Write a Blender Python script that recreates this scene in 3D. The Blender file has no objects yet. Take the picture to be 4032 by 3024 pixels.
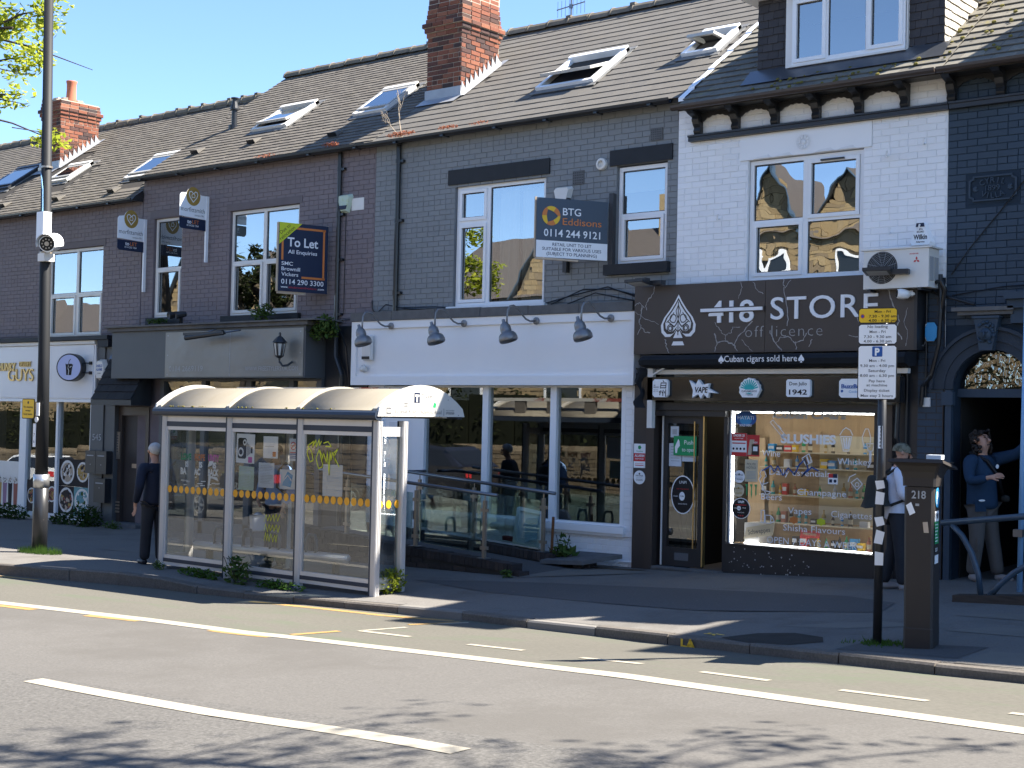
import bpy, bmesh, math, random
from mathutils import Vector, Matrix, Quaternion, noise
rnd = random.Random(7)
sc = bpy.context.scene
col = sc.collection
RAD = math.radians

# ------------------------------------------------------------------ camera
YAW, PITCH, ROLL = RAD(39.27), RAD(1.504), RAD(1.235)
cd = bpy.data.cameras.new('camera')
cam = bpy.data.objects.new('camera', cd)
col.objects.link(cam)
fwd = Vector((-math.sin(YAW)*math.cos(PITCH), math.cos(YAW)*math.cos(PITCH), math.sin(PITCH)))
r0 = Vector((math.cos(YAW), math.sin(YAW), 0)); u0 = r0.cross(fwd)
cr = math.cos(ROLL)*r0 + math.sin(ROLL)*u0
cu = -math.sin(ROLL)*r0 + math.cos(ROLL)*u0
CAM = Vector((0, -16.3, 1.6))
cam.matrix_world = Matrix(((cr.x, cu.x, -fwd.x, CAM.x), (cr.y, cu.y, -fwd.y, CAM.y), (cr.z, cu.z, -fwd.z, CAM.z), (0, 0, 0, 1)))
cd.sensor_fit = 'HORIZONTAL'; cd.sensor_width = 36.0
cd.lens = 5591.0/4032.0*36.0
cd.clip_start = .1; cd.clip_end = 2000
sc.camera = cam

# ------------------------------------------------------------------ sun and sky
SUN_AZ, SUN_EL = 38.0, 48.8            # azimuth from +x towards +y
S = Vector((math.cos(RAD(SUN_EL))*math.cos(RAD(SUN_AZ)), math.cos(RAD(SUN_EL))*math.sin(RAD(SUN_AZ)), math.sin(RAD(SUN_EL))))
world = bpy.data.worlds.new('World'); sc.world = world
world.use_nodes = True
wn = world.node_tree.nodes; wl = world.node_tree.links
wn.clear()
wo = wn.new('ShaderNodeOutputWorld'); wb = wn.new('ShaderNodeBackground'); ws = wn.new('ShaderNodeTexSky')
ws.sky_type = 'NISHITA'; ws.sun_disc = False
ws.sun_elevation = RAD(SUN_EL); ws.sun_rotation = RAD(90 - SUN_AZ)
ws.altitude = 100; ws.air_density = .72; ws.dust_density = 0; ws.ozone_density = 4.5
wb.inputs['Strength'].default_value = .093
wl.new(ws.outputs[0], wb.inputs[0]); wl.new(wb.outputs[0], wo.inputs[0])
sl = bpy.data.lights.new('sun', 'SUN'); sl.energy = 5.0; sl.angle = RAD(.53); sl.color = (1, .93, .82)
so = bpy.data.objects.new('sun', sl); col.objects.link(so)
so.rotation_euler = S.to_track_quat('Z', 'Y').to_euler(); so.location = (0, 0, 60)
vs = sc.view_settings
vs.view_transform = 'Standard'; vs.look = 'None'; vs.gamma = 1; vs.use_curve_mapping = False
vs.exposure = 1.95
sc.cycles.max_bounces = 8; sc.cycles.transparent_max_bounces = 16
sc.cycles.glossy_bounces = 4; sc.cycles.diffuse_bounces = 3
sc.cycles.caustics_reflective = False; sc.cycles.caustics_refractive = False

# ------------------------------------------------------------------ helpers
LOC = {}                                # world place of every top-level object
def tag(o, label=None, cat=None, group=None, kind=None):
    if label: o['label'] = label
    if cat: o['category'] = cat
    if group: o['group'] = group
    if kind: o['kind'] = kind
    return o
def root_of(o):
    while o.parent: o = o.parent
    return o
def thing(name, loc, label, cat, group=None):
    o = bpy.data.objects.new(name, None); col.objects.link(o)
    o.empty_display_size = .2
    o.location = loc; LOC[o.name] = Vector(loc)
    return tag(o, label, cat, group)
def visible(p, mg=.02):
    d = Vector(p) - CAM; z = d.dot(fwd)
    if z <= .1: return False
    u = d.dot(cr)/z*5591/4032; v = d.dot(cu)/z*5591/4032
    return abs(u) < .5+mg and abs(v) < .375+mg
def dist(p): return (Vector(p)-CAM).length

class MB:
    """collects faces in world coordinates; build() links them as one mesh object"""
    def __init__(s): s.v = []; s.f = []; s.m = []
    def add(s, vs, fs, m=0):
        n = len(s.v); s.v += [tuple(p) for p in vs]
        for f in fs: s.f.append([i+n for i in f]); s.m.append(m)
        return s
    def box(s, x0, x1, y0, y1, z0, z1, m=0):
        if x1 < x0: x0, x1 = x1, x0
        if y1 < y0: y0, y1 = y1, y0
        if z1 < z0: z0, z1 = z1, z0
        return s.add([(x0,y0,z0),(x1,y0,z0),(x1,y1,z0),(x0,y1,z0),(x0,y0,z1),(x1,y0,z1),(x1,y1,z1),(x0,y1,z1)],
              [(0,3,2,1),(4,5,6,7),(0,1,5,4),(1,2,6,5),(2,3,7,6),(3,0,4,7)], m)
    def obox(s, c, ax, ay, az, m=0):
        c = Vector(c); ax = Vector(ax); ay = Vector(ay); az = Vector(az)
        P = [c+a*ax+b*ay+d*az for d in (-1,1) for a,b in ((-1,-1),(1,-1),(1,1),(-1,1))]
        return s.add(P, [(0,3,2,1),(4,5,6,7),(0,1,5,4),(1,2,6,5),(2,3,7,6),(3,0,4,7)], m)
    def bar(s, a, b, w, t, up=(0,0,1), m=0):
        a = Vector(a); b = Vector(b); d = (b-a); L = d.length; d.normalize()
        up = Vector(up); sx = d.cross(up)
        if sx.length < 1e-4: sx = d.cross(Vector((0,1,0)))
        sx.normalize(); uu = sx.cross(d)
        return s.obox((a+b)/2, d*L/2, sx*w/2, uu*t/2, m)
    def quad(s, a, b, c, d, m=0): return s.add([a,b,c,d], [(0,1,2,3)], m)
    def tube(s, pts, r, n=8, m=0, cap=True):
        pts = [Vector(p) for p in pts]; k = len(pts)
        rs = r if isinstance(r, (list, tuple)) else [r]*k
        V = []; up = None
        for i, p in enumerate(pts):
            d = (pts[min(i+1,k-1)] - pts[max(i-1,0)])
            d = d.normalized() if d.length > 1e-9 else Vector((0,0,1))
            if up is None:
                up = Vector((0,0,1)) if abs(d.z) < .9 else Vector((1,0,0))
            a = d.cross(up); a.normalize(); b = a.cross(d); b.normalize(); up = b
            for j in range(n):
                t = 2*math.pi*j/n
                V.append(p + rs[i]*(math.cos(t)*a + math.sin(t)*b))
        F = []
        for i in range(k-1):
            for j in range(n):
                j2 = (j+1) % n
                F.append((i*n+j, (i+1)*n+j, (i+1)*n+j2, i*n+j2))
        if cap:
            F.append(tuple(range(n))); F.append(tuple(reversed(range((k-1)*n, k*n))))
        return s.add(V, F, m)
    def lathe(s, prof, c, n=16, m=0, axis=(0,0,1), cap=True):
        ax = Vector(axis).normalized(); c = Vector(c)
        return s.tube_prof([(c + ax*z, r) for r, z in prof], ax, n, m, cap)
    def tube_prof(s, pr, ax, n, m, cap):
        a = ax.orthogonal().normalized(); b = ax.cross(a); V = []; F = []
        for p, r in pr:
            for j in range(n):
                t = 2*math.pi*j/n; V.append(p + r*(math.cos(t)*a + math.sin(t)*b))
        k = len(pr)
        for i in range(k-1):
            for j in range(n):
                j2 = (j+1) % n; F.append((i*n+j, i*n+j2, (i+1)*n+j2, (i+1)*n+j))
        if cap: F.append(tuple(reversed(range(n)))); F.append(tuple(range((k-1)*n, k*n)))
        return s.add(V, F, m)
    def prism(s, pts, o, ux, uy, d, m=0):
        """polygon pts (a,b) in the plane o + a ux + b uy, given depth vector d"""
        o = Vector(o); ux = Vector(ux); uy = Vector(uy); d = Vector(d); n = len(pts)
        A = [o+a*ux+b*uy for a, b in pts]; B = [p+d for p in A]
        F = [tuple(range(n)), tuple(range(2*n-1, n-1, -1))]
        for i in range(n): j = (i+1) % n; F.append((i, n+i, n+j, j))
        return s.add(A+B, F, m)
    def strip(s, pts, w, o, ux, uy, n, m=0):
        """thin raised line of width w along 2D points (flat print)"""
        o = Vector(o); ux = Vector(ux); uy = Vector(uy); n = Vector(n)
        for (a, b), (c, d) in zip(pts, pts[1:]):
            L = math.hypot(c-a, d-b)
            if L < 1e-6: continue
            px, py = -(d-b)/L*w/2, (c-a)/L*w/2
            ex, ey = (c-a)/L*w*.3, (d-b)/L*w*.3
            q = [(a+px-ex, b+py-ey), (a-px-ex, b-py-ey), (c-px+ex, d-py+ey), (c+px+ex, d+py+ey)]
            s.add([o+x*ux+y*uy+n for x, y in q], [(0,1,2,3)], m)
        return s
    def disc(s, c, ux, uy, r, n=20, m=0, ry=None, r0=0):
        c = Vector(c); ux = Vector(ux); uy = Vector(uy); ry = ry or r
        P = [c + math.cos(2*math.pi*i/n)*r*ux + math.sin(2*math.pi*i/n)*ry*uy for i in range(n)]
        if r0:
            Q = [c + math.cos(2*math.pi*i/n)*r0*ux + math.sin(2*math.pi*i/n)*r0*uy*ry/r for i in range(n)]
            return s.add(P+Q, [(i, (i+1) % n, n+(i+1) % n, n+i) for i in range(n)], m)
        return s.add(P, [tuple(range(n))], m)
    def text(s, st, o, ux, uy, h, w=None, m=0, bold=0, align='C', ext=0, shear=0, space=1):
        """lettering: cap height h, optional total width w, anchored at the middle (or left) of its base line"""
        P, F, W, x0 = glyphs(st, bold, space)
        k = h/.729; kx = (w/W) if w else k
        off = {'C': -W/2-x0, 'L': -x0, 'R': -W-x0}[align]
        o = Vector(o); ux = Vector(ux); uy = Vector(uy); nn = ux.cross(uy)
        V = [o + ux*((x+off)*kx + shear*y*k) + uy*(y*k) for x, y in P]
        if not ext: return s.add(V, F, m)
        s.add([p+nn*ext for p in V], F, m)
        n = len(V); cnt = {}
        for f in F:
            for i in range(len(f)):
                e = (f[i], f[(i+1) % len(f)]); cnt[e] = 1
        side = [(a, b) for a, b in cnt if (b, a) not in cnt]
        s.add(V+[p+nn*ext for p in V], [(a, b, b+n, a+n) for a, b in side], m)
        return s
    def build(s, name, mats, parent=None, smooth=False, label=None, kind=None, origin=None):
        me = bpy.data.meshes.new(name)
        if parent is not None: L = LOC[root_of(parent).name]
        else:
            L = Vector(origin) if origin is not None else Vector((0,0,0))
        me.from_pydata([(x-L.x, y-L.y, z-L.z) for x, y, z in s.v], [], s.f)
        if not isinstance(mats, (list, tuple)): mats = [mats]
        for mm in mats: me.materials.append(mm)
        if len(mats) > 1: me.polygons.foreach_set('material_index', s.m)
        if smooth: me.polygons.foreach_set('use_smooth', [True]*len(me.polygons))
        me.update()
        o = bpy.data.objects.new(name, me); col.objects.link(o)
        if parent is not None: o.parent = parent
        else: o.location = L; LOC[o.name] = L
        if label: o['label'] = label
        if kind: o['kind'] = kind
        return o
_gl = {}
def glyphs(st, bold, space):
    key = (st, bold, space)
    if key in _gl: return _gl[key]
    c = bpy.data.curves.new('t', 'FONT'); c.body = st; c.size = 1; c.offset = bold; c.resolution_u = 2 if len(st) > 8 else 4; c.space_character = space
    c.fill_mode = 'FRONT'
    ob = bpy.data.objects.new('t', c)
    me = ob.to_mesh()
    P = [(v.co.x, v.co.y) for v in me.vertices]; F = [tuple(p.vertices) for p in me.polygons]
    ob.to_mesh_clear(); bpy.data.objects.remove(ob); bpy.data.curves.remove(c)
    xs = [p[0] for p in P] or [0, 1]
    _gl[key] = (P, F, max(xs)-min(xs), min(xs))
    return _gl[key]
def inst(name, me, M, parent, label=None):
    """one more object on an existing mesh, world matrix M"""
    o = bpy.data.objects.new(name, me); col.objects.link(o); o.parent = parent
    o.matrix_local = Matrix.Translation(-LOC[root_of(parent).name]) @ M
    if label: o['label'] = label
    return o
# ------------------------------------------------------------------ materials
def newmat(name):
    m = bpy.data.materials.new(name); m.use_nodes = True
    nt = m.node_tree
    return m, nt, nt.nodes['Principled BSDF']
def N(nt, t, **k):
    n = nt.nodes.new(t)
    for a, b in k.items(): setattr(n, a, b)
    return n
def mat(name, c, rough=.6, spec=.4, metal=0, var=.0, vs=6, fine=0, fs=60, bump=0, bs=40, isl=0, dirt=None, dsc=1.5, damt=.5, dlo=.5, dhi=.75, coat=0, stretch=None, emis=0):
    """painted / stone / metal surface: base colour c with broad variation (var), fine grain, per-piece variation (isl), dirt patches and relief"""
    m, nt, b = newmat(name); L = nt.links.new
    b.inputs['Roughness'].default_value = rough; b.inputs['Specular IOR Level'].default_value = spec; b.inputs['Metallic'].default_value = metal
    if coat: b.inputs['Coat Weight'].default_value = coat
    b.inputs['Base Color'].default_value = (*c, 1)
    if emis: b.inputs['Emission Color'].default_value = (*c, 1); b.inputs['Emission Strength'].default_value = emis
    if not (var or fine or bump or isl or dirt): return m
    geo = N(nt, 'ShaderNodeNewGeometry'); pos = geo.outputs['Position']
    if stretch:
        mp = N(nt, 'ShaderNodeMapping'); mp.inputs['Scale'].default_value = stretch; L(pos, mp.inputs[0]); pos = mp.outputs[0]
    cur = None
    def mul(fac_socket, lo, hi):
        nonlocal cur
        mr = N(nt, 'ShaderNodeMapRange'); mr.inputs['To Min'].default_value = lo; mr.inputs['To Max'].default_value = hi
        L(fac_socket, mr.inputs['Value'])
        mx = N(nt, 'ShaderNodeMix', data_type='RGBA', blend_type='MULTIPLY'); mx.inputs[0].default_value = 1
        if cur is None: mx.inputs[6].default_value = (*c, 1)
        else: L(cur, mx.inputs[6])
        cb = N(nt, 'ShaderNodeCombineColor')
        for i in range(3): L(mr.outputs[0], cb.inputs[i])
        L(cb.outputs[0], mx.inputs[7]); cur = mx.outputs[2]
    if var:
        n = N(nt, 'ShaderNodeTexNoise'); n.inputs['Scale'].default_value = vs; n.inputs['Detail'].default_value = 4; L(pos, n.inputs['Vector'])
        mul(n.outputs[0], 1-var*1.6, 1+var*1.6)
    if fine:
        n = N(nt, 'ShaderNodeTexNoise'); n.inputs['Scale'].default_value = fs; n.inputs['Detail'].default_value = 3; n.inputs['Roughness'].default_value = .7; L(pos, n.inputs['Vector'])
        mul(n.outputs[0], 1-fine*2, 1+fine*2)
    if isl:
        oi = N(nt, 'ShaderNodeObjectInfo'); ad = N(nt, 'ShaderNodeMath', operation='ADD'); fr = N(nt, 'ShaderNodeMath', operation='FRACT')
        L(oi.outputs['Random'], ad.inputs[0]); L(geo.outputs['Random Per Island'], ad.inputs[1]); L(ad.outputs[0], fr.inputs[0])
        mul(fr.outputs[0], 1-isl, 1+isl)
    if dirt:
        n = N(nt, 'ShaderNodeTexNoise'); n.inputs['Scale'].default_value = dsc; n.inputs['Detail'].default_value = 8; n.inputs['Roughness'].default_value = .68; L(pos, n.inputs['Vector'])
        mr = N(nt, 'ShaderNodeMapRange'); mr.inputs['From Min'].default_value = dlo; mr.inputs['From Max'].default_value = dhi; mr.inputs['To Max'].default_value = damt
        L(n.outputs[0], mr.inputs['Value'])
        mx = N(nt, 'ShaderNodeMix', data_type='RGBA'); L(mr.outputs[0], mx.inputs[0])
        if cur is None: mx.inputs[6].default_value = (*c, 1)
        else: L(cur, mx.inputs[6])
        mx.inputs[7].default_value = (*dirt, 1); cur = mx.outputs[2]
    if cur is not None: L(cur, b.inputs['Base Color'])
    if bump:
        n = N(nt, 'ShaderNodeTexNoise'); n.inputs['Scale'].default_value = bs; n.inputs['Detail'].default_value = 5; L(pos, n.inputs['Vector'])
        bp = N(nt, 'ShaderNodeBump'); bp.inputs['Strength'].default_value = bump; bp.inputs['Distance'].default_value = .12/bs
        L(n.outputs[0], bp.inputs['Height']); L(bp.outputs[0], b.inputs['Normal'])
    return m
def ramp_mat(name, cols, rough=.85, spec=.2, island=True, fine=.12, fs=50, bump=.3, bs=60, ndirt=None):
    """pieces (bricks, slates, stones) whose colour differs from piece to piece"""
    m, nt, b = newmat(name); L = nt.links.new
    b.inputs['Roughness'].default_value = rough; b.inputs['Specular IOR Level'].default_value = spec
    geo = N(nt, 'ShaderNodeNewGeometry'); oi = N(nt, 'ShaderNodeObjectInfo')
    ad = N(nt, 'ShaderNodeMath', operation='ADD'); fr = N(nt, 'ShaderNodeMath', operation='FRACT')
    L(oi.outputs['Random'], ad.inputs[0]); L(geo.outputs['Random Per Island'], ad.inputs[1]); L(ad.outputs[0], fr.inputs[0])
    r = N(nt, 'ShaderNodeValToRGB'); r.color_ramp.interpolation = 'LINEAR'
    els = r.color_ramp.elements
    for i, cc in enumerate(cols):
        e = els[i] if i < 2 else els.new(i/(len(cols)-1))
        e.position = i/(len(cols)-1); e.color = (*cc, 1)
    L(fr.outputs[0], r.inputs[0])
    n = N(nt, 'ShaderNodeTexNoise'); n.inputs['Scale'].default_value = fs; n.inputs['Detail'].default_value = 4; L(geo.outputs['Position'], n.inputs['Vector'])
    mr = N(nt, 'ShaderNodeMapRange'); mr.inputs['To Min'].default_value = 1-2*fine; mr.inputs['To Max'].default_value = 1+2*fine; L(n.outputs[0], mr.inputs['Value'])
    mx = N(nt, 'ShaderNodeMix', data_type='RGBA', blend_type='MULTIPLY'); mx.inputs[0].default_value = 1
    cb = N(nt, 'ShaderNodeCombineColor')
    for i in range(3): L(mr.outputs[0], cb.inputs[i])
    L(r.outputs[0], mx.inputs[6]); L(cb.outputs[0], mx.inputs[7]); cur = mx.outputs[2]
    if ndirt:
        dc, dsc, lo, hi, amt = ndirt
        n2 = N(nt, 'ShaderNodeTexNoise'); n2.inputs['Scale'].default_value = dsc; n2.inputs['Detail'].default_value = 7; n2.inputs['Roughness'].default_value = .7; L(geo.outputs['Position'], n2.inputs['Vector'])
        m2 = N(nt, 'ShaderNodeMapRange'); m2.inputs['From Min'].default_value = lo; m2.inputs['From Max'].default_value = hi; m2.inputs['To Max'].default_value = amt; L(n2.outputs[0], m2.inputs['Value'])
        x2 = N(nt, 'ShaderNodeMix', data_type='RGBA'); L(m2.outputs[0], x2.inputs[0]); L(cur, x2.inputs[6]); x2.inputs[7].default_value = (*dc, 1); cur = x2.outputs[2]
    L(cur, b.inputs['Base Color'])
    if bump:
        n3 = N(nt, 'ShaderNodeTexNoise'); n3.inputs['Scale'].default_value = bs; n3.inputs['Detail'].default_value = 5; L(geo.outputs['Position'], n3.inputs['Vector'])
        bp = N(nt, 'ShaderNodeBump'); bp.inputs['Strength'].default_value = bump; bp.inputs['Distance'].default_value = .12/bs
        L(n3.outputs[0], bp.inputs['Height']); L(bp.outputs[0], b.inputs['Normal'])
    return m
def glass(name, refl=.3, tint=(.8,.85,.85), wave=0, ws=1.2, rough=0.0, edge=.5, film=0):
    """window glass: clear pane that mirrors the street, stronger at grazing view; wave = the slight warp of old panes"""
    m = bpy.data.materials.new(name); m.use_nodes = True; nt = m.node_tree; nt.nodes.clear(); L = nt.links.new
    out = N(nt, 'ShaderNodeOutputMaterial'); tr = N(nt, 'ShaderNodeBsdfTransparent'); tr.inputs[0].default_value = (*tint, 1)
    gl = N(nt, 'ShaderNodeBsdfGlossy'); gl.inputs['Roughness'].default_value = rough; gl.inputs[0].default_value = (.95,.97,.97,1)
    lw = N(nt, 'ShaderNodeLayerWeight'); lw.inputs['Blend'].default_value = .35
    mr = N(nt, 'ShaderNodeMapRange'); mr.inputs['To Min'].default_value = refl; mr.inputs['To Max'].default_value = min(1, refl+edge)
    L(lw.outputs['Fresnel'], mr.inputs['Value'])
    mx = N(nt, 'ShaderNodeMixShader'); L(mr.outputs[0], mx.inputs[0]); L(tr.outputs[0], mx.inputs[1]); L(gl.outputs[0], mx.inputs[2])
    res = mx.outputs[0]
    if film:
        df = N(nt, 'ShaderNodeBsdfDiffuse'); df.inputs[0].default_value = (.5,.5,.46,1)
        geo = N(nt, 'ShaderNodeNewGeometry'); n = N(nt, 'ShaderNodeTexNoise'); n.inputs['Scale'].default_value = 3; n.inputs['Detail'].default_value = 8; L(geo.outputs['Position'], n.inputs['Vector'])
        m3 = N(nt, 'ShaderNodeMapRange'); m3.inputs['From Min'].default_value = .35; m3.inputs['From Max'].default_value = .8; m3.inputs['To Max'].default_value = film; L(n.outputs[0], m3.inputs['Value'])
        x3 = N(nt, 'ShaderNodeMixShader'); L(m3.outputs[0], x3.inputs[0]); L(res, x3.inputs[1]); L(df.outputs[0], x3.inputs[2]); res = x3.outputs[0]
    L(res, out.inputs[0])
    if wave:
        geo = N(nt, 'ShaderNodeNewGeometry'); n = N(nt, 'ShaderNodeTexNoise'); n.inputs['Scale'].default_value = ws; n.inputs['Detail'].default_value = 1.5; L(geo.outputs['Position'], n.inputs['Vector'])
        bp = N(nt, 'ShaderNodeBump'); bp.inputs['Strength'].default_value = 1; bp.inputs['Distance'].default_value = wave; L(n.outputs[0], bp.inputs['Height']); L(bp.outputs[0], gl.inputs['Normal'])
    return m
def leafmat(name, cols, trans=.5):
    m = bpy.data.materials.new(name); m.use_nodes = True; nt = m.node_tree; nt.nodes.clear(); L = nt.links.new
    out = N(nt, 'ShaderNodeOutputMaterial'); d = N(nt, 'ShaderNodeBsdfDiffuse'); t = N(nt, 'ShaderNodeBsdfTranslucent'); mx = N(nt, 'ShaderNodeMixShader'); mx.inputs[0].default_value = trans
    geo = N(nt, 'ShaderNodeNewGeometry'); r = N(nt, 'ShaderNodeValToRGB'); els = r.color_ramp.elements
    for i, cc in enumerate(cols):
        e = els[i] if i < 2 else els.new(i/(len(cols)-1))
        e.position = i/(len(cols)-1); e.color = (*cc, 1)
    L(geo.outputs['Random Per Island'], r.inputs[0]); L(r.outputs[0], d.inputs[0]); L(r.outputs[0], t.inputs[0])
    L(d.outputs[0], mx.inputs[1]); L(t.outputs[0], mx.inputs[2]); L(mx.outputs[0], out.inputs[0])
    return m

M = {}
M['brick_purple'] = mat('painted_brick_purple', (.20,.172,.182), .75, .3, var=.08, vs=1.2, isl=.04, bump=.35, bs=50, dirt=(.21,.19,.18), dsc=2.2, damt=.35, dlo=.55, dhi=.8)
M['mortar_purple'] = mat('painted_joint_purple', (.158,.135,.143), .85, .2, var=.1)
M['brick_grey'] = mat('painted_brick_grey', (.225,.24,.25), .72, .3, var=.07, vs=1.0, isl=.03, bump=.3, bs=50, dirt=(.10,.105,.11), dsc=1.4, damt=.4, dlo=.55, dhi=.8)
M['mortar_grey'] = mat('painted_joint_grey', (.185,.197,.207), .85, .2, var=.1)
M['brick_white'] = mat('painted_brick_white', (.86,.865,.875), .55, .4, var=.03, vs=1.2, isl=.025, bump=.3, bs=45, dirt=(.55,.53,.50), dsc=2.5, damt=.4, dlo=.6, dhi=.85)
M['mortar_white'] = mat('painted_joint_white', (.79,.80,.815), .7, .3, var=.06)
M['brick_navy'] = mat('painted_brick_navy', (.036,.058,.086), .6, .35, var=.10, vs=1.5, isl=.06, bump=.35, bs=50)
M['mortar_navy'] = mat('painted_joint_navy', (.022,.036,.055), .8, .2, var=.1)
M['chim_brick'] = ramp_mat('chimney_brick', [(0.0773,0.0449,0.0377),(0.1672,0.0592,0.0376),(0.2283,0.0879,0.0519),(0.1977,0.0717,0.0465),(0.2592,0.108,0.0648),(0.1151,0.0539,0.0431),(0.0472,0.0364,0.0364)], fine=.18, fs=40, bump=.6, ndirt=((.05,.045,.04),2.2,.55,.75,.5))
M['chim_mortar'] = mat('chimney_mortar', (.42,.36,.29), .9, .1, var=.15, vs=9)
M['dark_brick'] = ramp_mat('blue_brick', [(.030,.026,.026),(.05,.042,.04),(.040,.034,.032),(.065,.05,.045)], fine=.2, bump=.5)
M['dark_mortar'] = mat('dark_mortar', (.055,.05,.045), .95, .1, var=.2)
M['slate_stone'] = ramp_mat('stone_slate', [(0.1141,0.1019,0.0874),(0.1357,0.1218,0.1051),(0.1497,0.1341,0.1136),(0.123,0.1108,0.0963),(0.1608,0.1458,0.1248)], rough=.85, fine=.12, fs=20, bump=.5, bs=35, ndirt=((.10,.09,.06),3.0,.55,.72,.6))
M['slate_grey'] = ramp_mat('grey_slate', [(0.1257,0.1171,0.105),(0.1341,0.1249,0.1111),(0.1412,0.1314,0.117),(0.1293,0.1207,0.1086)], rough=.8, fine=.07, fs=9, bump=.25, bs=30, ndirt=((.14,.125,.10),1.8,.5,.75,.6))
M['slate_moss'] = ramp_mat('mossy_slate', [(0.1347,0.1261,0.1095),(0.1584,0.1476,0.126),(0.1743,0.1635,0.1383),(0.1979,0.185,0.1547)], rough=.85, fine=.10, fs=14, bump=.4, ndirt=((.26,.22,.05),2.6,.60,.74,.8))
M['slate_dark'] = ramp_mat('dark_hung_slate', [(.045,.042,.045),(.055,.052,.055),(.062,.058,.06)], rough=.7, fine=.08, bump=.2)
M['ridge'] = mat('ridge_tile', (.17,.15,.12), .9, .1, var=.25, vs=7, isl=.15, bump=.5, dirt=(.33,.30,.24), dsc=5, damt=.7, dlo=.6, dhi=.75)
M['underlay'] = mat('roof_underlay', (.06,.055,.05), .9, .1)
M['lead'] = mat('lead_flashing', (.34,.35,.37), .45, .5, metal=.3, var=.12, vs=9, bump=.3, bs=25)
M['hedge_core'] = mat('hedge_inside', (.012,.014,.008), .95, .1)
M['lamp_black'] = mat('matt_black_paint', (.014,.015,.017), .62, .3)
M['lead_dark'] = mat('weathered_lead', (.17,.17,.165), .6, .4, metal=.2, var=.15, vs=9)
M['sash'] = mat('pale_grey_sash', (.46,.45,.42), .45, .5, metal=.2, var=.08, vs=6)
M['black'] = mat('black_paint', (.018,.02,.024), .4, .5, var=.15, vs=5)
M['gutter'] = mat('black_plastic', (.014,.015,.017), .3, .5)
M['brown_gutter'] = mat('brown_plastic', (.055,.042,.036), .35, .5)
M['black_stone'] = mat('black_painted_stone', (.016,.018,.022), .6, .35, var=.2, vs=6, bump=.4, bs=25, dirt=(.10,.10,.11), dsc=6, damt=.4, dlo=.66, dhi=.8)
M['upvc'] = mat('white_upvc', (.82,.83,.84), .35, .5, var=.02, vs=3)
M['upvc_dirty'] = mat('off_white_upvc', (.72,.70,.66), .4, .5, var=.05, vs=5)
M['white'] = mat('white_paint', (.87,.875,.885), .4, .45, var=.025, vs=1.5, bump=.12, bs=30)
M['white_sign'] = mat('white_sign_panel', (.75,.77,.80), .22, .5, var=.02, vs=.8)
M['grey_board'] = mat('grey_painted_board', (.088,.092,.095), .5, .4, var=.08, vs=2, bump=.08, bs=12)
M['grey_steel'] = mat('grey_satin_panel', (.24,.235,.22), .36, .5, metal=.5, var=.10, vs=1.1, bump=.25, bs=1.6)
M['lintel_purple'] = mat('painted_lintel', (.15,.13,.138), .75, .3, var=.1, vs=3)
M['lintel_grey'] = mat('weathered_stone_grey', (.13,.13,.13), .85, .2, var=.2, vs=8, bump=.5, bs=25)
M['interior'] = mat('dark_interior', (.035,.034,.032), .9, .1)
M['interior2'] = mat('dim_interior', (.12,.11,.10), .9, .1)
M['curtain'] = mat('curtain_cloth', (.62,.58,.50), .9, .1, var=.1, vs=4)
M['blind'] = mat('roller_blind', (.55,.60,.52), .8, .1)
M['pane'] = glass('window_pane', .32, (.6,.65,.66))
M['pane_wavy'] = glass('warped_window_pane', .40, (.5,.55,.55), wave=.005, ws=1.5)
M['pane_soft'] = glass('slightly_warped_pane', .34, (.55,.6,.6), wave=.0022, ws=1.1)
M['pane_shop'] = glass('shop_pane', .17, (.72,.78,.76), wave=.0015, ws=.7)
M['pane_store'] = glass('store_pane', .05, (.95,.95,.93), edge=.5)
M['pane_sky'] = glass('roof_pane', .55, (.5,.55,.6))
M['pane_shelter'] = glass('shelter_pane', .11, (.93,.95,.94), film=.05)
M['pane_rail'] = glass('rail_pane', .09, (.82,.92,.90))
M['pane_end'] = glass('frosted_end_pane', .14, (.62,.74,.78), film=.28)
M['asphalt'] = mat('asphalt', (.113,.107,.099), .88, .25, var=.05, vs=.45, fine=.24, fs=42, bump=.8, bs=60, dirt=(.094,.088,.08), dsc=.6, damt=.7, dlo=.48, dhi=.62)
M['asphalt2'] = mat('coarse_asphalt', (.105,.100,.093), .88, .25, var=.06, vs=.5, fine=.42, fs=34, bump=1, bs=50)
M['green_lane'] = mat('worn_green_lane', (.112,.106,.09), .9, .2, var=.06, vs=.8, fine=.2, fs=42, bump=.7, bs=60, dirt=(.10,.112,.08), dsc=1.2, damt=.8, dlo=.5, dhi=.64, stretch=(.5,1.4,1))
M['pavement'] = mat('pavement_asphalt', (.155,.146,.135), .9, .2, var=.08, vs=.8, fine=.22, fs=48, bump=.7, bs=60, dirt=(.095,.088,.08), dsc=1.1, damt=.6, dlo=.52, dhi=.68)
M['patch_dark'] = mat('newer_asphalt', (.095,.092,.09), .9, .2, var=.08, vs=1, fine=.22, fs=50, bump=.7, bs=120, dirt=(.3,.29,.27), dsc=9, damt=.8, dlo=.73, dhi=.76)
M['patch_pale'] = mat('pale_concrete', (.17,.158,.14), .9, .2, var=.1, vs=2, fine=.1, fs=90, bump=.4)
M['kerb'] = mat('granite_kerb', (.125,.112,.098), .85, .25, var=.12, vs=4, fine=.3, fs=45, bump=.9, bs=60, isl=.12, dirt=(.09,.08,.07), dsc=3, damt=.6, dlo=.5, dhi=.7)
M['kerb_pale'] = mat('concrete_kerb', (.19,.18,.165), .85, .25, var=.08, vs=4, fine=.12, fs=70, bump=.5, bs=60, isl=.05)
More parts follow.
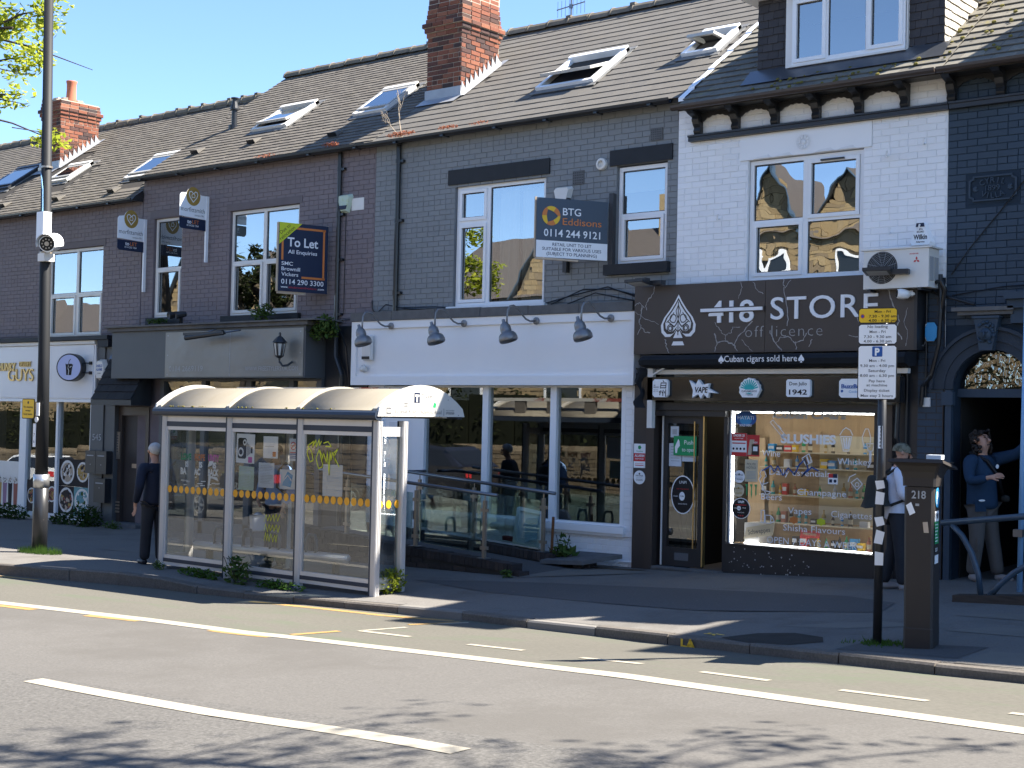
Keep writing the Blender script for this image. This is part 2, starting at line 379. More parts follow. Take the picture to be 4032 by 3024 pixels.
M['line_white'] = mat('white_road_paint', (.335,.305,.245), .75, .3, var=.06, vs=3, fine=.08, fs=90, bump=.4, bs=90, dirt=(.22,.2,.17), dsc=5, damt=.65, dlo=.58, dhi=.74)
M['line_yellow'] = mat('yellow_road_paint', (.34,.21,.075), .8, .3, var=.08, vs=3, fine=.1, fs=90, bump=.4, bs=90, dirt=(.14,.125,.1), dsc=5, damt=.75, dlo=.5, dhi=.72)
M['soil'] = mat('gutter_dirt', (.09,.065,.045), .95, .1, var=.3, vs=14, bump=1, bs=30)
M['alu'] = mat('ribbed_aluminium', (.66,.64,.62), .36, .5, metal=.35, var=.06, vs=5, stretch=(1,1,.3))
M['navy_metal'] = mat('navy_strip', (.022,.032,.052), .45, .5)
M['shelter_roof'] = mat('cream_grp_roof', (.215,.192,.15), .6, .3, var=.08, vs=1.4, dirt=(.18,.145,.09), dsc=2.2, damt=.5, dlo=.52, dhi=.75, stretch=(1.5,.4,.4))
M['shelter_rib'] = mat('cream_roof_rib', (.42,.39,.33), .5, .4, var=.06, dirt=(.12,.10,.06), dsc=9, damt=.8, dlo=.62, dhi=.7)
M['plate_white'] = mat('white_end_plate', (.62,.60,.56), .4, .5, var=.03, vs=3, dirt=(.6,.57,.5), dsc=4, damt=.5, dlo=.55, dhi=.75)
M['orange_dot'] = mat('orange_vinyl', (.78,.36,.02), .45, .4, var=.06, vs=8)
M['vinyl_white'] = mat('white_vinyl', (.86,.87,.88), .5, .3)
M['ink'] = mat('black_print', (.012,.012,.014), .5, .3)
M['ink_grey'] = mat('grey_print', (.12,.12,.125), .6, .3)
M['ink_pale'] = mat('pale_grey_print', (.36,.37,.38), .6, .3)
M['ink_navy'] = mat('navy_print', (.012,.022,.055), .5, .35)
M['ink_orange'] = mat('orange_print', (.62,.20,.05), .5, .3)
M['ink_yellow'] = mat('yellow_print', (.80,.50,.03), .45, .3)
M['ink_gold'] = mat('gold_print', (.36,.23,.05), .45, .4)
M['ink_red'] = mat('red_print', (.55,.035,.04), .5, .3)
M['ink_green'] = mat('green_print', (.02,.30,.11), .5, .3)
M['ink_teal'] = mat('teal_print', (.03,.42,.42), .5, .3)
M['ink_blue'] = mat('blue_print', (.025,.10,.34), .5, .3)
M['ink_sky'] = mat('sky_blue_print', (.05,.30,.58), .5, .3)
M['ink_pink'] = mat('pink_print', (.62,.10,.40), .5, .3)
M['ink_lime'] = mat('lime_print', (.56,.62,.03), .5, .3)
M['graffiti'] = mat('yellow_marker', (.68,.70,.03), .5, .3)
M['paper'] = mat('weathered_paper', (.62,.66,.70), .8, .2, var=.08, vs=9)
M['paper_green'] = mat('faded_map_paper', (.50,.60,.50), .8, .2, var=.1, vs=12, dirt=(.45,.55,.2), dsc=9, damt=.7, dlo=.55, dhi=.65)
M['gold_metal'] = mat('gold_letters', (.62,.44,.18), .3, .5, metal=.8)
M['store_sign'] = mat('dark_brown_sign', (.05,.04,.036), .36, .5, var=.2, vs=.9)
M['letter'] = mat('white_letters', (.80,.81,.83), .35, .5, var=.04, vs=6)
M['crack'] = mat('pale_crack_print', (.40,.39,.39), .5, .3, var=.2, vs=9)
M['letter_grey'] = mat('grey_letters', (.36,.35,.34), .5, .3)
M['canvas'] = mat('black_awning_cloth', (.016,.019,.024), .85, .2, var=.1, vs=3)
M['gloss_black'] = mat('gloss_black_panel', (.012,.014,.017), .12, .6)
M['ply'] = mat('warm_plywood', (.44,.30,.165), .6, .3, var=.14, vs=3, stretch=(5,5,.5), fine=.08, fs=20)
M['ply_pale'] = mat('pale_board', (.60,.52,.36), .7, .3, var=.08, vs=3)
M['led'] = mat('led_strip', (.95,.98,1), emis=5)
M['glow_warm'] = mat('added_warm_glow', (1,.86,.66), emis=.9)  # unseen glow added to brighten the store display
M['galv'] = mat('brushed_steel', (.42,.36,.29), .35, .5, metal=.7, var=.06, vs=5)
M['steel_dark'] = mat('grey_tube', (.16,.17,.19), .3, .5, metal=.7)
M['pewter'] = mat('pewter_lamp', (.23,.23,.235), .42, .5, metal=.6, var=.15, vs=14, bump=.2)
M['meter'] = mat('dark_brown_casting', (.030,.025,.023), .55, .4, var=.06, vs=4, bump=.15, bs=200)
M['post_black'] = mat('worn_black_paint', (.022,.023,.026), .35, .5, var=.1, vs=5, dirt=(.17,.14,.12), dsc=9, damt=.7, dlo=.66, dhi=.74)
M['wood_old'] = mat('weathered_timber', (.07,.055,.045), .9, .15, var=.3, vs=5, stretch=(1,4,9), bump=.6, bs=20)
M['wood_pale'] = mat('sawn_timber', (.50,.40,.30), .8, .2, var=.1, vs=6)
M['blue_rail'] = mat('blue_grey_paint', (.045,.075,.11), .35, .5, var=.1, vs=5)
M['pale_blue'] = mat('pale_blue_paint', (.22,.42,.66), .4, .4)
M['terracotta'] = mat('terracotta', (.42,.15,.09), .8, .2, var=.1, vs=5, bump=.2)
M['foliage'] = leafmat('dark_leaf', [(.025,.05,.018),(.045,.085,.025),(.06,.10,.03)], .3)
M['weed'] = leafmat('weed_leaf', [(.05,.10,.03),(.09,.15,.04),(.12,.17,.05)], .35)
M['grass'] = leafmat('grass_blade', [(.05,.11,.02),(.08,.16,.03),(.10,.17,.05)], .3)
M['spring_leaf'] = leafmat('spring_leaf', [(.20,.26,.03),(.30,.36,.04),(.40,.44,.05),(.46,.48,.08)], .55)
M['hedge'] = leafmat('hedge_leaf', [(0.015,0.0206,0.0094),(0.0294,0.0369,0.0163),(0.0433,0.0508,0.0208)], .3)
M['sedum'] = leafmat('red_stonecrop', [(.34,.10,.06),(.42,.17,.10),(.30,.12,.06)], .2)
M['moss'] = mat('moss', (.16,.14,.04), .95, .1, var=.3, vs=30, bump=1, bs=60)
M['bark'] = mat('bark', (.05,.042,.035), .95, .1, var=.3, vs=8, bump=1, bs=20)
M['stone'] = ramp_mat('sandstone', [(0.24,0.176,0.096),(0.304,0.224,0.12),(0.336,0.256,0.144),(0.264,0.2,0.12),(0.208,0.16,0.104)], fine=.15, bump=.6, bs=25)
M['stone_wall'] = ramp_mat('weathered_sandstone', [(0.1146,0.0867,0.056),(0.151,0.1175,0.0756),(0.1754,0.1391,0.0917),(0.1274,0.1051,0.0744)], fine=.2, bump=.7, bs=25)
M['stone_joint'] = mat('stone_joint', (.16,.13,.09), .95, .1)
M['skin'] = mat('skin', (.48,.27,.19), .55, .35, var=.05, vs=12)
M['hair_grey'] = mat('grey_hair', (.50,.49,.47), .8, .2, var=.15, vs=60, bump=.6, bs=90)
M['hair_dark'] = mat('dark_hair', (.022,.016,.013), .6, .3, var=.2, vs=60, bump=1, bs=60)
M['cloth_navy'] = mat('navy_cloth', (.012,.017,.034), .75, .25, var=.15, vs=9, bump=.4, bs=14)
M['cloth_blue'] = mat('blue_work_cloth', (.020,.045,.085), .85, .2, var=.12, vs=9, bump=.5, bs=12)
M['cloth_char'] = mat('charcoal_cloth', (.028,.030,.036), .85, .2, var=.12, vs=9, bump=.5, bs=12)
M['cloth_grey'] = mat('grey_brown_cloth', (.105,.095,.088), .9, .15, var=.1, vs=8, bump=.6, bs=10)
M['cloth_white'] = mat('white_cotton', (.62,.66,.76), .9, .15, bump=.4, bs=12)
M['cloth_sky'] = mat('light_blue_cotton', (.20,.34,.62), .9, .15, bump=.4, bs=12)
M['bag'] = mat('dark_nylon', (.032,.033,.030), .8, .25, var=.15, vs=9, bump=.6, bs=14)
M['camo'] = ramp_mat('camouflage', [(.06,.06,.04),(.16,.15,.11),(.035,.035,.028)], island=False, ndirt=((.20,.19,.14),14,.48,.52,.9))
M['shoe'] = mat('shoe_black', (.015,.016,.022), .5, .4)
M['trainer'] = mat('grey_trainer', (.30,.27,.26), .7, .3, var=.1, vs=20)
M['car_white'] = mat('white_car_paint', (.75,.76,.77), .2, .5, coat=1)
M['car_dark'] = mat('dark_car_paint', (.018,.018,.022), .2, .5, coat=1)
M['tyre'] = mat('tyre', (.02,.02,.02), .8, .3)
M['car_glass'] = mat('car_glass', (.015,.017,.02), .05, .6)
M['alloy'] = mat('alloy_wheel', (.5,.5,.5), .3, .5, metal=.8)
# ------------------------------------------------------------------ the ground
def interp(x, X, Y):
    if x <= X[0]: return Y[0]
    for i in range(1, len(X)):
        if x <= X[i]: return Y[i-1] + (Y[i]-Y[i-1])*(x-X[i-1])/(X[i]-X[i-1])
    return Y[-1]
GX = [-80,-60,-40,-27,-23,-11.1,-9.1,-7.5,-6.1,-3,5,30]; GZ = [-2.2,-1.65,-1.05,-.59,-.55,-.38,-.30,-.22,-.12,.03,.4,1.6]
RX = [-80,-15.8,-14.2,-9,-7,-5,30]; RZ = [.05,.05,-.035,-.035,-.015,0,0]
KX = [-80,-40,-22,-18.2,-17,-16.2,-15.5,-14.5,-13.7,-12.6,-12,-11.27,-10.3,-9.28,-8.27,-7.2,-6.16,-5.25,-4.4,-3.67,0,10,30]
KY = [-9,-7,-5.7,-5.32,-5.1,-5.0,-4.84,-4.86,-4.8,-4.68,-4.62,-4.53,-4.54,-4.70,-4.88,-5.15,-5.5,-5.67,-5.82,-5.9,-6.3,-7.2,-9]
EX = [-80,-40,-20,-15,-12.68,-10.64,-9.04,-7.57,-5.79,-4.54,-3.42,-2.95,0,10,30]; EY = [-12,-9.6,-7.7,-7.2,-6.93,-6.82,-6.87,-6.99,-7.38,-7.6,-7.78,-7.86,-8.2,-9,-11]
def gz(x): return interp(x, GX, GZ)
def pav(x, y): return gz(x) + .025*y + interp(x, RX, RZ)*min(1, max(0, (-y-3.3)/1.2))
def road(x, y): return gz(x) - .235 + interp(y, [-18.5,-15,-13.5,-9.5,-5], [.1,.1,0,.07,0])
def kerb_y(x): return interp(x, KX, KY)
def edge_y(x): return interp(x, EX, EY)
FAR_K = -15.0
def struct(o): o['kind'] = 'structure'; return o

b = MB(); b.add([(-500,-500,-4),(500,-500,-4),(500,500,-4),(-500,500,-4)], [(0,1,2,3)])
struct(b.build('ground', M['patch_dark']))
xs = [-80+i*2 for i in range(20)] + [-40+i*.5 for i in range(110)] + [15+i*1.5 for i in range(11)]
b = MB(); rows = []
for x in xs:
    k = kerb_y(x); e = edge_y(x); c = -9.85
    e = max(e, c+.3)
    ys = [k+.02]+[k+(e-k)*t/4 for t in range(1,5)]+[e+(c-e)*t/4 for t in range(1,5)]+[c+(FAR_K-c)*t/5 for t in range(1,6)]
    rows.append([(x, y, road(x, y)) for y in ys])
nr = len(rows[0]); V = [p for r in rows for p in r]; F = []; mm = []
for i in range(len(rows)-1):
    for j in range(nr-1):
        F.append((i*nr+j, i*nr+j+1, (i+1)*nr+j+1, (i+1)*nr+j)); mm.append(2 if j < 4 else 0 if j < 8 else 1)
b.v = V; b.f = F; b.m = mm
ROAD = struct(b.build('road', [M['asphalt'], M['asphalt2'], M['green_lane']], smooth=True))
b = MB(); rows = []
for x in xs:
    k = kerb_y(x)+.13
    rows.append([(x, y, pav(x, y)) for y in [k]+[k+(.0-k)*t/8 for t in range(1,9)]+[3]])
nr = len(rows[0]); b.v = [p for r in rows for p in r]
for i in range(len(rows)-1):
    for j in range(nr-1): b.f.append((i*nr+j, (i+1)*nr+j, (i+1)*nr+j+1, i*nr+j+1)); b.m.append(0)
for f in b.f: f.reverse() if isinstance(f, list) else None
b.f = [tuple(reversed(f)) for f in b.f]
PAVE = struct(b.build('pavement', M['pavement'], smooth=True))
b = MB(); rows = [[(x, y, road(x, FAR_K)+.12) for y in (FAR_K-.02, -18.6)] for x in xs]
b.v = [p for r in rows for p in r]
for i in range(len(rows)-1): b.f.append((2*i, 2*i+1, 2*i+3, 2*i+2)); b.m.append(0)
for x0, x1 in zip(xs, xs[1:]):
    b.add([(x0,FAR_K,road(x0,FAR_K)-.1),(x1,FAR_K,road(x1,FAR_K)-.1),(x1,FAR_K,road(x1,FAR_K)+.12),(x0,FAR_K,road(x0,FAR_K)+.12)], [(0,3,2,1)])
struct(b.build('far_pavement', M['pavement']))
# kerb of single stones
KERB = struct(MB().add([(-40,kerb_y(-40)+.02,pav(-40,kerb_y(-40))-.3),(-24,kerb_y(-24)+.02,pav(-24,kerb_y(-24))-.3),(-24,kerb_y(-24)+.13,pav(-24,kerb_y(-24))),(-40,kerb_y(-40)+.13,pav(-40,kerb_y(-40)))], [(0,1,2,3)]).build('kerb', M['kerb']))
KJ = [-24.0+.92*i for i in range(7)]+[-17.6,-16.87,-15.96,-15.27,-14.42,-13.6,-12.8,-12.01,-11.23,-10.24,-9.2,-8.2,-7.19,-6.13,-5.22,-4.35,-3.45,-2.55,-1.6,-.7,.2,1.1,2.0]
for i, (a, c) in enumerate(zip(KJ, KJ[1:])):
    pale = a in (-11.23, -9.2)
    a += .006; c -= .006; dz = rnd.uniform(-.006, .006); dy = rnd.uniform(-.008, .008); bv = .018
    b = MB(); V = []
    for x in (a, c):
        y = kerb_y(x)+dy; z = pav(x, kerb_y(x))+.004+dz
        V += [(x,y+.15,z-.34),(x,y,z-.34),(x,y,z-bv),(x,y+bv,z),(x,y+.15,z)]
    b.add(V, [(0,1,2,3,4),(9,8,7,6,5)]+[(j,j+5,(j+1) % 5+5,(j+1) % 5) for j in range(5)])
    b.build('kerb_stone', M['kerb_pale'] if pale else M['kerb'], KERB)
# paint on the road: thin sheets lying 4 mm above it
def sheet(name, pts, m, f=road, parent=None, dz=.004, sub=1):
    b = MB()
    b.add([(x, y, f(x, y)+dz) for x, y in pts], [tuple(range(len(pts)))])
    return b.build(name, m, parent if parent is not None else ROAD)
def band(name, line, w, m, dz=.004, f=road, parent=None):
    b = MB(); V = []
    for i, (x, y) in enumerate(line):
        p = line[max(i-1, 0)]; q = line[min(i+1, len(line)-1)]
        d = Vector((q[0]-p[0], q[1]-p[1])).normalized(); nx, ny = -d.y*w/2, d.x*w/2
        V += [(x+nx, y+ny, f(x+nx, y+ny)+dz), (x-nx, y-ny, f(x-nx, y-ny)+dz)]
    b.add(V, [(2*i, 2*i+1, 2*i+3, 2*i+2) for i in range(len(line)-1)])
    b.f = [tuple(reversed(f)) for f in b.f]
    return b.build(name, m, parent if parent is not None else ROAD)
def seg(a, c, n=8): return [(a[0]+(c[0]-a[0])*t/n, a[1]+(c[1]-a[1])*t/n) for t in range(n+1)]
band('edge_line', [(x/4, edge_y(x/4)) for x in range(-120, 20)], .21, M['line_white'])
band('centre_line', seg((-9.94,-9.99),(-5.26,-10.25)), .17, M['line_white'])
band('centre_line', seg((-18.5,-9.6),(-13.0,-9.85)), .17, M['line_white'])
band('centre_line', seg((-2.2,-10.42),(3,-10.7)), .17, M['line_white'])
for a, c in (((-14.9,-7.38),(-14.2,-7.30)), ((-13.37,-7.18),(-12.61,-7.05)), ((-11.5,-6.98),(-10.65,-6.93))):
    band('bus_stop_line', seg(a, c, 3), .13, M['line_yellow'], .003)
band('bus_stop_line', seg((-10.63,-6.68),(-10.50,-6.15), 3), .11, M['line_yellow'])
band('bus_stop_line', seg((-10.38,-5.25),(-10.12,-4.72), 3), .10, M['line_yellow'])
band('bus_stop_line', seg((-13.3,-4.93),(-12.4,-4.84),3)+seg((-12.2,-4.82),(-10.25,-4.70),4), .11, M['line_yellow'])
band('bus_stop_line', seg((-24,-5.98),(-17.2,-5.36),6), .11, M['line_yellow'])
band('bay_line', seg((-10.22,-5.45),(-10.35,-6.0), 2), .08, M['line_white'])
band('bay_line', seg((-10.36,-6.0),(-9.6,-6.06), 2), .08, M['line_white'])
band('bay_line', seg((-10.2,-5.0),(-10.0,-4.72), 2), .07, M['line_white'])
for a, c in (((-8.73,-6.19),(-8.0,-6.27)), ((-7.24,-6.43),(-6.52,-6.57)), ((-5.84,-6.76),(-5.18,-6.88)), ((-4.55,-7.0),(-3.86,-7.11)), ((-3.25,-7.27),(-2.5,-7.35))):
    band('bay_dash', seg(a, c, 2), .075, M['line_white'])
# repairs in the pavement
def ppatch(name, pts, m, dz=.004): return sheet(name, pts, m, pav, PAVE, dz)
ppatch('paving_patch', [(-11.2,-2.15),(-9.1,-1.85),(-7.0,-1.9),(-6.2,-2.4),(-6.0,-3.2),(-7.9,-3.55),(-9.4,-3.42),(-11.0,-3.25),(-12.6,-2.85)], M['patch_dark'])
ppatch('paving_patch', [(-13.2,-3.25),(-11.9,-2.95),(-11.9,-3.65)], M['patch_pale'])
ppatch('paving_patch', [(-6.5,-4.35),(-6.1,-4.05),(-5.7,-3.75),(-5.25,-3.9),(-5.8,-4.3)], M['patch_pale'])
ppatch('paving_patch', [(-6.6,-5.2),(-6.42,-4.85),(-6.1,-4.75),(-5.75,-4.9),(-5.62,-5.15),(-5.8,-5.42),(-6.2,-5.42)], M['dark_mortar'])
ppatch('paving_patch', [(-5.35,-5.48),(-5.3,-5.0),(-4.3,-4.85),(-4.3,-5.5)], M['patch_dark'])
ppatch('paving_patch', [(-4.25,-5.7),(-4.2,-5.05),(-3.2,-5.0),(-3.2,-5.75)], M['patch_pale'])
ppatch('paving_patch', [(-5.3,-3.1),(-4.9,-2.75),(-3.5,-2.85),(-3.6,-3.3)], M['patch_pale'])
ppatch('paving_patch', [(-5.0,-4.1),(-4.7,-3.7),(-3.0,-3.8),(-3.1,-4.3)], M['patch_pale'])
ppatch('paving_patch', [(-19.5,-2.9),(-18.6,-2.7),(-17.0,-2.75),(-17.6,-2.95)], M['patch_pale'])
ppatch('paving_patch', [(-11.7,-1.9),(-10.4,-.5),(-11.0,-.3),(-12.1,-.6),(-12.4,-1.7)], M['patch_pale'])
ppatch('fallen_leaf_litter', [(-12.2,-.95),(-11.0,-.75),(-10.7,-.25),(-11.6,-.35),(-12.3,-.75)], M['soil'], .007)
b = MB()                                                             # chewing gum and scraps trodden into the asphalt
for i in range(170):
    x = rnd.uniform(-16, -2.5); y = rnd.uniform(kerb_y(x)+.2, -.4); r = rnd.uniform(.006, .022)
    z = pav(x, y)+.008; a0 = rnd.random()*6
    b.add([(x+r*math.cos(a0+k*1.05)*rnd.uniform(.7,1.2), y+r*math.sin(a0+k*1.05)*rnd.uniform(.6,1.1), z) for k in range(6)], [tuple(range(6))])
b.build('trodden_gum', M['patch_pale'], PAVE, kind='stuff')
def spray(name, x, y):
    b = MB()
    for q in (((-.09,-.03),(-.01,.0)),((-.01,.0),(.02,-.05)),((.0,.03),(.08,.02)),((-.07,.04),(-.07,-.02))):
        b.strip(q, .025, (x, y, pav(x,y)+.008), (1,0,0), (0,1,.02), (0,0,0))
    return b.build(name, M['ink_yellow'], PAVE)
spray('spray_mark', -6.75, -5.05); 
b = MB(); kx = -6.9
for q in (((-.08,.03),(-.08,-.03)),((-.08,-.03),(-.02,-.03)),((.0,-.03),(.03,.04)),((.03,.04),(.08,-.03)),((.0,-.01),(.07,-.01))):
    b.strip(q, .028, (kx, kerb_y(kx)-.014, pav(kx,kerb_y(kx))-.06), (1,-.3,0), (0,0,1), (0,-.003,0))
b.build('spray_mark', M['ink_yellow'], KERB)
# ------------------------------------------------------------------ building blocks for the terrace
PA = math.atan(.729); CP, SP = math.cos(PA), math.sin(PA)
def cells(x0, x1, z0, z1, ops):
    xs = sorted({x0, x1} | {min(max(v, x0), x1) for o in ops for v in o[:2]}); out = []
    for a, c in zip(xs, xs[1:]):
        if c-a < 1e-5: continue
        mid = (a+c)/2; zs = [(max(o[2], z0), min(o[3], z1)) for o in ops if o[0] < mid < o[1]]
        zs = sorted(z for z in zs if z[1] > z[0]); cur = z0
        for p, q in zs:
            if p > cur+1e-5: out.append((a, c, cur, p))
            cur = max(cur, q)
        if cur < z1-1e-5: out.append((a, c, cur, z1))
    return out
def brickwall(house, name, x0, x1, z0, z1, y, ops, mb, mm, bl=.236, bh=.0806, skip=(), nind=300, thick=.22, budget=None):
    """wall slab with recessed joints and single bricks standing 7 mm proud of it"""
    w = MB()
    for a, c, p, q in cells(x0, x1, z0, z1, ops): w.box(a, c, y+.005, y+thick, p, q)
    wall = w.build(name, mm, house)
    return wall, bricks(wall, x0, x1, z0, z1, y, ops, mb, bl, bh, skip, nind)
_bm = {}
def brick_mesh(bl, bh, d, m):
    k = (round(bl,4), round(bh,4), d, m.name)
    if k not in _bm:
        me = bpy.data.meshes.new('brick'); x, z, c = bl/2, bh/2, .003
        V = [(-x,0,-z),(x,0,-z),(x,0,z),(-x,0,z),(-x+c,-d,-z+c),(x-c,-d,-z+c),(x-c,-d,z-c),(-x+c,-d,z-c)]
        me.from_pydata(V, [], [(4,5,6,7),(0,1,5,4),(1,2,6,5),(2,3,7,6),(3,0,4,7)]); me.materials.append(m); _bm[k] = me
    return _bm[k]
def bricks(wall, x0, x1, z0, z1, y, ops, mb, bl, bh, skip=(), nind=300, j=.0065, d=.008, frame=None):
    """frame: function (s, out, z) -> world for walls that do not face the street"""
    full = []; part = []; r = 0; z = z0
    while z+bh*.5 < z1:
        zt = min(z+bh, z1); x = x0 - (bl/2 if r % 2 else 0) + rnd.uniform(-.006, .006)
        if r % 5 == 4: step = bl/2
        else: step = bl
        while x < x1:
            a, c = max(x, x0), min(x+step, x1); x += step
            if c-a < .03: continue
            segs = [(a, c)]
            for o in list(ops)+list(skip):
                if o[3] <= z+bh*.35 or o[2] >= zt-bh*.35: continue
                ns = []
                for p, q in segs:
                    if o[1] <= p or o[0] >= q: ns.append((p, q)); continue
                    if o[0] > p+.03: ns.append((p, o[0]))
                    if o[1] < q-.03: ns.append((o[1], q))
                segs = ns
            for p, q in segs:
                rec = (p+j/2, q-j/2, z+j/2, zt-j/2)
                if q-p > bl-.002 and zt-z > bh-.002: full.append(rec)
                else: part.append(rec)
        z += bh; r += 1
    def W(s, o, zz): return Vector((s, y-o, zz)) if frame is None else Vector(frame(s, o, zz))
    vis = [f for f in full if visible(W((f[0]+f[1])/2, 0, (f[2]+f[3])/2), -.003)]
    vis.sort(key=lambda f: dist(W((f[0]+f[1])/2, 0, (f[2]+f[3])/2)))
    ind = vis[:nind]; ids = set(map(id, ind))
    me = brick_mesh(bl-j, bh-j, d, mb)
    A = W(1, 0, 0)-W(0, 0, 0); O = W(0, 1, 0)-W(0, 0, 0)
    R = Matrix(((A.x,-O.x,0,0),(A.y,-O.y,0,0),(A.z,-O.z,1,0),(0,0,0,1)))
    for f in ind:
        inst('brick', me, Matrix.Translation(W((f[0]+f[1])/2, -.005+rnd.uniform(-.0015,.0015), (f[2]+f[3])/2)) @ R, wall)
    st = MB()
    for f in part+[f for f in full if id(f) not in ids]:
        p, q, c, e = f; dd = rnd.uniform(-.0015, .0015); k = .003
        st.add([W(p,-.005,c),W(q,-.005,c),W(q,-.005,e),W(p,-.005,e),W(p+k,.002+dd,c+k),W(q-k,.002+dd,c+k),W(q-k,.002+dd,e-k),W(p+k,.002+dd,e-k)],
               [(4,5,6,7),(0,1,5,4),(1,2,6,5),(2,3,7,6),(3,0,4,7)])
    if st.f: st.build('brickwork', mb, wall, kind='stuff')
    return len(ind)
_sm = {}
def slate_mesh(w, L, t, m):
    k = (w, L, t, m.name)
    if k not in _sm:
        me = bpy.data.meshes.new('slate'); x = w/2
        V = [(-x,0,0),(x,0,0),(x,L,0),(-x,L,0),(-x,0,t),(x,0,t),(x,L,t*.4),(-x,L,t*.4)]
        me.from_pydata(V, [], [(4,5,6,7),(0,1,5,4),(1,2,6,5),(3,0,4,7)]); me.materials.append(m); _sm[k] = me
    return _sm[k]
def slates(part, x0, x1, O, u, n, length, sw, ex, t, m, skip=(), nind=300, jitter=.006, ax=(1,0,0), name='slate', clip=None):
    """courses of slates from the eave point O up along u; n = surface normal; skip = (x0,x1,s0,s1) holes; clip(s, x) keeps a slate"""
    O = Vector(O); u = Vector(u); n = Vector(n); ax = Vector(ax); L = ex*1.35
    me = slate_mesh(sw-.005, L, t, m); th = math.atan2(t*1.05, ex)
    uu = u*math.cos(th) - n*math.sin(th); nn = n*math.cos(th) + u*math.sin(th)
    recs = []; st = MB(); r = 0; s = 0.0
    while s < length-.02:
        x = x0 - (sw/2 if r % 2 else 0) + rnd.uniform(-.01, .01)
        while x < x1-.01:
            a, c = max(x, x0), min(x+sw, x1); x += sw
            if c-a < .02: continue
            if any(o[0]-.01 < (a+c)/2 < o[1]+.01 and o[2]-.01 < s+ex*.5 < o[3]+.01 for o in skip): continue
            if clip and not clip(s+ex*.5, (a+c)/2): continue
            P = O + ax*((a+c)/2) + u*(s+rnd.uniform(-jitter, jitter)) + n*(t*1.05+rnd.uniform(0,.002))
            rot = rnd.uniform(-.012, .012)*(1 if jitter > .003 else .3)
            recs.append((P, c-a, rot))
        s += ex; r += 1
    full = [q for q in recs if q[1] > sw-.002 and visible(q[0], -.003)]
    full.sort(key=lambda q: dist(q[0])); ids = set()
    for q in full[:nind]:
        ids.add(id(q)); a = ax*math.cos(q[2]) + uu*math.sin(q[2]); e = uu*math.cos(q[2]) - ax*math.sin(q[2])
        inst(name, me, Matrix(((a.x,e.x,nn.x,q[0].x),(a.y,e.y,nn.y,q[0].y),(a.z,e.z,nn.z,q[0].z),(0,0,0,1))), part)
    for q in recs:
        if id(q) in ids: continue
        a = ax*math.cos(q[2]) + uu*math.sin(q[2]); e = uu*math.cos(q[2]) - ax*math.sin(q[2]); h = (q[1]-.005)/2
        P = q[0]; Q = [P-a*h, P+a*h, P+a*h+e*L, P-a*h+e*L]
        st.add(Q+[Q[0]+nn*t, Q[1]+nn*t, Q[2]+nn*t*.4, Q[3]+nn*t*.4], [(4,5,6,7),(0,1,5,4),(1,2,6,5),(3,0,4,7)])
    if st.f: st.build(name+'_courses', m, part, kind='stuff')
def ridge_tiles(part, x0, x1, y, z, L=.45, r=.12, m=None, nodes=True):
    k = int((x1-x0)/L)
    for i in range(k):
        a = x0+i*L; c = a+L-.012; dz = rnd.uniform(-.012, .012); bb = MB(); V = []
        for x, rr in ((a, r), (a+.05, r*1.12), (a+.055, r), (c, r*.97)):
            for t in range(7):
                th = math.pi*(t/6); V.append((x, y+math.cos(th)*rr*1.15, z-.09+dz+math.sin(th)*rr*1.2))
        F = [(p*7+q, p*7+q+1, p*7+q+8, p*7+q+7) for p in range(3) for q in range(6)]
        F += [tuple(range(7)), tuple(reversed(range(21, 28)))]
        bb.add(V, F)
        if rnd.random() < .3: bb.box(a-.03, a+.07, y-.1, y+.05, z+.02, z+.065)
        bb.build('ridge_tile', M['ridge'], part)
def window(house, x0, x1, z0, z1, cs, y=.05, fw=.055, mats=('upvc','pane'), mull=(), sill=None, handle=True, roomy=True):
    """uPVC window: outer frame, posts, casements, panes; cs = (x0,x1,z0,z1,opening)"""
    f = MB(); d = .07; U = M[mats[0]]
    f.box(x0,x1,y,y+d,z1-fw,z1); f.box(x0,x1,y,y+d,z0,z0+fw); f.box(x0,x0+fw,y,y+d,z0+fw,z1-fw); f.box(x1-fw,x1,y,y+d,z0+fw,z1-fw)
    for a, c, p, q in mull: f.box(a,c,y+.002,y+d-.002,p,q)
    fo = f.build('window', U, house)
    for a, c, p, q, op in cs:
        g = 0
        if op:
            s = MB(); e = .048
            s.box(a,c,y-.018,y+d-.01,q-e,q); s.box(a,c,y-.018,y+d-.01,p,p+e); s.box(a,a+e,y-.018,y+d-.01,p+e,q-e); s.box(c-e,c,y-.018,y+d-.01,p+e,q-e)
            s.build('casement', U, fo); g = e
            if handle:
                h = MB(); mx = (a+c)/2; h.box(mx-.10,mx+.10,y-.03,y-.0185,q-.032,q-.018); h.build('trickle_vent', M['upvc_dirty'], fo)
        pn = MB(); pn.quad((a+g,y+.03,p+g),(c-g,y+.03,p+g),(c-g,y+.03,q-g),(a+g,y+.03,q-g))
        pn.build('pane', M[op[1]] if isinstance(op, tuple) else M[mats[1]], fo)
        b = MB(); t = .012                                            # dark rubber seal round the glass
        b.box(a+g,c-g,y+.022,y+.029,q-g-t,q-g); b.box(a+g,c-g,y+.022,y+.029,p+g,p+g+t); b.box(a+g,a+g+t,y+.022,y+.029,p+g+t,q-g-t); b.box(c-g-t,c-g,y+.022,y+.029,p+g+t,q-g-t)
        b.build('seal', M['gutter'], fo)
    if sill:
        s = MB(); s.box(x0-sill[0], x1+sill[0], y-.13, y+.05, z0-sill[1], z0-.003); s.build('sill', M[sill[2]], fo)
    return fo
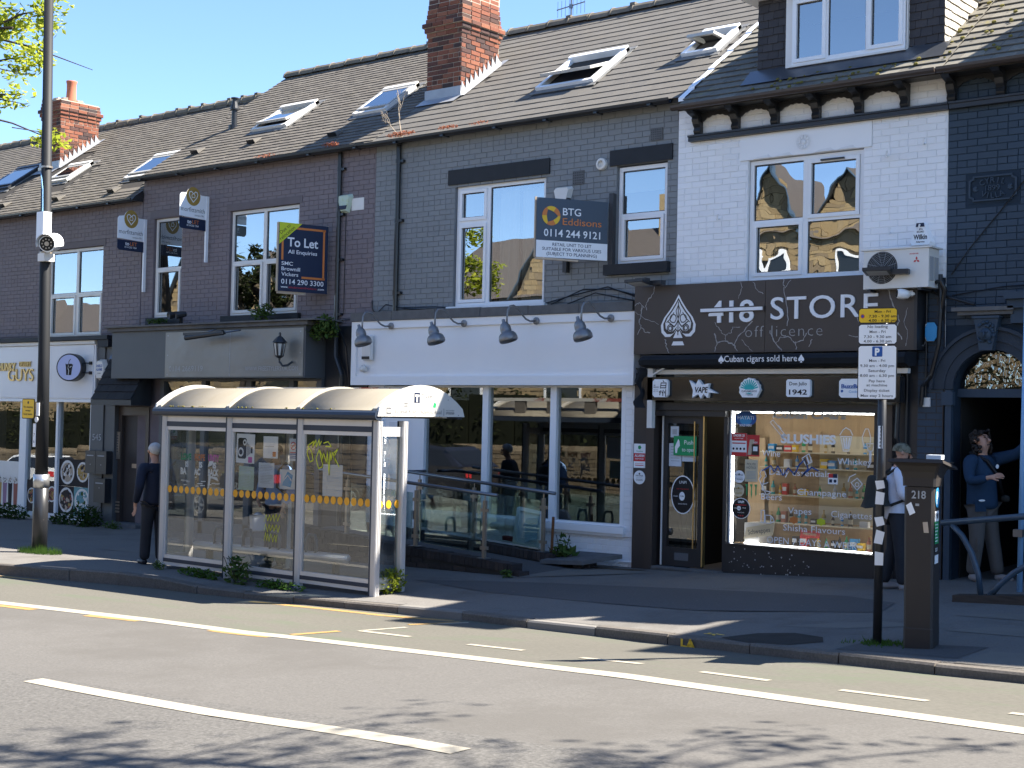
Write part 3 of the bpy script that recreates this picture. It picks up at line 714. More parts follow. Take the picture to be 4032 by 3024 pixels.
def gutter(house, x0, x1, y, z, m, r=.06, brackets=()):
    b = MB(); pr = [(-r,0),(-r*.92,-r*.6),(-r*.5,-r*1.05),(0,-r*1.2),(r*.5,-r*1.05),(r*.92,-r*.6),(r,0),(r*.8,0),(0,-r),(-r*.8,0)]
    b.prism(pr, (x0,y,z), (0,1,0), (0,0,1), (x1-x0,0,0))
    for x in brackets: b.box(x-.03,x+.03,y-.02-r,y+r+.02,z-r*1.3,z-r*.9)
    return b.build('gutter', m, house)
def downpipe(house, x, y, z0, z1, m, r=.036, clips=()):
    b = MB(); b.tube([(x,y,z1),(x,y,z0)], r, 10)
    for z in clips:
        b.box(x-.05,x+.11,y-.012,y+.05,z-.02,z+.02); b.tube([(x,y,z-.035),(x,y,z+.035)], r*1.2, 10)
    return b.build('downpipe', m, house, smooth=False)
def roof_part(house, x0, x1, y0, d, yr, m, sw, ex, t, skip=(), nind=300, jitter=.006, ridge=True, back=True):
    """front slope z = d + .729 y from eave y0 to ridge yr, with a plain back slope"""
    u = Vector((0, CP, SP)); n = Vector((0, -SP, CP)); z0 = d+.729*y0; zr = d+.729*yr; L = (yr-y0)/CP
    b = MB()
    P = [(x0,y0,z0),(x1,y0,z0),(x1,yr,zr),(x0,yr,zr)]; Q = [(p[0],p[1],p[2]-.07) for p in P]
    b.add(P+Q, [(0,1,2,3),(7,6,5,4),(0,4,5,1),(1,5,6,2),(2,6,7,3),(3,7,4,0)])
    yb = yr*2+.15
    b.add([(x0,yr,zr),(x1,yr,zr),(x1,yb,z0),(x0,yb,z0),(x0,yr,zr-.07),(x1,yr,zr-.07),(x1,yb,z0-.07),(x0,yb,z0-.07)], [(0,1,2,3),(4,7,6,5),(2,6,7,3),(0,3,7,4),(1,5,6,2)])
    r = b.build('roof', M['underlay'], house)
    slates(r, x0, x1, (0,y0-.04*CP,z0-.04*SP), u, n, L+.03, sw, ex, t, m, skip, nind, jitter)
    if ridge: ridge_tiles(r, x0, x1, yr, zr+.05)
    return r
def RP(x, y, d=6.137, h=0):      # a point on the roof slope, h above it
    return Vector((x, y-h*SP, d+.729*y+h*CP))
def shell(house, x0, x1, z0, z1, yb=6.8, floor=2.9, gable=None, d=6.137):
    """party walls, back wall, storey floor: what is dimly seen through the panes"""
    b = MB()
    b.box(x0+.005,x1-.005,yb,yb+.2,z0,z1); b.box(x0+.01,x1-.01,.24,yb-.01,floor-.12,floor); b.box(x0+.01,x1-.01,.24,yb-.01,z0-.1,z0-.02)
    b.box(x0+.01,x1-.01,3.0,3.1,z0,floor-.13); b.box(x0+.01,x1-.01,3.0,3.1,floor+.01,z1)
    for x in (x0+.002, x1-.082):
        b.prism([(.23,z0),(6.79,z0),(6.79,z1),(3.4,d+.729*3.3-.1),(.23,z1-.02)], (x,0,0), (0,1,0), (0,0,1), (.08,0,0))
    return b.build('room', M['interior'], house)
def skylight(roof, x0, x1, y0, y1, d=6.137, tilt=0, m='upvc_dirty', glassm='pane_sky'):
    """roof window: flashing kerb, hood, sash that may stand open on its centre pivot"""
    u = Vector((0,CP,SP)); n = Vector((0,-SP,CP)); X = Vector((1,0,0)); s0 = RP((x0+x1)/2,(y0+y1)/2,d); W = (x1-x0)/2; L = (y1-y0)/CP/2
    b = MB(); k = .035
    for sgn in (-1, 1): b.obox(s0+X*sgn*(W-k)+n*.04, X*k, u*L, n*.036)
    b.obox(s0-u*(L-k)+n*.036, X*(W-2*k), u*k, n*.032); b.obox(s0+u*(L-.05)+n*.055, X*W, u*.05, n*.05)
    fr = b.build('skylight', M[m], roof)
    b = MB()
    for sgn in (-1, 1): b.obox(s0+X*sgn*(W+.035)+n*.014, X*.035, u*(L+.05), n*.006)
    b.obox(s0+u*(L+.07)+n*.014, X*(W+.07), u*.07, n*.006); b.obox(s0-u*(L+.06)+n*.014, X*(W+.07), u*.06, n*.006); b.build('flashing', M['lead_dark'], fr)
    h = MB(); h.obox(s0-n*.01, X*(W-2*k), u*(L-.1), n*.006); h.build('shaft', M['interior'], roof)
    c, s = math.cos(RAD(tilt)), math.sin(RAD(tilt)); uu = u*c+n*(-s); nn = n*c+u*s; C = s0+n*.072
    b = MB(); w2 = W-2*k-.004 if tilt else W-k*.6; L2 = L-.13; e = .028
    for sgn in (-1, 1): b.obox(C+X*sgn*(w2-e)-uu*.01, X*e, uu*L2, nn*.022)
    for sgn in (-1, 1): b.obox(C+uu*sgn*(L2-e)-uu*.01, X*(w2-2*e), uu*e, nn*.022)
    b.build('sash', M['sash'] if m != 'black' else M['steel_dark'], roof)
    g = MB(); q = [C-X*(w2-2*e)-uu*(L2-2*e), C+X*(w2-2*e)-uu*(L2-2*e), C+X*(w2-2*e)+uu*(L2-2*e), C-X*(w2-2*e)+uu*(L2-2*e)]
    g.add([p+nn*.015 for p in q], [(0,1,2,3)]); g.build('pane', M[glassm], roof)
    return fr
def vent_tile(roof, x, y, d=6.137):
    u = Vector((0,CP,SP)); n = Vector((0,-SP,CP)); p = RP(x,y,d,.02); b = MB(); X = Vector((1,0,0))
    V = [p-X*.11-u*.08,p+X*.11-u*.08,p+X*.11+u*.12,p-X*.11+u*.12,p-X*.10-u*.08+n*.075,p+X*.10-u*.08+n*.075,p+X*.10+u*.12+n*.02,p-X*.10+u*.12+n*.02]
    b.add(V, [(4,5,6,7),(1,2,6,5),(3,0,4,7),(2,3,7,6)]); o = b.build('vent_tile', M['slate_grey'], roof)
    h = MB(); h.add([p-X*.1-u*.075,p+X*.1-u*.075,p+X*.095-u*.075+n*.068,p-X*.095-u*.075+n*.068], [(0,1,2,3)]); h.build('vent_mouth', M['gutter'], roof)
def chimney(house, x0, x1, y0, y1, d, ztop, zneck, pot=None, rough=False):
    """stack of single bricks with an oversailing cap; front and sides laid brick by brick, stepped lead at the foot"""
    zb = d+.729*y0-.1; bw = MB(); bw.box(x0+.006,x1-.006,y0+.006,y1-.006,zb,ztop)
    ch = bw.build('chimney', M['chim_mortar'], house)
    bl, bh = .236, .0806
    def side(xa, xb, za, zz, fr, nn): bricks(ch, xa, xb, za, zz, 0, (), M['chim_brick'], bl, bh, (), nn, .011, .012, fr)
    nrow = int((zneck-zb)/bh); zn = zneck
    side(x0, x1, zn-nrow*bh, zn, lambda s, o, z: (s, y0-o, z), 110)
    side(y0, y1, zn-nrow*bh, zn, lambda s, o, z: (x1+o, s, z), 110)
    side(-y1, -y0, zn-nrow*bh, zn, lambda s, o, z: (x0-o, -s, z), 0)
    z = zn; grow = [.02,.045,.075,.03,.02,.015,.005,0]; k = 0
    while z < ztop-.02:
        e = grow[min(k, len(grow)-1)]; zz = min(z+bh, ztop)
        c = MB(); c.box(x0-e+.012,x1+e-.012,y0-e+.012,y1+e-.012,z,zz-.001); c.build('cap_course', M['chim_mortar'], ch)
        for a, c2, fr in ((x0-e, x1+e, lambda s, o, q, e=e: (s, y0-e-o+.006, q)), (y0-e, y1+e, lambda s, o, q, e=e: (x1+e+o-.006, s, q))):
            bricks(ch, a, c2, z, zz, 0, (), M['chim_brick'], bl, zz-z, (), 30, .012, .014, fr)
        z = zz; k += 1
    m = MB()
    for i in range(26):                                              # crumbling mortar flaunching on top
        m.obox((rnd.uniform(x0,x1), rnd.uniform(y0,y1), ztop+rnd.uniform(-.01,.05)), (rnd.uniform(.04,.1),rnd.uniform(-.03,.03),0), (rnd.uniform(-.03,.03),rnd.uniform(.04,.1),0), (0,0,rnd.uniform(.02,.06)))
    m.build('flaunching', M['chim_mortar'], ch)
    l = MB(); zf = d+.729*y0; l.box(x0-.02,x1+.02,y0-.022,y0-.013,zf-.05,zf+.17)
    l.add([(x0-.05,y0-.012,zf+.02),(x1+.05,y0-.012,zf+.02),(x1+.05,y0-.22,zf-.125),(x0-.05,y0-.22,zf-.125)], [(0,1,2,3)])
    ns = 9; pts = [(y0-.02, zf-.04)]
    for i in range(ns):
        ya = y0+(y1-y0)*i/ns; yb = y0+(y1-y0)*(i+1)/ns; za = d+.729*ya
        pts += [(ya+.01, za+.25), (yb, za+.14)]
    pts += [(y1+.1, d+.729*(y1+.1)), (y1+.1, d+.729*(y1+.1)-.03)]
    l.prism(pts, (x1+.013,0,0), (0,1,0), (0,0,1), (.01,0,0))
    l.add([(x1+.02,y0-.05,d+.729*(y0-.05)+.03),(x1+.14,y0-.05,d+.729*(y0-.05)+.03),(x1+.14,y1+.1,d+.729*(y1+.1)+.03),(x1+.02,y1+.1,d+.729*(y1+.1)+.03)], [(0,1,2,3)])
    l.build('lead_flashing', M['lead'], ch)
    if pot:
        p = MB(); p.lathe([(.135,0),(.13,.05),(.115,.12),(.105,.3),(.108,.42),(.12,.47),(.122,.5),(.1,.5),(.095,.3)], (*pot, ztop+.02), 18)
        p.build('chimney_pot', M['terracotta'], ch, smooth=True)
    return ch
def room_things(house, m, boxes):
    b = MB()
    for q in boxes: b.box(*q)
    return b
# ------------------------------------------------------------------ the terrace, house by house
# --- far left: purple-brown house over the dessert shop
HA = thing('terraced_house', (-28.5,0,gz(-28.5)), 'purple-brown painted terraced house above the dessert shop, lowest eaves, with small chimney', 'house')
opsA = [(-25.57,-23.69,3.07,4.86), (-29.8,-27.9,3.07,4.86), (-27.3,-23.83,-.62,1.84), (-33.5,-29.5,-.7,1.84), (-22.92,-22.14,-.5,1.55)]
brickwall(HA, 'wall', -36, -22.46, -.9, 5.68, 0, opsA, M['brick_purple'], M['mortar_purple'], skip=[(-36,-23.0,-1,3.08),(-23.0,-22.1,1.7,2.75)])
shell(HA, -36, -22.5, -1, 5.6, d=5.777)
lA = MB(); lA.box(-25.7,-23.6,-.012,.1,4.862,4.98); lA.build('lintel', M['lintel_purple'], HA)
window(HA, -25.56,-23.70,3.08,4.85, [(-25.5,-24.64,3.97,4.79,0),(-24.56,-23.76,3.97,4.79,0),(-25.5,-24.64,3.13,3.93,1),(-24.56,-23.76,3.13,3.93,1)], mull=[(-24.64,-24.56,3.135,4.795),(-25.505,-24.641,3.93,3.97),(-24.559,-23.755,3.93,3.97)], mats=('upvc_dirty','pane_soft'))
window(HA, -29.8,-27.9,3.08,4.85, [(-29.74,-27.96,3.13,4.79,0)])
RA = roof_part(HA, -36, -22.44, -.16, 5.777, 3.56, M['slate_stone'], .205, .135, .008, skip=[(-23.86,-22.9,.5,1.75),(-26.95,-26.1,.95,2.2),(-29.6,-28.4,.95,2.4),(-28.3,-27.4,1.9,3.1)], jitter=.009)
ridge_tiles(RA, -36, -22.4, 3.56, 8.39)
gutter(HA, -36, -22.5, -.21, 5.66, M['gutter'], .058, [-27.2,-26.2,-25.2,-24.2,-23.2])
b = MB(); b.prism([(-.28,5.60),(-.02,5.60),(-.02,5.83),(-.2,5.70)], (-22.46,0,0), (0,1,0), (0,0,1), (.03,0,0)); b.build('verge_board', M['black'], HA)
skylight(RA, -24.05+.12, -23.05, .62, 1.42, 5.777)
skylight(RA, -27.3, -26.5, 1.0, 1.65, 5.777)
skylight(RA, -29.9, -28.85, 1.05, 1.95, 5.777, m='black')
for x in (-27.7,-25.6,-23.7): vent_tile(RA, x, .28 if x < -27 else .22, 5.777)
chimney(HA, -28.75, -28.0, 1.75, 2.75, 5.777, 8.62, 8.2, pot=(-28.3, 2.2))
# dessert shop front
s = MB(); s.box(-36,-23.62,-.15,-.02,1.85,2.92); FA = s.build('fascia_backing', M['white'], HA)
s = MB(); s.box(-36,-23.6,-.20,-.001,2.925,2.99); s.build('fascia_trim', M['upvc_dirty'], HA)
s = MB(); s.box(-36,-23.1,-.27,-.001,3.0,3.08); s.box(-23.45,-23.1,-.24,-.001,2.86,2.995); s.build('cornice', M['black_stone'], HA)
s = MB(); s.box(-36,-23.62,-.165,-.002,1.79,1.845)
for a, c in ((-26.32,-26.08),(-25.02,-24.95),(-23.86,-23.78),(-29.6,-27.3)): s.box(a,c,-.07,.06,-.52,1.788)
s.box(-27.3,-26.32,-.06,.05,-.52,-.45); s.box(-26.08,-25.02,-.06,.05,-.52,-.44); s.box(-24.95,-23.86,-.06,.05,-.52,-.43)
SW = s.build('shop_window', M['upvc'], HA)
s = MB(); s.box(-30,-23.78,-.09,.1,-.75,-.525); s.build('stall_riser', M['upvc_dirty'], HA)
for a, c in ((-27.3,-26.32),(-26.08,-25.02),(-24.95,-23.86)):
    p = MB(); p.quad((a,-.01,-.45),(c,-.01,-.45),(c,-.01,1.79),(a,-.01,1.79)); p.build('pane', M['pane_shop'], SW)
dess = MB()                                                          # printed food pictures along the foot of the panes
def plate(cx, cz, r, cols, n=60):
    dess.disc((cx,-.014,cz), (1,0,0), (0,0,1), r, 20, 1); dess.disc((cx,-.0155,cz), (1,0,0), (0,0,1), r*.8, 18, cols[0])
    for i in range(n):
        a = rnd.random()*6.28; q = r*.72*math.sqrt(rnd.random()); e = r*rnd.uniform(.08,.2)
        dess.disc((cx+q*math.cos(a),-.017-rnd.random()*.002,cz+q*math.sin(a)), (1,0,0), (0,0,1), e, 6, rnd.choice(cols))
def backdrop(a, c, p, q, m): dess.add([(a,-.0125,p),(c,-.0125,p),(c,-.0125,q),(a,-.0125,q)], [(0,1,2,3)], m)
backdrop(-24.95,-24.42,-.43,.12,0); backdrop(-24.42,-23.86,-.43,.12,4); backdrop(-24.95,-23.86,.125,.66,0); backdrop(-26.08,-25.02,-.44,.2,3); backdrop(-27.3,-26.32,-.45,.55,1)
plate(-24.68,-.15,.25,(3,2,0,6,5,3)); plate(-24.14,-.15,.25,(4,1,7,1,4)); plate(-24.66,.4,.24,(2,3,2,1,3)); plate(-24.14,.42,.2,(6,2,6,3))
for i, x in enumerate((-25.9,-25.65,-25.4,-25.18)): plate(x, -.12+.06*(i%2), .16, ((3,5,6),(2,5,1),(0,6,1),(5,3,6))[i], 40)
for i, x in enumerate((-27.1,-26.9,-26.7,-26.5)):
    dess.add([(x-.06,-.015,-.4),(x+.06,-.015,-.4),(x+.08,-.015,.1),(x-.08,-.015,.1)], [(0,1,2,3)], (6,8,0,5)[i]); plate(x,.16,.09,(1,2,3),26)
dess.build('food_print', [M['dark_brick'],M['upvc_dirty'],M['wood_pale'],M['wood_old'],mat('muted_teal_print',(.12,.30,.32),.5,.3),mat('muted_red_print',(.30,.07,.05),.5,.3),mat('muted_gold_print',(.45,.28,.06),.5,.3),M['weed'],mat('muted_mauve_print',(.30,.16,.26),.5,.3)], SW)
s = MB(); s.box(-23.77,-23.36,-.12,-.001,-.7,2.86); s.box(-23.34,-23.02,-.10,-.001,-.7,2.86); s.build('pilaster', M['grey_board'], HA)
n5 = MB(); n5.text('545', (-23.55,-.122,1.06), (1,0,0), (0,0,1), .13, .28, ext=.004); n5.build('house_number', M['ink_pale'], HA)
# door 545 under the slated hood
s = MB(); s.box(-23.0,-22.9,-.02,.1,-.55,1.72); s.box(-22.16,-22.06,-.02,.1,-.55,1.72); s.box(-22.9,-22.16,-.02,.1,1.56,1.72); s.build('door_frame', M['brown_gutter'], HA)
s = MB(); s.box(-22.895,-22.165,.05,.1,-.46,1.55); DA = s.build('door', mat('dark_brown_door',(.035,.03,.029),.5,.4,var=.08,bump=.1,bs=90), HA)
s = MB(); s.box(-22.62,-22.4,.03,.049,.56,.64); s.build('letter_plate', M['galv'], DA)
s = MB(); s.box(-22.27,-22.23,.03,.049,.80,.96); s.tube([(-22.25,.02,.9),(-22.38,.02,.9)], .012, 6); s.build('handle', M['alloy'], DA)
s = MB(); s.box(-23.05,-22.0,-.3,.1,-.75,-.47); s.build('doorstep', M['lintel_grey'], HA)
hx0, hx1, hz0, hz1, hy = -23.12, -21.86, 1.84, 2.70, -.56
s = MB(); s.prism([(-.11,1.74),(hy,1.74),(hy,1.835),(-.11,2.66)], (hx0+.02,0,0), (0,1,0), (0,0,1), (hx1-hx0-.04,0,0)); s.box(hx0,hx1,hy-.015,hy+.02,1.74,1.84)
HO = s.build('door_hood', M['black'], HA)
hu = Vector((0,-.11-hy,2.70-1.84)); HL = hu.length; hu.normalize(); hn = Vector((0,-hu.z,hu.y))
slates(HO, hx0, hx1, (0,hy,1.84), hu, hn, HL-.08, .25, .16, .012, ramp_mat('hood_slate',[(.018,.018,.02),(.03,.03,.032),(.024,.024,.027)],rough=.75,bump=.4,ndirt=((.07,.06,.02),4,.6,.75,.5)), nind=60)
s = MB(); s.obox(Vector(((hx0+hx1)/2,-.14,2.68)), ((hx1-hx0)/2+.01,0,0), hu*.07, hn*.018); s.build('lead_cap', M['steel_dark'], HO)

# --- purple house with the grey hairdresser's fascia
HB = thing('terraced_house', (-19.4,0,gz(-19.4)), 'purple-brown terraced house over the grey hairdressers front, two letting boards on its wall', 'house')
opsB = [(-22.09,-21.25,3.38,5.26), (-19.89,-18.08,3.35,5.23), (-21.6,-17.3,-.45,2.24)]
brickwall(HB, 'wall', -22.44, -16.27, -.8, 6.05, 0, opsB, M['brick_purple'], M['mortar_purple'], skip=[(-22.44,-17.3,-1,3.2)])
shell(HB, -22.42, -16.3, -1, 5.95)
for q in ((-22.2,-21.15,-.012,.1,5.262,5.39),(-19.98,-18.0,-.012,.1,5.232,5.36)): MB().box(*q).build('lintel', M['lintel_purple'], HB)
window(HB, -22.08,-21.26,3.39,5.25, [(-22.02,-21.32,4.33,5.19,0),(-22.02,-21.32,3.44,4.29,1)], mull=[(-22.025,-21.315,4.29,4.33)], mats=('upvc_dirty','pane'), sill=(.1,.14,'black_stone'))
window(HB, -19.88,-18.09,3.36,5.22, [(-19.82,-19.04,4.33,5.16,0),(-18.96,-18.15,4.33,5.16,0),(-19.82,-19.04,3.41,4.29,1),(-18.96,-18.15,3.41,4.29,1)], mull=[(-19.04,-18.96,3.415,5.165),(-19.825,-19.041,4.29,4.33),(-18.959,-18.145,4.29,4.33)], mats=('upvc_dirty','pane_soft'), sill=(.12,.14,'black_stone'))
s = MB(); s.quad((-19.82,.11,4.62),(-18.15,.11,4.62),(-18.15,.11,5.16),(-19.82,.11,5.16)); s.build('blind', M['blind'], HB)
RB = roof_part(HB, -22.42, -16.27, -.15, 6.137, 3.5, M['slate_stone'], .205, .135, .008, skip=[(-20.6,-19.55,1.35,2.45),(-17.85,-16.95,1.25,2.5),(-16.3,-15.4,1.5,2.8)], jitter=.009)
gutter(HB, -22.56, -16.3, -.21, 6.03, M['gutter'], .06, [-22.2,-21.1,-20.0,-18.9,-17.6,-16.5])
skylight(RB, -20.58, -19.6, 1.02, 1.82, tilt=8)
skylight(RB, -17.8, -17.0, .95, 1.78)
for x, y in ((-21.55,.55),(-20.0,.6),(-17.6,.35)): vent_tile(RB, x, y)
s = MB(); sp = RP(-21.58, 1.42); s.lathe([(.11,-.12),(.11,.04),(.055,.05),(.055,.33),(.085,.34),(.085,.37),(.05,.5),(.05,.55),(.075,.56),(.075,.58)], sp, 14); s.build('soil_vent', M['black'], RB, smooth=False)
downpipe(HB, -17.06, -.05, 2.9, 6.0, M['gutter'], .037, (3.3,4.2,4.95,5.7))
# fascia box of the hairdressers
s = MB(); s.box(-22.6,-17.29,-.5,-.01,2.24,3.1); FB = s.build('fascia_box', M['grey_board'], HB)
s = MB(); s.box(-22.68,-17.2,-.56,-.001,3.105,3.17); s.box(-22.72,-16.95,-.62,-.001,3.173,3.20); s.build('fascia_cap', M['lintel_grey'], HB)
s = MB(); s.box(-20.97,-17.33,-.512,-.501,2.26,3.06); s.build('fascia_panel', M['grey_steel'], HB)
s = MB(); s.box(-19.185,-19.175,-.514,-.5125,2.26,3.06)
for x in (-20.9,-19.18,-17.4):
    for z in (2.3,2.65,3.0): s.disc((x,-.5135,z), (1,0,0), (0,0,1), .014, 8)
s.build('panel_joint', M['lead'], HB)
t = MB(); t.text('0114 2669119', (-20.85,-.514,2.36), (1,0,0), (0,0,1), .1, .95, align='L'); t.text('WWW.FREESTYLERS.UK.COM', (-17.45,-.514,2.36), (1,0,0), (0,0,1), .075, 1.32, align='R'); t.build('lettering', M['ink_pale'], HB)
s = MB(); s.box(-21.62,-17.3,-.12,-.02,2.2,2.238)
for a, c in ((-21.62,-21.5),(-20.42,-20.3),(-19.2,-19.06),(-18.1,-17.98),(-17.42,-17.3)): s.box(a,c,-.12,-.02,-.6,2.198)
s.box(-21.5,-17.42,-.11,-.03,1.72,1.8); s.box(-21.5,-17.42,-.12,-.02,-.65,-.3)
SB = s.build('shop_window', M['grey_board'], HB)
for a, c in ((-21.5,-20.42),(-20.3,-19.2),(-19.06,-18.1),(-17.98,-17.42)):
    for p, q in ((-.3,1.72),(1.8,2.198)):
        w = MB(); w.quad((a,-.07,p),(c,-.07,p),(c,-.07,q),(a,-.07,q)); w.build('pane', M['pane_shop'], SB)
t = MB(); t.text('547', (-20.9,-.074,1.93), (1,0,0), (0,0,1), .2, .42); t.build('house_number', M['ink_grey'], SB)
s = MB(); s.box(-21.4,-17.4,.05,.08,1.0,2.2); s.build('blind', M['interior2'], SB)
s = MB(); s.box(-17.28,-16.3,-.06,-.001,-.6,3.1); s.build('service_recess', M['black'], HB)
s = MB()
s.tube([(-17.0,-.1,3.1),(-16.95,-.14,2.6),(-16.8,-.14,2.3),(-16.8,-.12,-.4)], .045, 8); s.tube([(-16.55,-.08,3.1),(-16.6,-.1,2.2),(-16.6,-.1,.2)], .02, 6)
s.tube([(-16.9,-.09,3.0),(-16.7,-.16,2.75),(-16.62,-.12,2.0)], .018, 6); s.build('pipe', M['gutter'], HB)
s = MB()
for a, c, w in (((-22.0,-.02,3.25),(-20.9,-.02,3.27),.02),((-16.2,-.02,3.3),(-16.27,-.02,3.5),.02),((-17.0,-.02,3.2),(-16.3,-.03,3.3),.014)): s.tube([a,((a[0]+c[0])/2,-.04,(a[2]+c[2])/2-.04),c], w*.5, 5)
s.build('cable', M['gutter'], HB)

# --- grey house over the white empty shop
HC = thing('terraced_house', (-13.4,0,gz(-13.4)), 'grey painted brick terraced house over the blank white shopfront, tall red chimney at its left', 'house')
opsC = [(-14.54,-12.77,3.33,5.2), (-11.5,-10.66,3.82,5.22), (-15.95,-11.28,-.4,2.15)]
brickwall(HC, 'wall', -16.27, -10.49, 2.2, 6.05, 0, opsC, M['brick_grey'], M['mortar_grey'], skip=[(-16.27,-11.0,1,3.3)])
shell(HC, -16.25, -10.5, -1, 5.95)
for q in ((-14.67,-12.69,-.03,.1,5.225,5.455),(-11.61,-10.57,-.03,.1,5.225,5.445)): MB().box(*q).build('lintel', M['black_stone'], HC)
window(HC, -14.53,-12.78,3.34,5.19, [(-14.47,-13.93,4.66,5.13,1),(-14.47,-13.93,3.40,4.60,1),(-13.86,-12.84,3.40,5.13,0)], mull=[(-13.93,-13.86,3.395,5.135),(-14.475,-13.931,4.60,4.66)], mats=('upvc','pane_soft'), handle=False)
s = MB(); s.box(-14.62,-12.7,-.07,.05,3.27,3.337); s.build('sill', M['upvc'], HC)
window(HC, -11.49,-10.67,3.83,5.2, [(-11.43,-10.73,4.54,5.14,0),(-11.43,-10.73,3.88,4.50,1)], mull=[(-11.435,-10.725,4.50,4.54)], handle=False)
s = MB(); s.box(-11.64,-10.58,-.1,.04,3.68,3.825); s.build('sill', M['black_stone'], HC)
s = MB(); s.box(-11.43,-10.73,.12,.125,4.85,5.14); s.build('blind', M['blind'], HC)
s = MB()
for i in range(40):                                                  # net curtain hanging in folds
    a = -13.8+.95*i/40; c = -13.8+.95*(i+1)/40
    if -13.45 < a < -13.35: continue
    ya, yc = .22+.035*math.sin(i*1.3), .22+.035*math.sin((i+1)*1.3); s.quad((a,ya,3.4),(c,yc,3.4),(c,yc,5.1),(a,ya,5.1))
s.build('curtain', M['curtain'], HC)
s = MB(); s.tube([(-14.4,.2,5.08),(-12.85,.2,5.08)], .012, 6); s.build('curtain_rail', M['alloy'], HC)
RC = roof_part(HC, -16.27, -10.26, -.15, 6.137, 3.35, M['slate_grey'], .30, .225, .007, skip=[(-16.3,-15.38,1.45,2.85),(-13.6,-12.45,.95,2.25),(-11.2,-10.5,1.45,2.45)], jitter=.003)
gutter(HC, -16.3, -10.5, -.21, 6.02, M['gutter'], .06, [-15.6,-14.6,-13.55,-12.6,-11.7,-10.8])
skylight(RC, -13.58, -12.48, .75, 1.68, tilt=17, m='upvc')
skylight(RC, -11.15, -10.55, 1.08, 1.75, tilt=38, m='upvc')
s = MB(); s.box(-10.34,-10.22,-.2,3.3,0,.0)
vf = MB()
for i in range(14):
    y0 = -.25+3.5*i/14; y1 = y0+.24; p, q = RP(0,y0,h=.035+.012*(i%2)), RP(0,y1,h=.03+.012*(i%2))
    vf.add([(-10.33,p.y,p.z),(-10.23,p.y,p.z),(-10.23,q.y,q.z),(-10.33,q.y,q.z),(-10.33,p.y,p.z-.05),(-10.23,p.y,p.z-.05)], [(0,1,2,3),(4,5,1,0)])
vf.build('verge_mortar', M['white'], RC)
chimney(HC, -16.22, -15.46, 1.1, 2.07, 6.137, 8.78, 8.0)
downpipe(HC, -15.72, -.05, 3.25, 6.0, M['gutter'], .04, (3.6,4.75,5.7))
for nm, x, z, w, h in (('air_brick',-10.84,5.6,.2,.17),('air_brick',-12.17,5.12,.2,.2)):
    s = MB(); s.box(x-w/2,x+w/2,-.016,-.003,z-h/2,z+h/2); ab = s.build(nm, M['lintel_grey'], HC)
    k = MB()
    for i in range(6):
        for j in range(5):
            if x < -12: k.box(x-w/2+.012+i*.032,x-w/2+.03+i*.032,-.0175,-.0165,z-h/2+.012+j*.037,z-h/2+.034+j*.037)
            else: k.box(x-w/2+.015+i*.03,x-w/2+.03+i*.03,-.0175,-.0165,z-h/2+.012+j*.031,z-h/2+.028+j*.031)
    k.build('air_hole', M['gutter'], ab)
s = MB(); s.lathe([(.085,0),(.085,.05),(.075,.06),(.05,.065),(.05,.02)], (-11.75,-.0,5.27), 18, axis=(0,-1,0)); s.build('flue_outlet', M['upvc_dirty'], HC, smooth=False)
# white shopfront
s = MB(); s.box(-16.52,-11.05,-.15,-.001,2.15,3.15); s.build('fascia_board', M['white'], HC)
s = MB(); s.box(-16.55,-11.03,-.185,-.151,3.03,3.15); s.box(-16.55,-11.03,-.185,-.151,2.13,2.27); s.box(-16.55,-16.44,-.185,-.151,2.27,3.03); s.box(-11.09,-11.03,-.185,-.151,2.27,3.03); s.build('fascia_frame', M['white'], HC)
s = MB()
for i in range(6): s.box(-16.56+i*.92,-15.65+i*.92,-.21,-.001,3.153,3.29+rnd.uniform(-.01,.01))
s.build('cornice', M['lintel_grey'], HC)
s = MB()
for a, c in ((-15.32,-15.06),(-13.875,-13.76),(-12.585,-12.475),(-11.33,-11.26)): s.box(a,c,-.02,.09,.17,2.13)
s.box(-15.06,-11.33,-.015,.085,.165,.2)
s.box(-15.06,-11.33,-.012,.085,2.10,2.13)
SC = s.build('shop_window', M['white'], HC)
for a, c in ((-15.06,-13.875),(-13.76,-12.585),(-12.475,-11.33)):
    p = MB(); p.quad((a,.04,.2),(c,.04,.2),(c,.04,2.10),(a,.04,2.10)); p.build('pane', M['pane_shop'], SC)
s = MB(); s.box(-15.12,-11.22,-.09,.08,.07,.163); s.box(-15.1,-11.24,-.06,.08,.03,.069); s.build('sill', M['white'], HC)
brickwall(HC, 'stall_riser', -15.3, -11.08, -.75, .03, -.001, [], M['brick_white'], M['mortar_white'], nind=120)
brickwall(HC, 'pier', -11.26, -11.08, .03, 2.13, -.02, [], M['brick_white'], M['mortar_white'], bl=.236, nind=60)
brickwall(HC, 'pier', -16.4, -15.95, -.7, 2.13, -.02, [], M['brick_white'], M['mortar_white'], nind=60)
s = MB(); s.box(-15.95,-15.34,.02,.08,-.3,2.12); DC = s.build('door', M['white'], HC)
s = MB()
for p, q in ((-.1,.55),(.7,1.55)): s.box(-15.85,-15.43,.012,.0195,p,q)
s.build('door_panel', M['white_sign'], DC)
s = MB(); s.tube([(-11.06,-.02,-.3),(-11.06,-.02,2.1)], .014, 6); s.tube([(-11.06,-.04,-.3),(-11.3,-.05,-.31),(-11.38,-.08,-.36)], .018, 6)
s.build('conduit', M['white'], HC)
s = MB()
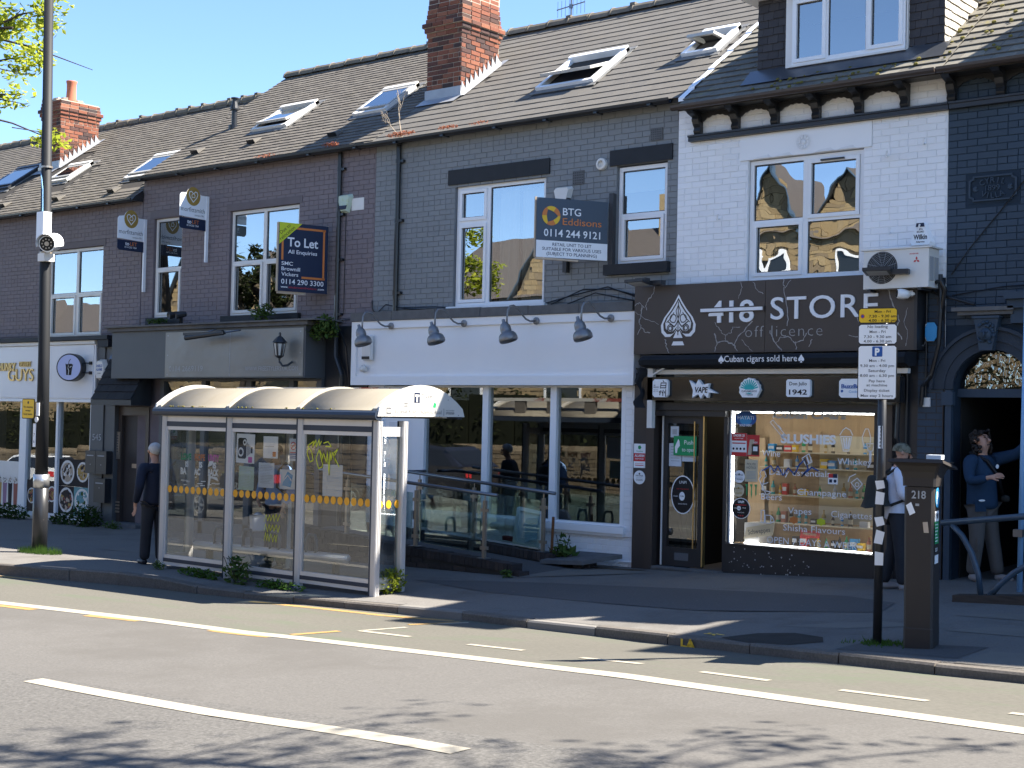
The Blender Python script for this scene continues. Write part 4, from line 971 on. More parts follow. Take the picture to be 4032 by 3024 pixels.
for q in ([(-12.7,-.03,3.33),(-12.2,-.05,3.42),(-11.6,-.03,3.52),(-11.05,-.03,3.34)],[(-12.6,-.03,3.31),(-12.0,-.06,3.50),(-11.5,-.05,3.48),(-11.02,-.03,3.36)],[(-16.1,-.03,3.32),(-15.9,-.08,3.42),(-15.5,-.05,3.34),(-15.0,-.03,3.31)],[(-12.3,-.04,3.3),(-11.8,-.05,3.44),(-11.1,-.03,3.30)],[(-15.6,-.05,3.36),(-14.9,-.06,3.35),(-14.2,-.04,3.31)]): s.tube(q, .009, 5)
s.build('cable', M['gutter'], HC)

# --- white house over the corner store
HD = thing('terraced_house', (-8.6,0,gz(-8.6)), 'white painted house with black bracketed eaves above the 418 store', 'house')
opsD = [(-9.40,-7.77,3.50,5.09), (-10.7,-7.45,-.4,1.9)]
brickwall(HD, 'wall', -10.49, -6.69, 1.9, 5.92, 0, opsD, M['brick_white'], M['mortar_white'], skip=[(-9.52,-7.66,5.09,5.42),(-10.49,-6.9,1,3.4)])
shell(HD, -10.47, -6.7, -1, 5.8, floor=2.6)
s = MB(); s.box(-9.52,-7.66,-.014,.1,5.092,5.418); LD = s.build('lintel', M['white'], HD)
s = MB()
for k in range(10): 
    a = 2*math.pi*k/10; s.prism([(math.cos(a-.22)*.045,math.sin(a-.22)*.045),(math.cos(a-.24)*.085,math.sin(a-.24)*.085),(math.cos(a+.24)*.085,math.sin(a+.24)*.085),(math.cos(a+.22)*.045,math.sin(a+.22)*.045)], (-8.59,-.015,5.245), (1,0,0), (0,0,1), (0,-.012,0))
s.disc((-8.59,-.0285,5.245), (1,0,0), (0,0,1), .10, 24, r0=.088); s.lathe([(.035,0),(.03,.012),(.01,.02)], (-8.59,-.015,5.245), 12, axis=(0,-1,0)); s.build('rosette', M['mortar_white'], LD)
s = MB()
for a, c in ((-9.30,-9.04),(-9.0,-8.74),(-8.43,-8.15),(-8.12,-7.86)): s.prism([(a,5.095),(c,5.095),(c-.03,5.115),((a+c)/2+.08,5.135),(a+.05,5.12)], (0,-.0145,0), (1,0,0), (0,0,1), (0,-.01,0))
s.build('carved_trim', M['mortar_white'], LD)
window(HD, -9.39,-7.78,3.51,5.08, [(-9.33,-8.62,4.29,5.02,0),(-9.33,-8.62,3.56,4.25,1),(-8.55,-7.84,4.27,5.02,1),(-8.55,-7.84,3.56,4.23,0)], mull=[(-8.62,-8.55,3.565,5.025),(-9.335,-8.621,4.25,4.29),(-8.549,-7.835,4.23,4.27)], mats=('upvc','pane_wavy'), handle=False)
DH = MB(); DH.box(-8.36,-8.04,-.0,.03,4.985,5.005); DH.build('trickle_vent', M['gutter'], HD)
s = MB()
for x, z in ((-9.82,4.35),(-7.45,4.95),(-6.98,5.05),(-7.4,4.0),(-7.02,4.02)): s.tube([(x,-.005,z),(x,-.07,z-.02),(x+.03,-.09,z+.05)], .012, 6)
s.build('wall_hook', M['mortar_white'], HD)
RD = roof_part(HD, -10.24, -6.6, -.42, 6.137, 3.35, M['slate_moss'], .28, .2, .013, skip=[(-9.36,-6.78,.5,6)], jitter=.006, nind=220)
s = MB(); s.prism([(-.06,5.80),(-.44,5.80),(-.44,5.835),(-.06,5.86)], (-10.24,0,0), (0,1,0), (0,0,1), (3.55,0,0)); s.build('soffit', M['black'], HD)
gutter(HD, -10.3, -6.66, -.47, 5.83, M['brown_gutter'], .055)
def bracketed_eaves(house, x0, x1, xs, m):
    s = MB(); s.box(x0,x1,-.09,-.001,5.42,5.475); s.box(x0,x1,-.11,-.001,5.476,5.50); s.build('eaves_band', m, house)
    for x in xs:
        c = MB(); c.prism([(-.002,5.502),(-.06,5.502),(-.09,5.55),(-.07,5.60),(-.11,5.64),(-.14,5.70),(-.13,5.73),(-.24,5.76),(-.30,5.80),(-.002,5.80)], (x-.05,0,0), (0,1,0), (0,0,1), (.10,0,0)); c.build('eaves_bracket', m, house)
    for a, c in zip(xs, xs[1:]):
        p = MB(); w = c-a-.1; n = 12; pts = [(a+.05,5.80),(c-.05,5.80)]
        for i in range(n+1):
            t = i/n; x = c-.05-w*t; z = 5.755-.09*abs(2*t-1)**2.2; pts.append((x, z-.012*(i%2)))
        p.prism(pts, (0,-.03,0), (1,0,0), (0,0,1), (0,-.02,0)); p.build('fretwork', m, house)
bracketed_eaves(HD, -10.28, -6.66, [-10.15,-9.57,-8.99,-8.40,-7.82,-7.22], M['black'])
# dormer
dx0, dx1 = -9.34, -6.80
s = MB(); s.box(dx0,-8.9,.1,.2,6.20,7.2); s.box(-7.24,dx1,.1,.2,6.18,7.2); s.box(-8.9,-7.24,.1,.2,6.18,6.255); s.box(-8.9,-7.24,.11,.2,7.14,7.2)
yc = (7.2-6.137)/.729
s.prism([(.1,6.19),(.1,7.2),(yc,7.2)], (dx1-.1,0,0), (0,1,0), (0,0,1), (.095,0,0)); s.prism([(.1,6.19),(.1,7.2),(yc,7.2)], (dx0+.005,0,0), (0,1,0), (0,0,1), (.095,0,0))
DM = s.build('dormer', M['slate_dark'], HD)
SDM = M['slate_dark']
slates(DM, dx0, -8.905, (0,.099,6.2), (0,0,1), (0,-1,0), 1.0, .15, .105, .009, SDM, nind=60)
slates(DM, -7.235, dx1+.015, (0,.099,6.18), (0,0,1), (0,-1,0), 1.02, .15, .105, .009, SDM, nind=60)
slates(DM, .1, yc, (dx1-.004,0,6.18), (0,0,1), (1,0,0), 1.02, .15, .105, .009, mat('cheek_slate',(.50,.46,.39),.75,.2,isl=.12,bump=.3), nind=60, ax=(0,1,0), clip=lambda s, y: 6.137+.729*y < 6.18+s+.05)
s = MB(); s.box(dx0-.16,dx1+.14,-.12,yc+.1,7.205,7.32); s.build('dormer_roof', M['white'], DM)
s = MB(); s.box(dx0-.18,dx1+.16,-.14,yc+.1,7.322,7.42); s.build('dormer_felt', M['black'], DM)
s = MB(); s.box(-8.9,-8.81,.04,.098,6.17,7.2); s.box(-7.25,-7.235,.04,.098,6.17,7.2); s.box(-8.87,-7.25,.0,.098,6.235,6.262); s.build('dormer_trim', M['upvc_dirty'], DM)
window(HD, -8.80,-7.26,6.265,7.14, [(-8.78,-8.32,6.29,7.1,1),(-8.29,-7.78,6.31,7.1,0),(-7.75,-7.29,6.31,7.1,1)], y=.02, mull=[(-8.32,-8.29,6.32,7.085),(-7.78,-7.75,6.32,7.085)], mats=('upvc','pane'), handle=False)
l = MB(); pa, pb = RP(0,.1,h=.03), RP(0,-.16,h=.035)
l.add([(dx0-.1,pa.y,pa.z+.05),(dx1+.1,pa.y,pa.z+.05),(dx1+.1,pb.y,pb.z),(dx0-.1,pb.y,pb.z)], [(0,1,2,3)]); l.build('lead_apron', M['steel_dark'], DM)
# shopfront of the store
s = MB(); s.box(-11.07,-10.85,-.09,.1,-.6,2.3); s.build('pilaster', M['store_sign'], HD)
for q in ((-10.845,-10.72,-.12,.1,-.6,2.3),(-7.44,-7.30,-.10,.1,-.5,1.9)): MB().box(*q).build('moulded_post', M['brown_gutter'], HD)
s = MB(); s.box(-10.72,-7.44,-.14,-.02,1.80,1.90); s.box(-10.72,-9.62,-.1,.1,1.72,1.795); s.box(-9.66,-9.605,-.06,.06,-.36,1.715); s.box(-9.605,-7.44,-.06,.06,1.80,1.9); s.box(-7.555,-7.44,-.05,.06,-.32,1.80); s.build('shop_frame', M['black'], HD)
s = MB(); s.box(-9.605,-7.44,-.07,.1,-.5,.05); s.box(-9.605,-7.5,-.095,.08,.0505,.068); s.build('stall_riser', M['black'], HD)
s = MB()
for i in range(60): s.disc((rnd.uniform(-9.55,-8.2),-.0715,-.3+.5*rnd.random()**2), (1,0,0), (0,0,1), rnd.uniform(.003,.012), 6)
s.build('chipped_paint', M['ink_pale'], HD, kind='stuff')
s = MB(); s.box(-10.72,-9.62,-.14,.1,-.55,-.34); s.box(-10.7,-9.64,-.16,.0,-.339,-.31); s.build('doorstep', M['lintel_grey'], HD)
# the store's glazed door leaf, its neighbour standing open
s = MB(); s.box(-10.62,-10.555,-.02,.05,-.3,1.72); s.box(-10.07,-10.0,-.02,.05,-.3,1.72); s.box(-10.555,-10.07,-.02,.05,1.62,1.72); s.box(-10.555,-10.07,-.02,.05,-.3,-.05)
DD = s.build('door', M['black'], HD)
s = MB(); s.quad((-10.555,.01,-.05),(-10.07,.01,-.05),(-10.07,.01,1.62),(-10.555,.01,1.62)); s.build('pane', M['pane_shop'], DD)
s = MB(); s.box(-10.645,-10.625,-.03,.03,-.3,1.75); s.build('worn_edge', M['upvc_dirty'], DD)
s = MB(); s.box(-10.14,-10.125,-.03,-.0205,-.05,1.65); s.box(-9.995,-9.975,-.035,.03,-.28,1.74); s.build('brass_edge', M['gold_metal'], DD)
s = MB(); s.box(-10.42,-10.2,-.026,-.0205,-.22,-.12); s.build('letter_plate', M['ink_grey'], DD)
t = MB(); Y0 = .004
t.disc((-10.32,Y0,.66), (1,0,0), (0,0,1), .185, 26, 1, .26); t.disc((-10.32,Y0-.001,.66), (1,0,0), (0,0,1), .17, 26, 0, .245)
t.text('UNPI', (-10.32,Y0-.002,.81), (1,0,0), (0,0,1), .04, .11, 1); t.text('ONE TWO MARKET', (-10.32,Y0-.002,.73), (1,0,0), (0,0,1), .016, .2, 2); t.disc((-10.33,Y0-.002,.64), (1,0,0), (0,0,1), .045, 16, 1, .06); t.text('CUBA', (-10.33,Y0-.003,.63), (1,0,0), (0,0,1), .022, .07, 0); t.text('CUBA', (-10.43,Y0-.002,.63), (1,0,0), (0,0,1), .018, .07, 1); t.text('SINGLE PIECES', (-10.32,Y0-.002,.53), (1,0,0), (0,0,1), .016, .14, 1)
for a, c, p, q in ((-10.55,-10.35,1.04,1.35),(-10.34,-10.13,1.11,1.35),(-10.53,-10.40,1.43,1.58)):
    t.add([(a,Y0,p),(c,Y0,p),(c,Y0,q),(a,Y0,q)], [(0,1,2,3)], 3)
    for i in range(6): z = q-.05-i*(q-p-.08)/6; t.add([(a+.03,Y0-.001,z),(c-.03,Y0-.001,z),(c-.03,Y0-.001,z+.008),(a+.03,Y0-.001,z+.008)], [(0,1,2,3)], 4)
t.build('door_sticker', [M['ink'],M['vinyl_white'],M['ink_red'],M['paper'],M['ink_pale']], DD)
s = MB(); s.box(-9.655,-9.615,.1,2.9,-.45,2.5); s.build('light_baffle', M['interior'], HD)  # added dark wall that keeps the display light out of the doorway
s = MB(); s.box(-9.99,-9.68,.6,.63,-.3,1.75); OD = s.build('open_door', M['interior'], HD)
t = MB(); t.text('NICOTINE', (-9.83,.597,1.5), (1,0,0), (0,0,1), .045, .22, 0); t.text('POUCHES', (-9.83,.597,1.41), (1,0,0), (0,0,1), .045, .24, 0); t.text('SOLD HERE', (-9.83,.597,1.05), (1,0,0), (0,0,1), .05, .24, 0)
for i in range(3): t.disc((-9.92+.09*i,.5965,1.25), (1,0,0), (0,0,1), .07, 14, 1)
t.build('lettering', [M['ink_pale'],M['ink_red']], OD)
# store window
s = MB(); s.box(-9.605,-9.58,.0,.03,.07,1.8)
WN = s.build('shop_window', M['upvc'], HD)
s = MB(); s.quad((-9.58,.02,.07),(-7.555,.02,.07),(-7.555,.02,1.80),(-9.58,.02,1.80)); PN = s.build('pane', M['pane_store'], WN)
s = MB(); s.box(-9.58,-9.56,.03,.045,.08,1.79); s.box(-7.6,-7.58,.5,.515,.08,1.79); s.box(-9.55,-7.6,.06,.075,1.775,1.79); s.box(-9.4,-7.6,.06,.07,.075,.083); s.build('led_strip', M['led'], WN)

# --- navy house with the carved name stone
HE = thing('terraced_house', (-4.5,0,gz(-4.5)), 'dark navy painted house with carved name stone over an arched doorway', 'house')
opsE = [(-6.58,-5.66,-.3,2.56), (-6.46,-5.82,4.27,4.62)]
brickwall(HE, 'wall', -6.69, 7, -.5, 5.92, 0, opsE, M['brick_navy'], M['mortar_navy'], bl=.24, bh=.0815, skip=[(-6.75,-5.6,1.6,2.85)])
shell(HE, -6.65, 7, -.6, 5.8, yb=6.8, floor=3.3)
b = MB(); R = .46; cx, cz = -6.12, 2.09
arc = [(cx+R*math.cos(math.pi*i/16), cz+R*math.sin(math.pi*i/16)) for i in range(17)]
b.prism([(-6.58,2.56)]+arc[8:][::-1]+[(cx,2.56)], (0,.02,0), (1,0,0), (0,0,1), (0,.2,0))
b.prism([(cx,2.56)]+arc[:9][::-1]+[(-5.66,2.56)], (0,.02,0), (1,0,0), (0,0,1), (0,.2,0))
b.build('spandrel', M['mortar_navy'], HE)
b = MB(); Ro, Rm = .72, .70
def ring(r0, r1, ya, yb):
    for i in range(20):
        a, c = math.pi*i/20, math.pi*(i+1)/20
        P = [(cx+r*math.cos(t), cz+r*math.sin(t)) for r, t in ((r0,a),(r1,a),(r1,c),(r0,c))]
        b.prism(P, (0,ya,0), (1,0,0), (0,0,1), (0,yb-ya,0))
ring(.462,.56,-.035,-.001); ring(.561,.69,-.05,-.001); ring(.691,.73,-.085,-.001)
AR = b.build('arch', mat('navy_stone',(.034,.045,.06),.7,.3,var=.15,bump=.3), HE)
b = MB(); b.box(-6.66,-6.585,-.06,.3,-.3,2.08); b.box(-5.655,-5.58,-.06,.3,-.3,2.08); b.box(-6.7,-6.56,-.08,.0,1.9,2.06); b.build('door_jamb', M['brick_navy'], HE)
b = MB(); b.box(-6.58,-5.66,.12,.2,2.0,2.1); b.build('transom', M['brick_navy'], HE)
b = MB(); pts = [(cx+(R-.02)*math.cos(math.pi*i/16), cz+.01+(R-.02)*math.sin(math.pi*i/16)) for i in range(17)]
b.add([(x,.16,z) for x, z in pts], [tuple(range(17))]); b.build('fanlight', glass('rippled_fanlight', .16, (.3,.32,.32), wave=.01, ws=9), HE)
b = MB(); b.prism([(-.145,0),(.145,0),(.075,-.37),(-.075,-.37)], (-6.155,-.13,2.91), (1,0,0), (0,0,1), (0,.13,0)); b.box(-6.315,-5.995,-.15,-.001,2.912,2.94)
KS = b.build('keystone', M['brick_navy'], HE)
b = MB()                                                            # carved face
b.lathe([(.0,.06),(.05,.05),(.075,.02),(.08,0)], (-6.155,-.13,2.72), 14, axis=(0,-1,0)); b.obox((-6.155,-.195,2.72), (.01,0,0), (0,.012,0), (0,0,.035)); b.box(-6.18,-6.13,-.185,-.165,2.665,2.675)
for sx in (-1,1): b.lathe([(.014,0),(.01,.012)], (-6.155+sx*.03,-.18,2.745), 8, axis=(0,-1,0))
for i in range(26):
    a = rnd.random()*6.28; r = rnd.uniform(.075,.12); b.lathe([(.022,0),(.016,.018),(.0,.024)], (-6.155+r*math.cos(a)*.9,-.13,2.74+r*1.1*math.sin(a)), 6, axis=(0,-1,0))
b.build('carved_face', M['brick_navy'], KS, smooth=True)
b = MB(); b.box(-6.56,-5.83,-.16,-.001,3.0,3.045); b.box(-6.5,-5.85,-.12,-.001,2.955,2.998); b.build('ledge', M['lintel_grey'], HE)
b = MB(); b.box(-5.92,-3,-.22,-.001,3.12,3.2); b.box(-5.9,-3,-.16,-.001,3.02,3.118); b.box(-5.88,-3,-.1,-.001,2.85,3.018); b.build('cornice', M['brick_navy'], HE)
# name stone
b = MB(); b.box(-6.46,-5.82,.0,.05,4.27,4.62); NS = b.build('name_stone', M['mortar_navy'], HE)
def chamf(w, h, k): return [(-w+k,-h),(w-k,-h),(w-k,-h+k*.5),(w,-h+k),(w,h-k),(w-k,h-k*.5),(w-k,h),(-w+k,h),(-w+k,h-k*.5),(-w,h-k),(-w,-h+k),(-w+k,-h+k*.5)]
b = MB(); o = chamf(.285,.15,.05); i_ = chamf(.262,.13,.045); C0 = Vector((-6.14,-.0005,4.445)); V = []
for q in (o, i_): V += [C0+Vector((x,0,z)) for x, z in q]
for q in (o, i_): V += [C0+Vector((x,-.022,z)) for x, z in q]
n = 12; F = []
for k in range(n):
    j = (k+1) % n; F += [(2*n+k,2*n+j,3*n+j,3*n+k),(k,j,2*n+j,2*n+k),(n+k,3*n+k,3*n+j,n+j)]
b.add(V, F); b.build('moulding', M['brick_navy'], NS)
b = MB(); X, Z = Vector((1,0,0)), Vector((0,0,1))
def arctext(word, r, sgn, ang, h, zc):
    m = (len(word)-1)/2
    for k, ch in enumerate(word):
        a = (k-m)*ang; ux = Vector((math.cos(a),0,-sgn*math.sin(a))); uz = Vector((sgn*math.sin(a),0,math.cos(a)))
        b.text(ch, Vector((-6.14,-.001,zc))+Vector((math.sin(a)*r,0,sgn*(math.cos(a)-1)*r)), ux, uz, h, bold=.012, ext=.018)
arctext('CYRIL', .32, 1, .185, .068, 4.505); arctext('VILLA', .32, -1, .19, .066, 4.325)
b.text('1899', (-6.14,-.001,4.415), X, Z, .066, .17, bold=.012, ext=.018)
for sx in (-1, 1):
    for k in range(7): a = k*.9; b.lathe([(.016,0),(.012,.012),(0,.016)], (-6.14+sx*.205+.022*math.cos(a)*(k>0),-.001,4.445+.022*math.sin(a)*(k>0)), 7, axis=(0,-1,0))
b.build('carving', M['brick_navy'], NS)
RE = roof_part(HE, -6.58, 7.2, -.42, 6.137, 3.35, M['slate_moss'], .28, .2, .013, jitter=.006, nind=160)
gutter(HE, -6.64, 7, -.47, 5.83, M['brown_gutter'], .055)
b = MB(); b.prism([(-.06,5.80),(-.44,5.80),(-.44,5.835),(-.06,5.86)], (-6.66,0,0), (0,1,0), (0,0,1), (13,0,0)); b.build('soffit', M['black'], HE)
bracketed_eaves(HE, -6.65, -3, [-6.63,-6.04,-5.45,-4.87], M['black'])
# dark pier between the store and the navy house, with its tangle of pipes
b = MB(); b.box(-7.30,-6.695,-.02,.2,-.45,3.42); b.build('dark_pier', M['black'], HD)
brickwall(HD, 'pier', -7.02, -6.70, -.45, 3.4, -.021, [], M['brick_navy'], M['mortar_navy'], nind=40, thick=.1)
b = MB()
for q, r in (([(-6.72,-.1,3.45),(-6.70,-.12,3.0),(-6.72,-.12,2.62),(-6.82,-.1,2.25),(-6.93,-.08,2.12),(-6.95,-.07,1.9)],.028),([(-6.90,-.06,3.3),(-6.9,-.06,2.0)],.012),([(-7.13,-.06,2.5),(-7.14,-.06,.5)],.016),([(-7.2,-.12,2.4),(-7.22,-.14,1.5),(-7.2,-.12,1.42)],.03),([(-7.0,-.05,3.32),(-6.7,-.1,3.2),(-6.3,-.1,3.08)],.02)): b.tube(q, r, 8)
b.build('pipe', M['gutter'], HD)
b = MB()
for q in ([(-7.05,-.1,2.62),(-6.98,-.16,2.66),(-6.92,-.1,2.6),(-6.9,-.08,2.66)],[(-7.03,-.13,2.6),(-7.08,-.12,2.4),(-7.12,-.1,2.25)],[(-7.1,-.2,3.1),(-7.0,-.2,2.9),(-7.12,-.16,2.3)]): b.tube(q, .008, 5)
b.build('cable', M['lintel_grey'], HD)
b = MB()
for q in ([(-6.6,-.03,3.2),(-6.0,-.03,3.28),(-5.3,-.03,3.3)],[(-6.62,-.02,3.45),(-6.4,-.02,3.75),(-6.05,-.02,4.15),(-5.6,-.02,4.7)]): b.tube(q, .008, 5)
b.build('cable', M['gutter'], HE)
# ------------------------------------------------------------------ things fixed to the fronts
UX, UZ = Vector((1,0,0)), Vector((0,0,1))
# the store's big sign
t = thing('shop_sign', (-9,-.2,2.55), 'wide dark brown 418 STORE off licence sign with spade and pale cracks', 'shop sign')
b = MB(); b.box(-10.98,-8.97,-.26,-.03,2.55,3.475); b.box(-8.965,-6.97,-.26,-.03,2.55,3.475); b.build('sign_board', M['store_sign'], t)
b = MB(); b.box(-6.968,-6.93,-.27,-.02,2.55,3.50); b.build('sign_end', M['black'], t)
YS = -.262
b = MB()
def spade(cx, cz, w, h, y, m, rim=None):
    def half(s, k): 
        P = [(0,.5),(.10,.36),(.24,.20),(.40,.05),(.49,-.10),(.47,-.24),(.36,-.33),(.22,-.33),(.10,-.25),(.045,-.19),(.07,-.32),(.16,-.47),(.18,-.5),(0,-.5)]
        return [(cx+s*k*x*w, cz+k*z*h) for x, z in P]
    P = half(1, 1)+half(-1, 1)[::-1][1:-1]
    return P
P = spade(-10.27, 3.0, .56, .68, 0, 0)
b.add([(x,YS-.003,z) for x, z in P], [tuple(range(len(P)))], 0)
Q = [(-10.27+(x+10.27)*.86, 3.005+(z-3.0)*.86) for x, z in P]; b.add([(x,YS-.004,z) for x, z in Q], [tuple(range(len(Q)))], 1)
Q = [(-10.27+(x+10.27)*.74, 3.01+(z-3.0)*.74) for x, z in P]; b.add([(x,YS-.005,z) for x, z in Q], [tuple(range(len(Q)))], 0)
o = Vector((-10.27,YS-.006,3.0)); nn = Vector((0,0,0))
for s in (-1, 1):                                                    # scrolls inside the spade
    b.strip([(s*.0,.20),(s*.035,.12),(s*.02,.06),(0,.02)], .012, o, UX, UZ, nn, 1)
    for r0, c0 in ((.055,(.075,.02)),(.05,(.12,-.11)),(.03,(.12,-.11))):
        b.strip([(s*(c0[0]+r0*math.cos(a*.5)*(1-a*.03)), c0[1]+r0*math.sin(a*.5)) for a in range(-4, 9)], .014, o, UX, UZ, nn, 1)
    b.strip([(0,.0),(s*.03,-.06),(s*.06,-.09),(s*.16,-.02)], .016, o, UX, UZ, nn, 1); b.strip([(0,-.16),(s*.04,-.12),(s*.07,-.17),(s*.11,-.18)], .014, o, UX, UZ, nn, 1); b.strip([(s*.07,.10),(s*.12,.02),(s*.18,-.03)], .012, o, UX, UZ, nn, 1)
b.strip([(0,.24),(0,-.2)], .014, o, UX, UZ, nn, 1)
b.build('spade_emblem', [M['letter'], M['store_sign']], t)
b = MB(); b.text('418', (-9.46,YS,2.95), UX, UZ, .29, .67, bold=.014, ext=.018); b.build('lettering', M['letter'], t)
b = MB(); b.box(-9.93,-8.97,YS-.021,YS-.0195,3.075,3.148); b.build('strike_border', M['store_sign'], t)  # border in the sign colour around the strike bar
b = MB(); b.box(-9.91,-8.99,YS-.034,YS-.022,3.09,3.132); b.build('strike_bar', M['letter'], t)
b = MB(); b.text('STORE', (-8.15,YS,2.965), UX, UZ, .295, 1.46, bold=.004, ext=.018, space=1.1); b.build('lettering', M['letter'], t)
b = MB(); b.text('off licence', (-8.705,YS,2.745), UX, UZ, .155, 1.09, bold=-.018, ext=.004, space=1.15); b.build('lettering', M['letter_grey'], t)
b = MB(); o = Vector((0,YS-.001,0)); nn = Vector((0,0,0))
def crack(pts, w, br=1):
    q = []
    for (x, z), (x2, z2) in zip(pts, pts[1:]):
        for k in range(4): f = k/4; q.append((x+(x2-x)*f+rnd.uniform(-.012,.012), z+(z2-z)*f+rnd.uniform(-.01,.01)))
    q.append(pts[-1])
    for (p, r) in zip(q, q[1:]): b.strip([p, r], w*rnd.uniform(.5,1.3), o, UX, UZ, nn)
for pts, w in (([(-10.65,3.45),(-10.7,3.35),(-10.8,3.25),(-10.78,3.15)],.012),([(-10.97,3.22),(-10.9,3.25),(-10.82,3.18)],.01),([(-10.85,3.2),(-10.88,3.08),(-10.9,2.98),(-10.86,2.92),(-10.92,2.82)],.014),([(-10.86,2.92),(-10.8,2.85),(-10.72,2.84)],.011),([(-10.96,3.12),(-10.8,3.03),(-10.65,2.98),(-10.58,2.95)],.006),([(-10.47,2.75),(-10.45,2.66),(-10.41,2.56)],.012),
    ([(-9.72,2.8),(-9.66,2.69),(-9.55,2.70),(-9.42,2.65),(-9.36,2.57)],.014),([(-9.66,2.69),(-9.70,2.57)],.012),([(-9.42,2.65),(-9.32,2.79),(-9.15,2.95)],.013),([(-9.7,2.96),(-9.64,2.85),(-9.55,2.79),(-9.47,2.8),(-9.43,2.89),(-9.33,2.88)],.008),([(-9.55,2.79),(-9.54,2.72)],.007),([(-9.32,3.47),(-9.31,3.36),(-9.36,3.25)],.007),([(-9.15,3.46),(-9.08,3.34),(-9.0,3.3)],.008),([(-8.72,3.47),(-8.7,3.38),(-8.69,3.28),(-8.64,3.05),(-8.65,2.88)],.009),([(-8.9,2.82),(-8.83,2.70),(-8.75,2.6),(-8.72,2.57)],.014),([(-8.8,2.66),(-8.75,2.74),(-8.62,2.74),(-8.55,2.66),(-8.42,2.70),(-8.38,2.78)],.01),([(-8.52,2.68),(-8.52,2.58)],.008),([(-8.35,2.62),(-8.3,2.7)],.012),([(-7.75,3.05),(-7.68,2.9)],.010),
    ([(-7.4,3.38),(-7.3,3.27),(-7.25,3.15),(-7.2,3.0),(-7.15,2.9),(-7.2,2.8),(-7.12,2.68)],.014),([(-7.3,3.27),(-7.18,3.36),(-7.08,3.42)],.012),([(-7.45,3.43),(-7.35,3.40),(-7.2,3.44)],.008),([(-7.36,3.33),(-7.28,3.42)],.014),([(-7.06,3.05),(-7.1,2.9),(-7.05,2.76),(-7.07,2.6)],.006),([(-7.2,3.3),(-7.1,3.2),(-7.0,3.18)],.008),([(-8.6,3.46),(-8.69,3.36)],.007),([(-7.8,2.74),(-7.68,2.72)],.006),([(-9.3,2.72),(-9.2,2.62),(-9.14,2.56)],.006)):
    crack(pts, w)
b.build('crack_print', M['crack'], t)
# awning rolled up over the door and window
t = thing('awning', (-9,-.2,2.3), 'rolled black cloth awning lettered Cuban cigars sold here below the 418 sign', 'awning')
b = MB(); pr = [(-.10,2.54),(-.42,2.52),(-.47,2.46),(-.44,2.39),(-.30,2.35),(-.12,2.37)]; b.prism([(y, z) for y, z in pr], (-10.62,0,0), (0,1,0), UZ, (3.62,0,0))
V = []
for i, x in enumerate((-10.84,-10.80,-10.72,-10.62)):
    k = (.25,.7,.95,1)[i]
    V += [(x, -.28+(y+.28)*k, 2.45+(z-2.45)*k-.03*(1-k)) for y, z in pr]
b.add(V, [(i*6+j, i*6+(j+1) % 6, i*6+6+(j+1) % 6, i*6+6+j) for i in range(3) for j in range(6)]); b.build('awning_cloth', M['canvas'], t, smooth=False)
b = MB(); V = []
for i in range(15):
    x = -10.84+.03*math.sin(i*.9); z = 2.36-.035*i*1.1; w = .05+.035*math.sin(i*.5+1); V += [(x-w,-.3+.02*math.sin(i),z),(x+.02,-.36,z),(x+w,-.28,z)]
b.add(V, [(i*3+j, i*3+j+1, i*3+4+j, i*3+3+j) for i in range(14) for j in range(2)]); b.build('hanging_cloth', M['canvas'], t, smooth=True)
b = MB(); b.box(-10.72,-10.64,-.30,-.22,1.55,2.36); b.box(-10.63,-7.05,-.24,-.16,2.275,2.335); b.bar((-10.66,-.3,2.25),(-10.45,-.3,2.36),.03,.02); b.build('awning_arm', M['upvc_dirty'], t)
b = MB(); b.text('Cuban cigars sold here', (-8.91,-.472,2.42), UX, Vector((0,-.1,1)).normalized(), .085, 1.04, bold=.008)
for x in (-9.475,-8.335):
    P = [(x+.25*(p+10.27)*.62*.4/.25*.6, 2.455+(z-3.0)*.155) for p, z in spade(-10.27,3.0,.56,.68,0,0)]
    b.add([(p,-.473,z) for p, z in P], [tuple(range(len(P)))])
b.build('lettering', M['letter'], t)
# black light box with brand plates
t = thing('light_box_sign', (-9,-.2,1.92), 'gloss black sign strip over the store window carrying white drink and vape plates', 'shop sign')
b = MB(); b.box(-10.80,-7.12,-.30,-.15,1.925,2.235); b.build('sign_box', M['gloss_black'], t)
YP = -.302
def plate_poly(name, P, d=.05, bits=()):
    b = MB(); b.prism(P, (0,YP,0), UX, UZ, (0,-d,0)); o = b.build('sign_plate', M['vinyl_white'], t)
    return o
def rrect(a, c, p, q, k): return [(a+k,p),(c-k,p),(c,p+k),(c,q-k),(c-k,q),(a+k,q),(a,q-k),(a,p+k)]
o = plate_poly('a', rrect(-10.60,-10.36,1.965,2.205,.03)); y = YP-.052; b = MB()
for q in (((.03,.09),(.045,.075)),((.0,.06),(.08,.06)),((.0,.06),(-.01,-.01)),((.08,.06),(.075,-.01)),((.0,.025),(.07,.025)),((-.005,-.005),(.07,-.005)),((.0,-.04),(-.02,-.1)),((.035,-.035),(.03,-.11)),((.075,-.03),(.075,-.12)),((-.02,-.05),(-.025,-.07)),((.015,-.055),(.022,-.075)),((.055,-.055),(.06,-.075))): b.strip(q, .012, (-10.465,y,2.095), UX, UZ, (0,0,0))
b.text('THE', (-10.585,y,2.115), UX, UZ, .016, .03, align='L', bold=.02); b.text('HAKUSHU', (-10.585,y,2.09), UX, UZ, .018, .085, align='L', bold=.02); b.text('single malt', (-10.585,y,2.06), UX, UZ, .012, .07, align='L'); b.text('japanese whisky', (-10.585,y,2.04), UX, UZ, .012, .08, align='L')
b.build('lettering', M['ink'], o)
